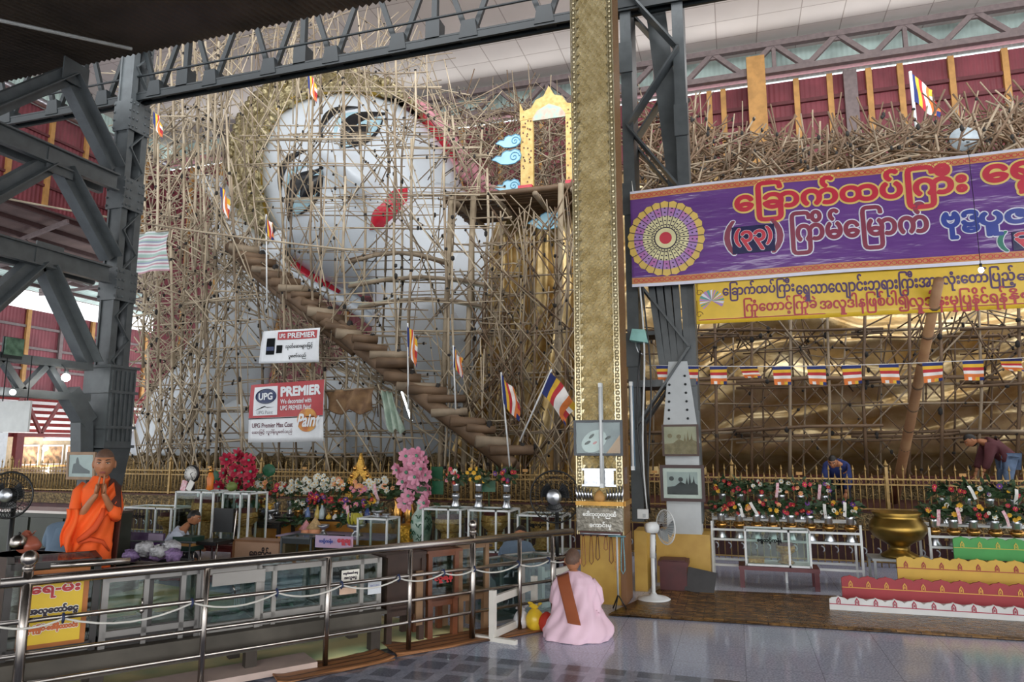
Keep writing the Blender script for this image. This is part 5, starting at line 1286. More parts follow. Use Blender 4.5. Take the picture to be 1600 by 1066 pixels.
# long red tables carrying the glass cases
def table(name, label, O, w, d, h, top, leg, lw=.05, grp=None, th=.035, rz=0):
    t = thing(name, label, 'table', O, rz, grp)
    MB().box((0, 0, h - th / 2), (w, d, th)).build('top', top, t)
    for x in (-w / 2 + lw, w / 2 - lw):
        for y in (-d / 2 + lw, d / 2 - lw): MB().box((x, y, (h - th) / 2), (lw, lw, h - th)).build('leg', leg, t)
    MB().box((0, -d / 2 + lw, h - th - .04), (w - .1, .02, .06)).build('apron', top, t)
    return t
table('low_table', 'low dark red table under the three left glass cases', (-8.75, 9.85, 0), 2.3, .6, .3, mRedWood, mRedWood)
table('low_table', 'low dark red table under the glass cases left of the gold pillar', (-3.45, 10.2, 0), 2.3, .6, .33, mRedWood, mRedWood)
cA = glasscase('glass_case', 'white-framed glass case with a red-topped gilt drum, just right of the monk', (-9.28, 9.72, .31), .98, .5, .55)
gilt_drum((-9.03, 9.76, .34), .23, .42, 'red-topped gilt drum in the glass case just right of the monk')
MB().merge(textmb('ေရွှသင်္ကန်း', w=.34, h=.1, bold=.005), Matrix(((1, 0, 0), (0, 0, -1), (0, 1, 0))), (-.2, -.262, .4)).build('lettering', mPicDark, cA)
cB = glasscase('glass_case', 'tall white-framed glass case below the clock', (-8.42, 9.8, .31), .74, .5, .82)
gilt_drum((-8.4, 9.82, .34), .24, .68, 'tall two-tier gilt stand in the glass case below the clock', top='gold')
cC = glasscase('glass_case', 'white-framed glass case beside the black chair, below the red lotus flowers', (-7.75, 9.95, .31), .5, .46, .8)
gilt_drum((-7.75, 9.97, .34), .2, .5, 'gilt urn in the glass case beside the black chair')
cD = glasscase('glass_case', 'white-framed glass case right of the green porcelain vase', (-4.2, 10.1, .34), .6, .5, .6)
gilt_drum((-4.18, 10.12, .37), .23, .46, 'wide gilt drum in the glass case right of the green porcelain vase')
cE = glasscase('glass_case', 'white-framed glass case in the middle between green vase and gold pillar', (-3.46, 10.1, .34), .62, .5, .6)
gilt_drum((-3.46, 10.12, .37), .2, .54, 'tall carved gilt stand in the middle case left of the gold pillar')
cF = glasscase('glass_case', 'white-framed glass case behind the black fan by the gold pillar', (-2.72, 10.2, .34), .66, .5, .54)
gilt_drum((-2.74, 10.22, .37), .2, .46, 'gilt drum in the glass case behind the black fan')
MB().merge(textmb('ေရွှသင်္ကန်း', w=.3, h=.08, bold=.004), Matrix(((1, 0, 0), (0, 0, -1), (0, 1, 0))), (0, -.262, .4)).build('lettering', mPicDark, cF)
cS = glasscase('glass_case', 'white-framed open case in front of the orange altar', (-5.18, 9.75, .2), .48, .4, .6, mull=False)
table('low_table', 'small low table under the open white-framed case', (-5.18, 9.75, 0), .5, .45, .19, mRedWood, mRedWood)
# clock, calendars
ck = thing('round_clock', 'round white-faced clock standing on the tall glass case', 'clock', (-8.68, 9.74, 1.13))
QC = Matrix.Rotation(R(90), 3, 'X')
MB().lathe([(.0, .02), (.13, .02), (.145, .01), (.145, -.03), (0, -.03)], (0, 0, .27), 24, Q=QC).build('rim', mBlackPl, ck)
MB().lathe([(.0, .026), (.126, .024)], (0, 0, .27), 24, Q=QC).build('face', mPaper, ck)
h_ = MB()
for a, L in ((R(60), .06), (R(-35), .095)): h_.bar((0, -.03, .27), (L * sin(a) * (1 if L < .08 else -1), -.03, .27 + (L * cos(a) if L < .08 else -L * cos(a))), .012, .004)
h_.build('hands', mPicDark, ck)
m_ = MB()
for k in range(12): m_.box((.105 * sin(k * PI / 6), -.029, .27 + .105 * cos(k * PI / 6)), (.008, .003, .016), rot=Matrix.Rotation(k * PI / 6, 3, 'Y'))
m_.build('hour_marks', mPicDark, ck, kind='stuff')
MB().box((0, .0, .06), (.12, .06, .12)).build('stand', mBlackPl, ck)
for k, (x, c, l) in enumerate(((-8.75, ['pink', 'white'], 'floral leaning card below the clock'), (-8.62, ['white'], 'white leaning card below the clock'))):
    t = thing('leaning_card', l, 'card', (x, 9.66, 1.13)); MB().box((0, 0, .08), (.1, .015, .17), rot=Matrix.Rotation(R(14 + 14 * k), 3, 'Y')).build('sheet', mRibP if k == 0 else mPaper, t)
oc = thing('orange_ornament', 'small orange and gold ornament on top of the tall glass case', 'ornament', (-8.3, 9.75, 1.13))
MB().lathe([(0, 0), (.06, .02), (.05, .1), (.06, .2), (.03, .3), (0, .33)], n=10).build('body', M('orange_plastic', 'd9782a', rough=.4), oc); MB().lathe([(.05, .3), (.02, .36), (0, .4)], n=8).build('top', mCopper, oc)
fb = thing('green_fruit_bowl', 'small round green coconut on the glass case below the red lotus', 'fruit', (-7.95, 9.85, 1.12)); MB().ell((0, 0, .08), (.09, .09, .08), 12, 8).build('fruit', M('green_husk', '6a7a3c', rough=.5), fb)
# big lotus blossoms
def lotus_mesh(r, m1, heart):
    b = MB()
    for l, (rr_, up, n) in enumerate(((1, .3, 7), (.8, .75, 6), (.5, 1.0, 5))):
        for k in range(n):
            a = 2 * PI * (k + .5 * l) / n; d = Vector((cos(a), 0, sin(a))); s = Vector((-sin(a), 0, cos(a))); z = Vector((0, -1, 0)); q = r * rr_
            pts = [Vector((0, 0, 0)), d * q * .5 + s * q * .3 + z * q * up * .4, d * q * .85 + s * q * .22 + z * q * up * .75, d * q * 1.02 + z * q * up, d * q * .85 - s * q * .22 + z * q * up * .75, d * q * .5 - s * q * .3 + z * q * up * .4, d * q * .55 + z * q * up * .3]
            b.add(pts, [(0, 1, 6), (1, 2, 6), (2, 3, 6), (3, 4, 6), (4, 5, 6), (5, 0, 6)], 0, True)
    b.ell((0, -r * .3, 0), (r * .2, r * .14, r * .2), 8, 5, 1)
    return b.mesh('lotus_blossom', [m1, heart])
mHeart = M('green_seed_head', '4e8a6a', rough=.5)
mLR = M('deep_pink_petal', 'c2364f', rough=.45, col2='a92440', scale=6); mLP = M('light_pink_petal', 'dd93ad', rough=.45, col2='e6a9be', scale=6)
LR, LP = lotus_mesh(.125, mLR, mHeart), lotus_mesh(.14, mLP, mHeart)
def lotus(name, label, O, base_z, mesh, spots, Y, vasefn):
    t = thing(name, label, 'flower arrangement', O)
    vasefn(t)
    for k, (px, py) in enumerate(spots):
        p = PY(px, py, Y + rf.uniform(-.12, .1)) - Vector(O)
        put(mesh, 'lotus_blossom', t, p, rf.uniform(.85, 1.12), (rf.uniform(-.5, .3), rf.uniform(0, 6), rf.uniform(-.5, .5)))
        MB().tube([Vector((0, 0, base_z)), Vector((p.x * .5, .12, (base_z + p.z) * .5)), p + Vector((0, .03, 0))], .01, 5).build('stem', mLeaf, t)
    return t
O = tuple(at(372, 800, 10.4)); zb = O[2] - .1
def v1(t):
    MB().lathe([(0, -.02), (.09, -.02), (.1, .02), (.12, .12), (.07, .2), (.09, .24)], n=16).build('vase', mSilver, t)
    foliage((0, .08, .42), (.45, .2, .36), 60, .2).build('foliage', mLeaf, t)
    for px, py in ((352, 790), (372, 795), (395, 790), (420, 735), (335, 745)):
        p = at(px, py, 10.45) - Vector(O); MB().ell(p, (.14, .02, .11), 12, 5).build('lotus_leaf', mLeaf2, t)
lotus('red_lotus_arrangement', 'tall bunch of deep pink-red artificial lotus left of the white flowers', O, .2, LR, ((355, 718), (372, 712), (389, 720), (380, 716), (352, 740), (369, 735), (380, 738), (393, 737), (362, 752), (344, 760), (374, 756), (390, 752), (384, 768), (358, 772), (374, 778), (388, 771), (366, 764)), 10.35, v1)
t = bpy.data.objects['red_lotus_arrangement']
O = tuple(at(658, 850, 10.15))
def v2(t):
    pv = M('celadon_porcelain', '8fae9f', rough=.15, col2='c4d4c8', scale=7)
    MB().lathe([(0, 0), (.11, 0), (.12, .03), (.155, .16), (.17, .3), (.15, .42), (.085, .5), (.07, .58), (.095, .63), (.085, .64)], n=24).build('porcelain_vase', pv, t, label='green and white porcelain vase')
    dg = MB()
    for k in range(16):
        a = -PI / 2 + rf.uniform(-1.1, 1.1); z = .08 + k * .026; dg.tube([((.165 + .008) * cos(a + q * .12), (.165 + .008) * sin(a + q * .12), z + .03 * sin(q * 1.7 + k)) for q in range(5)], .008, 4)
    dg.build('dark_scroll_pattern', mLeaf2, t)
    foliage((0, .1, .85), (.3, .2, .3), 40, .2).build('foliage', mLeaf, t)
    for px, py, s in ((683, 740, .13), (684, 762, .13), (640, 730, .08)):
        p = at(px, py, 10.3) - Vector(O); MB().box(p, (s * 1.5, .02, s * 1.6)).build('lotus_leaf', mLeaf2, t, label='square-cut green leaf')
lotus('pink_lotus_arrangement', 'tall bunch of light pink artificial lotus in a green porcelain vase', O, .62, LP, ((635, 713), (652, 712), (662, 722), (648, 724), (622, 734), (637, 738), (665, 742), (632, 752), (646, 756), (656, 762), (668, 764), (640, 775), (634, 785), (665, 786), (650, 745), (660, 733)), 10.1, v2)
# altar tables
alt = thing('orange_altar', 'two-step altar draped in orange-gold cloth behind the offerings', 'altar', (-6.7, 10.9, 0))
MB().box((-.05, .2, .3), (2.9, .5, .6)).build('upper_step', mOr, alt); MB().box((-.05, -.08, .6), (2.95, .06, .03)).box((-.05, .2, .615), (2.95, .55, .02)).build('upper_edge', mBlackW, alt)
MB().box((.475, -.45, .2), (1.95, .7, .4)).build('lower_step', mOr, alt); MB().box((.475, -.45, .41), (2.0, .74, .02)).build('lower_top', M('lilac_cloth', 'a99bb5', rough=.7, var=.1), alt)
gp = thing('gold_foil_drum', 'upright gold foil drum left of the porcelain vase', 'drum', (-5.0, 10.35, 0)); MB().lathe([(0, 0), (.16, 0), (.16, .62), (.14, .64), (0, .64)], n=14).build('drum', M('crumpled_gold_foil', 'b98a2f', rough=.3, metal=.8, bump=.8, bscale=14), gp)
# gold arched shrine
sh = thing('gold_arch_shrine', 'small flame-shaped gilded arch behind the white flowers', 'shrine', at(562, 778, 11.25))
MB().prism([(-.26, 0), (-.3, .1), (-.26, .28), (-.18, .4), (-.08, .52), (0, .78), (.08, .52), (.18, .4), (.26, .28), (.3, .1), (.26, 0), (.16, 0), (.18, .14), (.1, .3), (0, .42), (-.1, .3), (-.18, .14), (-.16, 0)], .06).build('arch', M('bright_gilt', 'd9a950', rough=.25, metal=.8, bump=.5, bscale=40), sh)
for s in (-1, 1):
    for k in range(4): MB().ell((s * (.28 - .06 * k), -.03, .12 + .13 * k), (.04, .03, .05), 7, 5).build('flame', mCopper, sh)
MB().box((0, .04, -.05), (.6, .1, .1)).build('base', mCopper, sh)
# flower bunches on the altar
DAISY = blossom_mesh(.055, 'white')
def bunch(px, py, Y, r, label, cols, n, zbase, vs='silver', nl=70, ry=.7, bm=None, sc=1.0, rib=0):
    top = at(px, py, Y); t = thing('flower_bunch', label, 'flowers', (top.x, Y, zbase), 0, 'flower bunches on the altar'); hz = top.z - zbase
    if vs == 'silver': MB().lathe([(0, 0), (.07, 0), (.05, .05), (.035, hz * .3), (.07, hz * .45), (.06, hz * .5)], n=12).build('vase', mSilver, t)
    else: MB().lathe([(0, 0), (.06, 0), (.075, hz * .2), (.07, hz * .4), (.085, hz * .5)], n=12).build('vase', mCopper, t)
    foliage((0, 0, hz - r * .3), (r, r * .6, r * ry), nl, .13).build('foliage', mLeaf, t)
    for k in range(n):
        a = rf.uniform(0, 2 * PI); q = math.sqrt(rf.random())
        put(bm or BM[cols[k % len(cols)]], 'blossom', t, (r * 1.05 * q * cos(a), -r * .55 * math.sqrt(max(0, 1.05 - q * q)), hz + r * ry * q * sin(a)), sc * rf.uniform(.8, 1.2), (rf.uniform(-.6, .2), 0, rf.uniform(-.6, .6)))
    for k in range(rib): put(RIBP, 'ribbon', t, (rf.uniform(-.05, .1), -r * .7, hz), 1.1, (0, -.35, 0))
    return t
bunch(455, 760, 11.15, .2, 'white daisies, left end of the white row on the altar', ['white'], 22, .63, bm=DAISY)
bunch(480, 757, 11.15, .2, 'white daisies, second bunch of the white row', ['white'], 22, .63, bm=DAISY)
bunch(508, 753, 11.15, .22, 'white daisies, tallest middle bunch of the white row', ['white'], 26, .63, bm=DAISY)
bunch(534, 757, 11.15, .17, 'white and cream daisies at the right of the white row', ['white', 'peach'], 16, .63)
bunch(588, 756, 11.1, .22, 'white bunch with a pink printed ribbon right of the gold arch', ['white'], 24, .63, bm=DAISY, rib=1)
bunch(412, 750, 10.9, .22, 'pale peach and white blossoms in a brass vase right of the red lotus', ['peach', 'white', 'white'], 16, .63, 'brass', sc=1.25)
bunch(434, 764, 11.1, .2, 'dark red and orange flowers between peach and white blossoms', ['red', 'rose', 'peach'], 14, .63)
bunch(496, 780, 10.85, .17, 'crimson and violet orchids in front of the white row', ['rose', 'violet', 'red'], 18, .63)
bunch(526, 783, 10.85, .12, 'small green plant with red flowers on the altar', ['red'], 7, .63, 'brass')
bunch(543, 786, 10.85, .11, 'mauve drooping flowers beside the small red-flowered plant', ['pink', 'violet'], 8, .63)
bunch(563, 762, 11.0, .16, 'pink flowers in front of the gold arch', ['pink', 'peach'], 12, .63)
bunch(552, 790, 10.7, .14, 'leafy bunch with pink trailing ribbon below the gold arch', ['pink'], 5, .63, rib=1)
bunch(575, 785, 10.75, .12, 'orange and blue flowers left of the open white-framed case', ['yellow', 'violet', 'red'], 7, .63)
bunch(618, 762, 10.9, .2, 'leafy plant in a tall bronze vase left of the pink lotus', ['white', 'peach'], 5, .5, 'brass', nl=120)
bunch(467, 785, 10.8, .09, 'small white spray in a brass jar on the altar', ['white'], 5, .63, 'brass')
for px, py, c, l, gr_ in ((712, 765, ['rose', 'pink', 'white', 'red'], 'silver vase of dark red roses on the glass case right of the green vase', 0), (748, 768, ['yellow'], 'silver vase of yellow flowers on the middle glass cases', 0), (792, 762, ['rose', 'violet', 'red'], 'silver vase of red and violet flowers on the case left of the black fan', 0)):
    p = at(px, 793, 10.15); tv = vase(p.x, 10.15, .945, l, c, 9, 0, .17, 'silver vases on the glass cases')
    for ch in tv.children:
        if ch.name.startswith('belly'): ch.data = MB().lathe([(.045, .115), (.06, .14), (.065, .165), (.06, .195), (.045, .205)], n=14).mesh('belly', mSilver)
gl = thing('green_lotus_leaf', 'square green lotus leaf behind the yellow flowers', 'leaf', at(763, 760, 10.35)); MB().box((0, 0, 0), (.22, .02, .17), rz=.2).build('leaf', mLeaf2, gl); MB().tube([(0, .02, -.06), (0, .04, -.36)], .012, 5).build('stem', mLeaf, gl)
# bowls, jars and bottles on the altar
def bowl(px, py, Y, r, h, label, mat, fruit=None, zb=None):
    p = at(px, py, Y); t = thing('offering_bowl', label, 'bowl', (p.x, Y, zb if zb is not None else p.z), 0, 'offering bowls')
    MB().lathe([(0, 0), (r * .7, 0), (r * .6, h * .12), (r * .3, h * .4), (r * .35, h * .55), (r * .95, h * .75), (r, h), (r * .9, h * .95), (0, h * .8)], n=18).build('bowl', mat, t)
    if fruit == 'banana':
        t2 = thing('banana_bunch', 'bunch of greenish yellow bananas heaped on the silver stand before the altar', 'bananas', (p.x, Y, (zb if zb is not None else p.z)))
        for k in range(14):
            a = rf.uniform(-1, 1); MB().tube([(a * r * .7, rf.uniform(-.05, .05), h * .9), (a * r * .9, -.04, h + .07), (a * r * .8, -.05, h + .17)], [.02, .024, .008], 6).build('banana', M('banana_%d' % k, 'c9b23c', col2='8fa03c', rough=.5, scale=3), t2)
    elif fruit: foliage((0, 0, h + .03), (r, r, .08), 24, .09).build('garnish', mLeaf if fruit == 'green' else mPet[fruit], t)
    return t
bowl(421, 806, 10.7, .14, .17, 'wide silver offering bowl with yellow flowers on the black table', mSilver, 'yellow', .6)
bowl(557, 832, 10.35, .16, .2, 'silver stand heaped with green bananas before the altar', mSilver, 'banana', .42)
bowl(505, 832, 10.4, .1, .16, 'small silver pedestal bowl on the lilac cloth', mSilver, None, .42)
bowl(590, 806, 9.75, .1, .1, 'silver bowl with greenery on the open white-framed case', mSilver, 'green', .8)
bowl(604, 808, 9.75, .07, .05, 'flat silver dish on the open white-framed case', mSilver, None, .8)
for px, l, c, hgt in ((482, 'blue-white bottle on the altar', '6f86b5', .2), (497, 'thin gold bottle on the altar', 'c9b060', .22), (504, 'clear pointed bottle on the altar', 'b5c4c8', .24), (515, 'yellow jar on the altar', 'd9b03a', .1), (525, 'white cup on the altar', 'd9d9d4', .1), (537, 'pale green cup on the altar', '7fa59a', .12), (575, 'dark blue figure on the altar', '3a4f8a', .26)):
    p = at(px, 812, 10.75); t = thing('altar_vessel', l, 'bottle', (p.x, 10.72, .63), 0, 'bottles and cups on the altar')
    MB().lathe([(0, 0), (.045, 0), (.05, hgt * .3), (.04, hgt * .6), (.018, hgt * .75), (.02, hgt)], n=10).build('body', M('vessel_' + c, c, rough=.25), t); MB().ell((0, 0, hgt), (.024, .024, .02), 8, 5).build('stopper', mCopper, t)
for px, c, l, s in ((478, 'c98a8f', 'small pink cone-roofed model on the lilac cloth', .12), (492, 'bfa070', 'small golden cone-roofed model on the lilac cloth', .15)):
    p = at(px, 830, 10.4); t = thing('umbrella_model', l, 'ornament', (p.x, 10.4, .42), 0, 'cone-roofed models'); MB().lathe([(s, .0 + s * .6), (s * .5, s * 1.2), (0, s * 1.9)], n=14).build('roof', M('cone_' + c, c, rough=.6, var=.2, scale=30), t); MB().lathe([(0, 0), (s * .7, 0), (s * .6, s * .7), (0, s * .7)], n=12).build('base', mPet['peach'], t)
for px, l in ((397, 'brass urn on the black table below the peach blossoms'), (622, 'tall bronze vase behind the gold foil drum, left'), (640, 'tall bronze vase behind the gold foil drum, right')):
    p = at(px, 800, 10.55); hgt = .24 if px == 397 else .4
    t = thing('bronze_vase', l, 'vase', (p.x, 10.55, .63 if px == 397 else .62)); MB().lathe([(0, 0), (.07, 0), (.075, .02), (.09, hgt * .5), (.06, hgt * .75), (.075, hgt)], n=16).build('body', mCopper, t); MB().tube([(.075 * cos(q), .075 * sin(q), hgt) for q in [i * PI / 6 for i in range(12)]], .008, 5, closed=True).build('rim', mCopper, t)
table('black_side_table', 'black lacquer side table under the brass urn', (-7.75, 10.5, 0), .95, .5, .6, mBlackW, mBlackW)
for px, l, s in ((470, 'dark leafy spray spilling over the altar edge, left', .14), (540, 'dark leafy spray spilling over the altar edge, right', .15), (440, 'fern lying on the lower altar step', .14)):
    p = at(px, 815, 10.5); t = thing('leaf_spray', l, 'plant', (p.x, 10.5, p.z), 0, 'leafy sprays on the altar'); foliage((0, 0, 0), (s, .1, s * .6), 50, .12).build('leaves', mLeaf, t); MB().tube([(-s * .6, 0, -.1), (0, -.02, .02), (s * .6, 0, -.08)], .008, 5).build('stem', mLeaf2, t)
# framed photograph of a seated statue by the monk
def paintseated(t, w, h):
    flat(t, [(-w / 2, -h / 2), (w / 2, -h / 2), (w / 2, h / 2), (-w / 2, h / 2)], mPicBlue, 'print', 0)
    flat(t, [(-.2, -.13), (.2, -.13), (.19, -.08), (.05, -.03), (-.04, .03), (-.06, .09), (-.075, .14), (-.1, .14), (-.115, .09), (-.12, .04), (-.17, .03), (-.19, -.06)], mPicDark, 'print_shape', -.003)
framed('framed_picture', 'wood-framed dark photograph of a seated statue behind the monk', tuple(at(127, 728, 9.3)), .62, .46, .045, M('light_wood_frame', '93775c', rough=.5), paintseated, .05)
pst = thing('picture_post', 'grey post holding the wood-framed photograph behind the monk', 'post', (at(127, 780, 9.4).x, 9.4, 0)); MB().box((0, 0, .68), (.2, .06, 1.36)).build('post', mSteel, pst); MB().box((-.02, -.04, 1.12), (.12, .01, .09)).build('note', mPaper, pst, label='small white note')
wb = thing('white_board', 'blank white board hanging at the left edge above the side shed', 'board', at(21, 651, 7.8)); MB().box((0, 0, 0), (.66, .03, .46)).build('panel', mWhite, wb); MB().tube([(-.25, 0, .2), (-.25, 0, .9)], .008, 5).tube([(.25, 0, .2), (.25, 0, .9)], .008, 5).build('hanger', mSteelD, wb)
# lamps on the left girder
for k, (px, py, r_, l) in enumerate(((103, 590, .07, 'bright round lamp on the left girder by the steel column'), (20, 613, .045, 'smaller bright lamp under the left girder'))):
    p = PX(px, py, -10.95); t = thing('flood_lamp', l, 'lamp', p); MB().ell((0, 0, 0), (r_, r_, r_), 12, 8).build('bulb', mGlow, t); MB().lathe([(r_ * .5, r_ * .8), (r_ * .5, r_ * 2)], n=8).build('socket', mSteel, t); MB().tube([(0, 0, r_ * 1.8), (-.15, 0, .25)], .012, 5).build('arm', mSteel, t)
    point('flood_lamp_light', tuple(p + Vector((.25, -.2, -.1))), 9 if k == 0 else 5, (1, .97, .9))
for x, y, l in ((-37.4, 31.5, 'glowing white tube lamp under the red shed roof'),):
    t = thing('tube_lamp', l, 'lamp', (x, y, 2.25)); MB().tube([(0, -1.2, 0), (0, 1.2, 0)], .05, 6).build('tube', mGlowS, t); MB().box((0, 0, .1), (.15, 2.4, .06)).build('batten', mWhite, t)
for k, (y, z) in enumerate(((31.9, 1.75), (32.2, .25))):
    t = thing('wall_bulb', ('bright bulb high on the lit far side wall' , 'bright bulb low on the lit far side wall')[k], 'lamp', (-39.2, y, z)); MB().ell((0, 0, 0), (.16, .16, .16), 8, 6).build('bulb', mGlow, t); MB().tube([(-.2, 0, 0), (-.1, 0, 0)], .05, 6).build('base', mWhite, t); point('wall_bulb_light', (-38.8, y, z), 130, (1, .9, .75))
# dark cabinets at the far left
cb = thing('dark_cabinet', 'row of dark green cabinets with a bright top edge behind the monk', 'cabinet', (-10.3, 8.0, 0))
mCab = M('dark_green_cabinet', '34372f', rough=.4, var=.15)
MB().box((0, .25, .44), (3.4, .5, .88)).build('body', mCab, cb); MB().box((0, .25, .9), (3.44, .54, .035)).build('top', mSteelRail, cb)
for k in range(5): MB().box((-1.35 + k * .67, -.012, .43), (.62, .02, .78)).build('door', mCab, cb)
# carton, glass boxes, woven hamper, lilac banner
kb = thing('wooden_box', 'flat light-brown wooden box with dark Burmese lettering before the altar', 'box', (-6.95, 9.35, .0))
MB().box((0, .1, .22), (.92, .3, .44)).build('body', M('light_plywood', 'a58369', rough=.6, var=.08, scale=3), kb)
for x, w, z, h in ((0, .92, .43, .03), (0, .92, .02, .03)): MB().box((x, -.06, z), (w, .02, h)).build('edge', mBrownOil, kb)
for x in (-.45, .38): MB().box((x, -.06, .22), (.03, .02, .44)).build('edge', mBrownOil, kb)
MB().merge(textmb('ေရွှဆိုင်း', w=.38, h=.2, bold=.006), Matrix(((1, 0, 0), (0, 0, -1), (0, 1, 0))), (.03, -.055, .24)).build('lettering', M('dark_brown_ink', '30201c', rough=.6), kb)
t = glasscase('small_glass_box', 'small grey glass display box right of the plywood box', (-6.2, 9.35, 0.02), .5, .4, .52, mSteel, mull=False); MB().box((0, -.205, .46), (.46, .015, .08)).build('top_band', mSteelD, t)
t = glasscase('small_glass_box', 'dark-framed glass box behind the woven hamper', (-5.86, 9.5, .02), .26, .36, .5, mSteelD, mull=False)
hm_ = thing('woven_hamper', 'dark woven hamper under the lilac printed cloth', 'hamper', (-5.47, 9.3, 0)); MB().box((0, 0, .2), (.5, .38, .36)).build('body', M('dark_weave', '4a4244', rough=.8, bump=1, bscale=60, col2='635a5a', scale=60), hm_); MB().box((0, 0, .4), (.5, .38, .03)).build('lid', mBlackPl, hm_)
lb_ = thing('lilac_printed_cloth', 'lilac and pink printed cloth sign hanging over the woven hamper', 'sign', (-5.52, 9.09, .47)); MB().grid(lambda u, v: (.62 * (u - .5), -.02 - .01 * sin(u * 9), .12 - .17 * v), 12, 4).build('cloth', M('lilac_vinyl', 'b9aacb', rough=.5, col2='cfa6bd', scale=5), lb_)
MB().merge(textmb('သင်္ကန်း', w=.22, h=.07, bold=.004), Matrix(((1, 0, 0), (0, 0, -1), (0, 1, 0))), (-.12, -.045, .04)).build('lettering', mBanBlue, lb_); MB().merge(textmb('ေရွှချ', w=.2, h=.08, bold=.006), Matrix(((1, 0, 0), (0, 0, -1), (0, 1, 0))), (.17, -.045, .04)).build('lettering', mBanRed, lb_)
pb = thing('purple_poster', 'purple and white printed poster sheet on a stand right of the monk', 'poster', (-8.75, 8.9, .12)); MB().box((0, 0, .21), (.8, .02, .42)).build('sheet', M('purple_print', '5d4668', rough=.5, col2='8d7a96', scale=4), pb); MB().box((.24, -.012, .24), (.28, .006, .34)).build('pale_field', M('lilac_field', 'b5a4bd', rough=.5), pb)
MB().merge(textmb('၁၃', w=.18, h=.14, bold=.012), Matrix(((1, 0, 0), (0, 0, -1), (0, 1, 0))), (.24, -.018, .22)).build('lettering', M('purple_ink_dark', '6a3f86', rough=.5), pb); MB().box((-.3, .05, -.05), (.05, .1, .14)).box((.3, .05, -.05), (.05, .1, .14)).build('foot', mSteelD, pb)
# heap of plastic bags
r9 = random.Random(9)
for k in range(7):
    p = at(205 + k * 11, 868 - (k % 3) * 6, 8.2); t = thing('bag_bundle', 'crumpled silver-white plastic bundle in the heap right of the monk, ' + ['left end', 'second', 'third', 'middle', 'fifth', 'sixth', 'right end'][k] + ' of the heap', 'bag', (p.x, 8.2 + .1 * (k % 2), max(p.z, .09)), 0, 'plastic bundles in the heap')
    MB().ell((0, 0, 0), (.13, .1, .08), 14, 9, fn=lambda q, d: q * (1 + r9.uniform(-.25, .3))).build('wrap', M('crumpled_plastic_%d' % k, 'bdbcc0' if k % 3 else '9a7fae', rough=.25, var=.3, scale=20), t)
tt = table('low_counter', 'low wooden counter under the heap of plastic bundles', (-8.05, 8.2, 0), 1.0, .5, .2, M('worn_counter', '6a5c52', rough=.5), mSteelD)
# chair, gift box, thin rail
ch = thing('folding_chair', 'chrome-framed black chair in front of the red lotus', 'chair', (-7.62, 9.1, 0))
MB().box((0, 0, .42), (.42, .4, .05)).build('seat', mBlackPl, ch); MB().box((0, .2, .72), (.36, .03, .36)).build('backrest', mBlackPl, ch)
for x in (-.2, .2):
    MB().tube([(x, .24, 0), (x, .2, .45), (x, .24, .86), (x * .9, .24, .9)], .014, 7).build('frame', mSteelRail, ch); MB().tube([(x, -.2, 0), (x, -.15, .42)], .014, 7).build('leg', mSteelRail, ch)
gb = thing('dark_green_box', 'dark green donation box with a gold band on a thin stand', 'box', (-7.95, 8.95, .3)); MB().box((0, 0, .11), (.36, .26, .2)).build('body', M('bottle_green', '1f3d33', rough=.5), gb); MB().box((0, -.005, .1), (.365, .27, .04)).build('band', mYellow, gb)
for x in (-.14, .14):
    for y in (-.1, .1): MB().tube([(x, y, .02), (x * 1.2, y, -.3)], .012, 6).build('leg', mSteelRail, gb)
rl = thing('thin_rail', 'thin grey tube rail in front of the white-shirted person', 'rail', (-8.6, 8.7, 0))
MB().tube([(-.9, 0, .42), (1.0, 0, .46)], .014, 7).tube([(-.9, 0, .2), (1.0, 0, .22)], .01, 7).build('bar', mSteel, rl)
for x in (-.8, 0, .9): MB().tube([(x, 0, 0), (x, 0, .44)], .012, 7).build('post', mSteel, rl)
rm = thing('pink_floor_cloth', 'pinkish red cloth spread on the floor before the red tables', 'cloth', (-7.8, 8.5, .0)); MB().grid(lambda u, v: (-.9 + 1.8 * u, -.3 + .7 * v, .012 + .01 * sin(u * 20 + v * 9)), 20, 8).build('cloth', M('pink_red_cloth', '8f3a4c', rough=.8, var=.2, scale=10), rm)
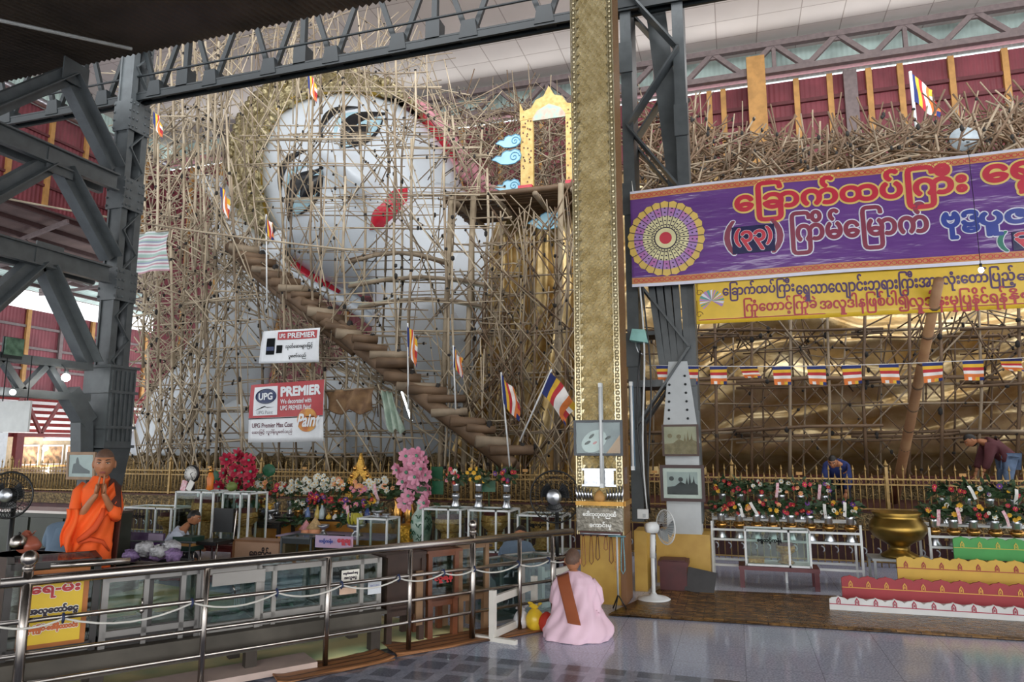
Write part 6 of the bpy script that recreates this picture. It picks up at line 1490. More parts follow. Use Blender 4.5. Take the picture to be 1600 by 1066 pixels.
# black fans
def blackfan(O, zc, r, label, rz=0, hub='silver'):
    t = thing('black_fan', label, 'fan', O, rz); f = Vector((0, -.1, zc))
    MB().lathe([(0, 0), (.2, 0), (.2, .02), (.06, .05), (.03, .08)], n=18).build('base', mBlackPl, t)
    MB().tube([(0, .02, .04), (0, .02, zc - .06)], .026, 8).build('pole', mBlackPl, t)
    MB().lathe([(0, -.1), (.06, -.09), (.075, -.02), (.075, .1), (.04, .12)], (0, 0, zc), 14, Q=QC).build('motor', mBlackPl, t)
    g = MB()
    for rr_ in (r, r * .75, r * .5): g.tube([f + Vector((rr_ * cos(q), 0.02 if rr_ == r else -.03, rr_ * sin(q))) for q in [2 * PI * i / 28 for i in range(28)]], .011 if rr_ == r else .005, 4, closed=True)
    for k in range(40):
        a = 2 * PI * k / 40; e = Vector((cos(a), 0, sin(a))); g.tube([f + e * r * .28 + Vector((0, -.05, 0)), f + e * r * .75 + Vector((0, -.04, 0)), f + e * r + Vector((0, .02, 0)), f + e * r * .7 + Vector((0, .08, 0))], .0035, 3)
    g.build('grille', mBlackPl, t)
    MB().lathe([(0, .07), (r * .2, .065), (r * .3, .05), (r * .31, .04)], f, 20, Q=QC).build('badge', mSilver if hub == 'silver' else mSteelL, t)
    for k in range(3):
        a = 2 * PI * k / 3 + .5
        MB().grid(lambda u, v: f + Vector((cos(a + (v - .5) * 1.2), 0, sin(a + (v - .5) * 1.2))) * (.05 + (r * .6 - .05) * u) + Vector((0, .05 * (v - .5) + .02, 0)), 5, 5).build('blade', M('dark_blade', '23262a', rough=.3), t)
    MB().tube([(-.1, .02, zc - .15), (-.12, .02, zc - .02), (-.06, .02, zc + .05)], .014, 6).build('bracket', mBlackPl, t)
    return t
blackfan((PY(868, 780, 9.3).x, 9.35, 0), PY(866, 776, 9.3).z, .34, 'big black standing fan with chrome hub left of the gold pillar')
blackfan((PY(21, 775, 5.7).x, 5.7, 0), PY(21, 773, 5.7).z, .24, 'black standing fan with silver hub at the far left edge', .4)
# ---------------------------------------------------------------- paint-maker signs and tarpaulin on the scaffold
def skewsign(name, label, cat, c, Y, mat, t_=.02):
    P = [PY(x, y, Y) for x, y in c]; O = (P[0] + P[1] + P[2] + P[3]) / 4; th = thing(name, label, cat, O)
    def fn(u, v):
        a = P[0].lerp(P[1], u); b = P[3].lerp(P[2], u); p = a.lerp(b, v) - O; return Vector((p.x, -.02 * sin(u * 6 + v * 4), p.z))
    MB().grid(fn, 16, 12).build('sheet', mat, th, solid=.008)
    def S2(mb, u0, v0, u1, v1, name, mats, off, fit=True):
        """lay xy geometry (already centred, any size) into the box u0..u1, v0..v1 of the sheet"""
        xs = [v[0] for v in mb.v]; ys = [v[1] for v in mb.v]; ax, bx2, ay_, by = min(xs), max(xs), min(ys), max(ys); o = MB().merge(mb); nv = []
        for v in mb.v:
            u = u0 + (u1 - u0) * (v[0] - ax) / (bx2 - ax); w = v1 + (v0 - v1) * (v[1] - ay_) / (by - ay_); q = fn(u, w); nv.append((q.x, q.y - off - v[2] * .5, q.z))
        o.v = nv; return o.build(name, mats, th)
    def box(u0, v0, u1, v1, name, mats, off):
        b = MB(); b.grid(lambda a, c2: (a, c2, 0), 8, 4); return S2(b, u0, v0, u1, v1, name, mats, off)
    return th, S2, box
mVin = M('white_vinyl', 'dcdfe2', rough=.4, var=.03); mVR = M('red_vinyl', 'a8262c', rough=.35, var=.08); mVN = M('navy_print', '1f2f5a', rough=.4)
th, S2, bx3 = skewsign('paint_sign', 'upper white sign with red PREMIER strip and two dark paint cans', 'sign', [(412, 518), (500, 512), (498, 566), (404, 568)], 14.1, mVin)
bx3(.28, .06, .96, .3, 'red_strip', mVR, .012); S2(textmb('PREMIER', bold=.03), .45, .1, .93, .26, 'lettering', mVin, .02); S2(textmb('UPG', bold=.03), .31, .12, .41, .25, 'lettering', mVin, .02)
S2(textmb('သုတ်ေဆးများြဖင့်', bold=.02), .42, .42, .9, .62, 'lettering', mPicDark, .014); S2(textmb('ပူေဇာ်သည်', bold=.02), .5, .72, .8, .9, 'lettering', mPicDark, .014)
bx3(.1, .24, .24, .74, 'paint_can_print', mPicDark, .012); bx3(.27, .46, .37, .7, 'paint_can_print', mPicDark, .012); bx3(.11, .5, .23, .62, 'paint_can_label', mVN, .016)
th, S2, bx3 = skewsign('paint_sign', 'lower red and white PREMIER sign with navy oval UPG emblem', 'sign', [(393, 602), (507, 593), (505, 690), (387, 692)], 13.9, mVin)
bx3(.0, .0, 1, .58, 'red_field', mVR, .012); bx3(.06, .05, .38, .54, 'pale_field', mVin, .018); bx3(0, .585, 1, .6, 'dark_rule', mPicDark, .016)
el = MB().add([(cos(q), sin(q), 0) for q in [2 * PI * i / 28 for i in range(28)]], [tuple(range(28))]); S2(el, .1, .1, .35, .33, 'oval', mVN, .024); rg = MB().tube([(cos(q), sin(q), 0) for q in [2 * PI * i / 28 for i in range(28)]], .05, 4, closed=True); S2(rg, .085, .085, .365, .345, 'oval_ring', mVN, .022)
S2(textmb('UPG', bold=.035), .13, .155, .32, .28, 'lettering', mVin, .032); S2(textmb('PREMIER', bold=.05), .42, .07, .96, .24, 'lettering', mVin, .02)
S2(textmb('We decorated with', bold=.02), .42, .28, .84, .36, 'lettering', mVin, .02); S2(textmb('UPG PREMIER Paint!', bold=.02), .42, .39, .84, .47, 'lettering', mVin, .02)
S2(MB().add([(0, 0, 0), (.35, .55, 0), (.5, .7, 0), (.6, .5, 0), (1, .5, 0), (.62, .4, 0), (.5, .55, 0), (.38, .4, 0)], [tuple(range(8))]), .08, .38, .35, .46, 'swoosh', mPicDark, .024); S2(textmb('UPG Paint'), .11, .46, .32, .52, 'lettering', M('grey_ink', '8a8f96'), .024)
S2(textmb('UPG Premier Max Coat', bold=.015), .05, .67, .6, .75, 'lettering', M('maroon_ink', '5b1f33', rough=.5), .014); S2(textmb('ေဆးြဖင့် လှူဒါန်းပူေဇာ်သည်', bold=.012), .05, .78, .6, .88, 'lettering', M('maroon_ink_b', '5b1f33', rough=.5), .014)
S2(el, .66, .45, .93, .84, 'orange_disc', M('orange_disc_print', 'b0602c', rough=.4, col2='d39a3c', scale=5), .02); S2(textmb('Paint', bold=.03, shear=.3), .66, .54, .97, .76, 'lettering', mVin, .03)
th = thing('striped_tarpaulin', 'striped red, green and white tarpaulin hung on the scaffold by the steel column', 'tarpaulin', PY(234, 395, 13.6))
P4 = [PY(x, y, 13.6) - PY(234, 395, 13.6) for x, y in ((207, 366), (263, 360), (262, 422), (195, 430))]
mST = [M('tarp_' + c, c, rough=.6, var=.05) for c in ('cfd3d2', '9fb8ae', 'b78a94', '8e93a8')]
MB().grid(lambda u, v: P4[0].lerp(P4[1], u).lerp(P4[3].lerp(P4[2], u), v) + Vector((0, .06 * sin(u * 9 + v * 5), 0)), 20, 26, mf=lambda u, v: (0, 1, 0, 2, 0, 1, 3, 0, 2, 0, 1, 0, 2)[int(v * 26) % 13]).build('sheet', mST, th)
MB().tube([P4[0], P4[1]], .025, 6).build('top_pole', mBam, th)
lt = thing('white_tube', 'white fluorescent tube leaning under the bamboo stairway', 'lamp', PY(643, 658, 14.6)); MB().tube([PY(627, 610, 14.6), PY(643, 658, 14.6)], .025, 8).build('tube', mGlowS, lt, world=True); MB().tube([PY(626, 607, 14.6), PY(628, 612, 14.6)], .032, 8).build('cap', mSilver, lt, world=True)
# ---------------------------------------------------------------- stainless railing
RA, RC = Vector((-4.78, 3.66, 0)), Vector((-1.74, 7.7, 0)); rd = (RC - RA).normalized()
rail = thing('stainless_railing', 'long stainless steel railing with four bars running back to the gold pillar', 'railing', RA)
for z, r in ((.935, .036), (.67, .017), (.45, .016), (.26, .016)):
    a, b = RA + Vector((0, 0, z)), RC + Vector((0, 0, z))
    MB().tube([a, a.lerp(b, .5), b], r, 14).build('handrail' if z > .9 else 'bar', mSteelRail, rail, world=True)
def px_t(px):
    best = None
    for k in range(400):
        p = RA.lerp(RC, k / 399); v = p - Vector((0, 0, EYE)); x = 800 + FPX * v.dot(_r) / v.dot(_f)
        if best is None or abs(x - px) < best[0]: best = (abs(x - px), k / 399)
    return best[1]
for px in (313, 507, 639, 812, 864):
    p = RA.lerp(RC, px_t(px)); MB().tube([p + Vector((0, 0, .0)), p + Vector((0, 0, .92))], .023, 12).lathe([(0, 0), (.05, 0), (.045, .012), (.02, .02)], p, 14).build('post', mSteelRail, rail, world=True)
for px, rr_ in ((737, .03), (22, .034)):
    p = RA.lerp(RC, px_t(px)); 
    MB().tube([p, p + Vector((0, 0, 1.0))], rr_, 12).lathe([(0, 0), (.06, 0), (.05, .015), (.02, .02)], p, 14).build('post', mSteelRail, rail, world=True)
    MB().lathe([(.02, 1.0), (.038, 1.01), (.038, 1.03), (.02, 1.04)], p, 14).ell(p + Vector((0, 0, 1.085)), (.055, .055, .055) if px < 100 else (.042, .042, .05), 16, 10).build('ball_finial', mSteelRail, rail, world=True)
# second short rail crossing at the left end
p = RA.lerp(RC, px_t(22))
MB().tube([p + Vector((-.1, .25, .99)), p + Vector((.25, .62, .99))], .024, 10).build('handrail', mSteelRail, rail, world=True)
rope = thing('white_rope', 'white rope sagging along the second bar of the railing', 'rope', RA)
off = Vector((rd.y, -rd.x, 0)) * .035
pts = []; ties = [px_t(x) for x in (-30, 84, 291, 424, 527, 618, 690, 737, 808, 855, 893)]
for i in range(len(ties) - 1):
    for k in range(8):
        f = k / 8; t_ = ties[i] + (ties[i + 1] - ties[i]) * f; L = (ties[i + 1] - ties[i]) * (RC - RA).length
        pts.append(RA.lerp(RC, t_) + off + Vector((0, 0, .665 - .1 * min(L, .8) * 4 * f * (1 - f))))
MB().tube(pts, .0075, 8).build('rope', M('dirty_white_rope', 'cfccc4', rough=.8, var=.08), rope, world=True)
tiem = M('dark_blue_tie', '2a3558', rough=.6)
for i in range(1, 10):
    q = RA.lerp(RC, ties[i]) + off * .5 + Vector((0, 0, .665)); MB().tube([q + Vector((0, 0, .03)) + off * .3, q + off, q - Vector((0, 0, .03)), q - off * .8, q + Vector((0, 0, .03))], .009, 6).build('tie', tiem, rope, world=True)
# ---------------------------------------------------------------- low bench with donation boxes
bd_ = rd.copy(); bnn = Vector((-bd_.y, bd_.x, 0)); BE = Vector((-3.05, 6.03, 0)) + bnn * .09; ang = math.atan2(-bd_.y, -bd_.x)
def bp(t, w, z=0): return BE - bd_ * t + bnn * w + Vector((0, 0, z))
mGreyWood = M('greyed_wood', '575148', rough=.65, scale=3, col2='443f37')
bench = thing('low_bench', 'long low greyed wooden bench carrying the donation boxes along the railing', 'bench', bp(0, 0))
QB = Matrix.Rotation(ang, 3, 'Z')
def bbox(mb, t, w, z, dt, dw, dz): return mb.box(bp(t, w, z), (dt, dw, dz), rot=QB)
bbox(MB(), 1.75, .31, .345, 3.5, .62, .03).build('top', mGreyWood, bench, world=True)
for w in (.03, .6): bbox(MB(), 1.75, w, .26, 3.4, .04, .14).build('apron', mGreyWood, bench, world=True)
for t_ in (.1, 1.2, 2.3, 3.4):
    for w in (.06, .56): bbox(MB(), t_, w, .12, .09, .09, .25).build('leg', M('dark_bench_leg', '3b332c', rough=.7) if t_ < .2 and w < .1 else bpy.data.materials['dark_bench_leg'], bench, world=True)
mAlu = M('aluminium', '7f7c79', rough=.4, metal=.5, var=.06); mAluL = M('pale_grey_frame', '999590', rough=.45, var=.05); mDarkFr = M('dark_bronze_frame', '2b2725', rough=.45)
mMoneyW = M('pale_banknote', 'b9c0bb', rough=.8, var=.2, scale=30); mMoneyG = M('greenish_banknote', '8aa394', rough=.8, var=.2, scale=30)
def donation(name, label, t0, t1, w0, dep, z0, h, frame, mulls=(), pane=None, base=.05, fr=.022, notes=8, dark=None, note='box'):
    c = bp((t0 + t1) / 2, w0 + dep / 2, z0); W = t1 - t0
    t = thing(name, label, 'donation box', c, ang + PI, 'glass donation boxes on the bench'); f = MB()
    for x in (-W / 2, W / 2):
        for y in (-dep / 2, dep / 2): f.box((x, y, h / 2), (fr * 2, fr * 2, h))
    for z in (base, h - fr):
        for y in (-dep / 2, dep / 2): f.box((0, y, z), (W, fr * 2, fr * 2))
        for x in (-W / 2, W / 2): f.box((x, 0, z), (fr * 2, dep, fr * 2))
    for m in mulls: f.box((m * W, -dep / 2, h / 2), (fr * 1.6, fr * 2, h))
    f.build('frame', frame, t)
    MB().box((0, 0, base), (W - .01, dep - .01, .02)).build('floor', mSteelL, t); MB().box((0, 0, base / 2), (W - .02, dep - .02, base)).build('base', dark or frame, t)
    MB().box((0, 0, h - .01), (W, dep, .015)).build('top', pane or mGlass, t)
    edges = sorted([-.5] + list(mulls) + [.5])
    for a, b in zip(edges, edges[1:]): MB().box(((a + b) / 2 * W, -dep / 2, (h + base) / 2), ((b - a) * W - fr * 2, .005, h - base - fr * 3)).build('pane', pane or mGlass, t)
    MB().box((0, dep / 2, (h + base) / 2), (W - fr * 2, .005, h - base - fr * 3)).build('pane', pane or mGlass, t)
    for x in (-W / 2, W / 2): MB().box((x, 0, (h + base) / 2), (.005, dep - fr * 2, h - base - fr * 3)).build('pane', pane or mGlass, t)
    r_ = random.Random(int(t0 * 100))
    for k in range(notes):
        MB().grid(lambda u, v: ((u - .5) * .13, (v - .5) * .06, .012 * sin(u * 5 + k) * cos(v * 4 + k)), 4, 2).build('banknote', mMoneyW if k % 2 else mMoneyG, None, loc=t.matrix_basis @ Vector((r_.uniform(-W * .36, W * .36), r_.uniform(-dep * .3, dep * .2), base + .03 + .012 * (k % 3))))
        bk_ = tag(COL.objects[-1], 'loose banknote lying inside the ' + note, 'banknote', 'banknotes inside the ' + note)
        bk_.rotation_euler = (r_.uniform(-.3, .3), r_.uniform(-.3, .3), r_.uniform(0, 3))
    return t
QX = Matrix(((1, 0, 0), (0, 0, -1), (0, 1, 0)))
dA = donation('donation_box', 'dark-framed donation box with a yellow Burmese sign at the far left', 2.34, 2.88, .13, .42, .36, .66, mDarkFr, notes=7, dark=mAlu, note='box with the yellow sign')
MB().box((.01, -.235, .335), (.42, .012, .54)).build('sign_border', M('orange_brown_border', 'a8642c', rough=.5), dA); MB().box((.01, -.243, .335), (.35, .008, .48)).build('sign_field', M('sign_yellow', 'd9b52e', rough=.5, var=.04), dA)
mInkRed = M('sign_red_ink', 'b12a2e', rough=.5); mInkDk = M('sign_dark_ink', '2c2330', rough=.5)
for s_, w_, h_2, z_, m_ in (('ေရ-မီး', .3, .12, .47, [mInkRed, mPaper]), ('အလှူေတာ်ေငွ', .3, .075, .32, [mInkDk, mPaper]), ('ဦးစံုြမိုင်-ေဒါ်နီလာဝင်း', .31, .06, .2, [M('sign_orange_ink', 'c0612c', rough=.5), mPaper])):
    MB().merge(textmb(s_, w=w_, h=h_2, bold=.004, out=.004 if m_[0] is not m_[1] else 0, omi=1), QX, (.01, -.252, z_)).build('lettering', m_, dA)
dB = donation('donation_box', 'aluminium donation box with two dark-framed doors in front of the monk', 1.62, 2.28, .1, .44, .36, .52, mAlu, (-.08, .32), notes=6, base=.1, dark=mDarkFr, note='two-door box in front of the orange robes')
for x, w_ in ((.02, .26),):
    for dx in (-w_ / 2 + .02, w_ / 2 - .02): MB().box((x * 1 + .07 + dx, -.235, .3), (.035, .012, .38)).build('door_stile', mDarkFr, dB)
    for z in (.12, .48): MB().box((x + .07, -.235, z), (.26, .012, .035)).build('door_rail', mDarkFr, dB)
MB().tube([(-.08, -.26, .28), (-.08, -.275, .3), (-.08, -.26, .34)], .008, 6).ell((-.08, -.265, .25), (.018, .012, .022), 8, 5).build('padlock', mSteelRail, dB)
dC = donation('donation_box', 'pale grey sliding-glass donation box left of the leaning post, with keys and papers', 1.15, 1.59, .1, .44, .36, .5, mAluL, (), notes=6, pane=mGlassB, note='grey box with the padlocked sliding pane')
MB().box((.05, -.262, .42), (.42, .02, .1)).build('head_rail', mAluL, dC); MB().tube([(.0, -.28, .36), (.01, -.29, .33), (.02, -.28, .3)], .006, 6).build('padlock', mSteelRail, dC)
for k in range(7): MB().box((.12 + k * .014, .1, .15), (.004, .01, .08)).build('grille_bar', mSteelL, dC)
dD = donation('donation_box', 'pale grey glass donation box with a dark hinge strip, second from the bench end', .58, 1.12, .12, .44, .36, .48, mAluL, (-.3,), notes=7, pane=mGlassB, base=.08, note='second grey box from the bench end')
dE = donation('donation_box', 'pale framed glass donation box with two paper notices at the end of the bench', .04, .52, .12, .42, .36, .46, mAluL, (.14,), notes=9, note='box with two paper notices')
for x, z, w_, h_2, c in ((-.05, .33, .17, .1, 'e8e4d8'), (-.07, .2, .16, .06, 'd9b8a0'), (.19, .2, .13, .12, 'd9dde2')):
    MB().box((x, -.237, z), (w_, .004, h_2)).build('paper_notice', M('notice_' + c, c, rough=.7), dE)
MB().merge(textmb('ေကျာင်းေဆာင် အလှူ', w=.14, h=.03, bold=.002), QX, (-.05, -.241, .35)).build('lettering', mInkDk, dE); MB().merge(textmb('အလှူေငွ', w=.12, h=.03, bold=.002), QX, (-.05, -.241, .305)).build('lettering', mInkDk, dE); MB().merge(textmb('အလှူေငွ', w=.1, h=.03), QX, (.19, -.241, .21)).build('lettering', mBanBlue, dE)
# pale ledge board under the bench
lbd = thing('pale_board', 'long pale pinkish board lying on the floor under the bench', 'board', bp(1.6, -.1))
bbox(MB(), 2.0, .02, .04, 2.6, .34, .05).build('board', M('pale_pink_board', 'bfaaa0', rough=.6, var=.08), lbd, world=True)
# brown wooden cabinets beyond the bench
mBrW = M('brown_varnished_wood', '6e3f26', rough=.4, var=.2, scale=4); mDkW = M('dark_brown_wood', '3d2a20', rough=.5, var=.2); mLtW = M('light_brown_wood', '8a6a4c', rough=.5, var=.15)
def woodcase(name, label, c, W, dep, leg, h, rz, mat, pane, txt=None):
    t = thing(name, label, 'cabinet', c, rz)
    for x in (-W / 2 + .03, W / 2 - .03):
        for y in (-dep / 2 + .03, dep / 2 - .03): MB().box((x, y, leg / 2), (.055, .055, leg)).build('leg', mat, t)
    f = MB(); 
    for x in (-W / 2 + .02, W / 2 - .02):
        for y in (-dep / 2 + .02, dep / 2 - .02): f.box((x, y, leg + h / 2), (.045, .045, h))
    for z in (leg + .02, leg + h - .02):
        for y in (-dep / 2 + .02, dep / 2 - .02): f.box((0, y, z), (W, .04, .045))
        for x in (-W / 2 + .02, W / 2 - .02): f.box((x, 0, z), (.04, dep, .045))
    f.build('frame', mat, t); MB().box((0, 0, leg + h + .01), (W + .06, dep + .06, .025)).build('top', mat, t); MB().box((0, 0, leg + .01), (W, dep, .02)).build('bottom', mat, t); MB().box((0, -dep / 2 + .03, leg - .03), (W - .06, .02, .05)).build('apron', mat, t)
    for y in (-dep / 2 + .02, dep / 2 - .02): MB().box((0, y, leg + h / 2), (W - .08, .006, h - .08)).build('pane', pane, t)
    for x in (-W / 2 + .02, W / 2 - .02): MB().box((x, 0, leg + h / 2), (.006, dep - .08, h - .08)).build('pane', pane, t)
    if txt: MB().merge(textmb(txt, w=.2, h=.08, bold=.005), QX, (0, -dep / 2 - .0, leg + h * .45)).build('lettering', mInkRed, t)
    return t
rzc = ang + PI
woodcase('wooden_cabinet', 'dark brown wooden glass-topped cabinet right after the bench end', bp(-.24, .3), .4, .42, .32, .5, rzc, mDkW, mDkW)
pk = thing('wooden_plank', 'narrow light wooden plank upright against the dark brown cabinet', 'plank', bp(-.36, .06)); MB().box((0, 0, .42), (.07, .025, .5), rot=QB).build('plank', mLtW, pk)
woodcase('wooden_cabinet', 'reddish brown glass cabinet with red lettering, on square legs', bp(-.64, .26), .34, .36, .36, .46, rzc, mBrW, mGlassB, 'လှူရန်')
woodcase('wooden_cabinet', 'light wood glass cabinet on dark legs just left of the ball-topped post', bp(-1.02, .3), .36, .36, .36, .5, rzc, mLtW, mGlass)
woodcase('wooden_cabinet', 'dark glass cabinet behind the ball-topped post', bp(-1.3, .75), .4, .36, .25, .5, rzc, mDkW, mGlassB)
for k, (t_, w_, l) in enumerate(((-1.5, .45, 'large bluish acrylic donation tank behind the white barrier, left'), (-2.0, .5, 'large bluish acrylic donation tank behind the white barrier, right'))):
    t = glasscase('acrylic_tank', l, bp(t_, w_, .0), .44, .4, .62, mAluL, 'bluish acrylic tanks', mull=False, rz=rzc, glass=mGlassB)
    for q in range(10): MB().grid(lambda u, v: ((u - .5) * .14, (v - .5) * .07, .012 * sin(u * 5 + q)), 4, 2).build('banknote', mMoneyG if q % 2 else mMoneyW, None, loc=t.matrix_basis @ Vector((rnd.uniform(-.16, .16), rnd.uniform(-.12, .12), .04 + .012 * q))); tag(COL.objects[-1], 'loose banknote lying in the %s acrylic tank' % ('left', 'right')[k], 'banknote', 'banknotes in the %s acrylic tank' % ('left', 'right')[k])
def reed(name):
    m = M(name, '5f4529', rough=.22, col2='94713f', scale=9, bump=.6, bscale=22); nt = m.node_tree; N = nt.nodes; L = nt.links; b = N['Principled BSDF']; src = b.inputs['Base Color'].links[0].from_socket
    tc = N.new('ShaderNodeTexCoord'); bk = N.new('ShaderNodeTexBrick')
    for k, v in (('Scale', 1), ('Brick Width', .22), ('Row Height', .06), ('Mortar Size', .006)): bk.inputs[k].default_value = v
    bk.inputs['Color1'].default_value = (1.25, 1.15, 1, 1); bk.inputs['Color2'].default_value = (.5, .48, .45, 1); bk.inputs['Mortar'].default_value = (.25, .22, .2, 1)
    mx = N.new('ShaderNodeMixRGB'); mx.blend_type = 'MULTIPLY'; mx.inputs[0].default_value = 1
    L.new(tc.outputs['Object'], bk.inputs['Vector']); L.new(src, mx.inputs[1]); L.new(bk.outputs['Color'], mx.inputs[2]); L.new(mx.outputs[0], b.inputs['Base Color']); return m
# ---------------------------------------------------------------- mats and carpets on the floor
mMatG = M('green_yellow_mat', '8fa37c', rough=.7, col2='d0c48e', scale=2.6, detail=1); mReed = reed('glossy_brown_reed_mat')
def floormat(name, label, poly, mat, th=.012, wav_=0.0):
    c = sum((Vector((p[0], p[1], 0)) for p in poly), Vector()) / 4; t = thing(name, label, 'mat', c); P = [Vector((p[0], p[1], 0)) - c for p in poly]
    def fn(u, v):
        p = P[0].lerp(P[1], u).lerp(P[3].lerp(P[2], u), v); return (p.x, p.y, th + .004 + wav_ * (max(0, abs(u - .5) * 2 - .75) * 4) ** 2 + .002 * sin(u * 14 + v * 9))
    MB().grid(fn, 30, 14).build('mat', mat, t, solid=th); MB().tube([P[0] + Vector((0, 0, th)), P[1] + Vector((0, 0, th))], .008, 5).build('edge', mat, t)
    return t
floormat('reed_mat', 'glossy brown reed mat spread before the gold pillar and coloured steps', [(-1.42, 8.05), (3.9, 8.3), (3.9, 10.0), (-1.0, 9.72)], mReed)
floormat('floor_carpet', 'green and yellow patterned carpet under the donation boxes and the monk', [(-13, 3.6), (-4.75, 3.6), (-2.6, 7.0), (-13, 9)], mMatG)
def striped(name, c1, c2):
    m = M(name, c1, rough=.5, var=.15, scale=8); nt = m.node_tree; N = nt.nodes; L = nt.links; b = N['Principled BSDF']
    tc = N.new('ShaderNodeTexCoord'); mp = N.new('ShaderNodeMapping'); mp.inputs['Rotation'].default_value = (0, 0, -math.atan2(bd_.y, bd_.x)); wv = N.new('ShaderNodeTexWave'); wv.bands_direction = 'Y'; wv.inputs['Scale'].default_value = 3.2
    rp = N.new('ShaderNodeValToRGB'); rp.color_ramp.elements[0].position = .06; rp.color_ramp.elements[1].position = .14; rp.color_ramp.elements[0].color = lin(c2); rp.color_ramp.elements[1].color = lin(c1)
    L.new(tc.outputs['Object'], mp.inputs[0]); L.new(mp.outputs[0], wv.inputs[0]); L.new(wv.outputs['Fac'], rp.inputs[0]); L.new(rp.outputs[0], b.inputs['Base Color']); return m
mBM = striped('brown_bamboo_strip_mat', '9c6a42', '4f3423')
q = lambda t_, w_: tuple(bp(t_, w_))[:2]
floormat('bamboo_mat', 'brown striped bamboo mat on the tiles beyond the bench end, right piece', [q(.0, -.22), q(-1.75, -.3), q(-1.8, .05), q(-.05, .2)], mBM, .012, .012)
floormat('bamboo_mat', 'curling brown striped bamboo mat in front of the bench legs, left piece', [q(1.1, -.36), q(.06, -.3), q(.1, .04), q(1.05, .02)], mBM, .012, .02)
# ---------------------------------------------------------------- white wooden barrier, bags
mBar = M('worn_white_wood', 'd9d5cc', rough=.55, var=.06, scale=5)
def barrier(A, B, h, label, foot):
    A, B = Vector(A), Vector(B); t = thing('white_barrier', label, 'barrier', A); d = (B - A).normalized(); n_ = Vector((d.y, -d.x, 0)); r3_ = Matrix.Rotation(math.atan2(d.y, d.x), 3, 'Z')
    for P_ in (A, B): MB().box(P_ + Vector((0, 0, h / 2 + .02)), (.055, .055, h), rot=r3_).build('post', mBar, t, world=True)
    for z in (h * .84, h * .14): MB().box((A + B) / 2 + Vector((0, 0, z)), ((B - A).length, .04, .07), rot=r3_).build('rail', mBar, t, world=True)
    if foot:
        MB().bar(A - n_ * .2 + Vector((0, 0, .02)), A + n_ * .26 + Vector((0, 0, .02)), .05, .04).build('foot', mBar, t, world=True)
    return t
barrier((-2.31, 6.71, 0), (-2.13, 7.55, 0), .45, 'white wooden barrier with a long foot, left of the nun in pink', True)
barrier((-2.18, 8.03, 0), (-1.97, 8.62, 0), .47, 'second white wooden barrier, behind the seated nun', False)
rbg = random.Random(4)
def bag(name, label, O, r, mat, n, knot=True, squash=1.0):
    t = thing(name, label, 'bag', O, 0)
    MB().ell((0, 0, r[2]), r, 18, 12, fn=lambda p, d: Vector((p.x * (1 + .12 * sin(5 * math.atan2(d.y, d.x) + p.z * 20)) * (1 - .25 * max(0, d.z)), p.y * (1 + .1 * sin(4 * math.atan2(d.y, d.x) + 1)), max(p.z, -r[2] * .92)))).build('sack', mat, t)
    if knot:
        MB().grid(lambda u, v: ((.012 + .05 * v * v) * cos(2 * PI * u) * (1 + .3 * sin(2 * PI * u * 5) * v), (.012 + .035 * v) * sin(2 * PI * u), r[2] * (1.75 + .5 * v) + .02 * v * sin(2 * PI * u * 3)), 24, 6).build('gathered_top', mat, t)
    return t
bag('plastic_bag', 'white plastic carrier bag with red print on the floor beside the yellow bag', tuple(G(812, 986) + Vector((0, .05, 0))), (.085, .08, .1), M('white_plastic', 'd3d6da', rough=.3, col2='c0b4b4', scale=9), 1)
bag('plastic_bag', 'yellow plastic bag between the white bag and the red cloth bundle', tuple(G(833, 989) + Vector((0, .06, 0))), (.1, .09, .115), M('yellow_plastic', 'dbb732', rough=.3, var=.1), 2)
bag('cloth_bundle', 'red cloth bundle close against the nun in pink', tuple(G(851, 992) + Vector((0, .08, 0))), (.09, .09, .1), M('red_cloth', 'b5301f', rough=.7, var=.1), 3, False)
bag('plastic_bag', 'salmon pink plastic bag behind the ball finial at the far left', tuple(PY(42, 866, 5.3)), (.13, .1, .09), M('salmon_plastic', 'a9604c', rough=.35, var=.15), 4)
ct = thing('chrome_kettle', 'small chrome pot beside the salmon bag at the far left', 'pot', PY(28, 858, 5.2)); MB().lathe([(0, 0), (.06, 0), (.075, .05), (.07, .1), (.03, .13), (0, .135)], n=16).build('body', mSteelRail, ct); MB().ell((0, 0, .145), (.014, .014, .014), 8, 5).build('knob', mBlackPl, ct)
sd = thing('side_stand', 'dark low stand under the chrome pot and salmon bag at the far left', 'stand', (PY(36, 866, 5.3).x, 5.3, 0)); zz_ = PY(42, 866, 5.3).z; MB().box((0, 0, zz_ / 2 + .0), (.6, .4, zz_)).build('body', mDkW, sd); MB().box((0, 0, zz_ - .01), (.64, .44, .02)).build('top', mDkW, sd)
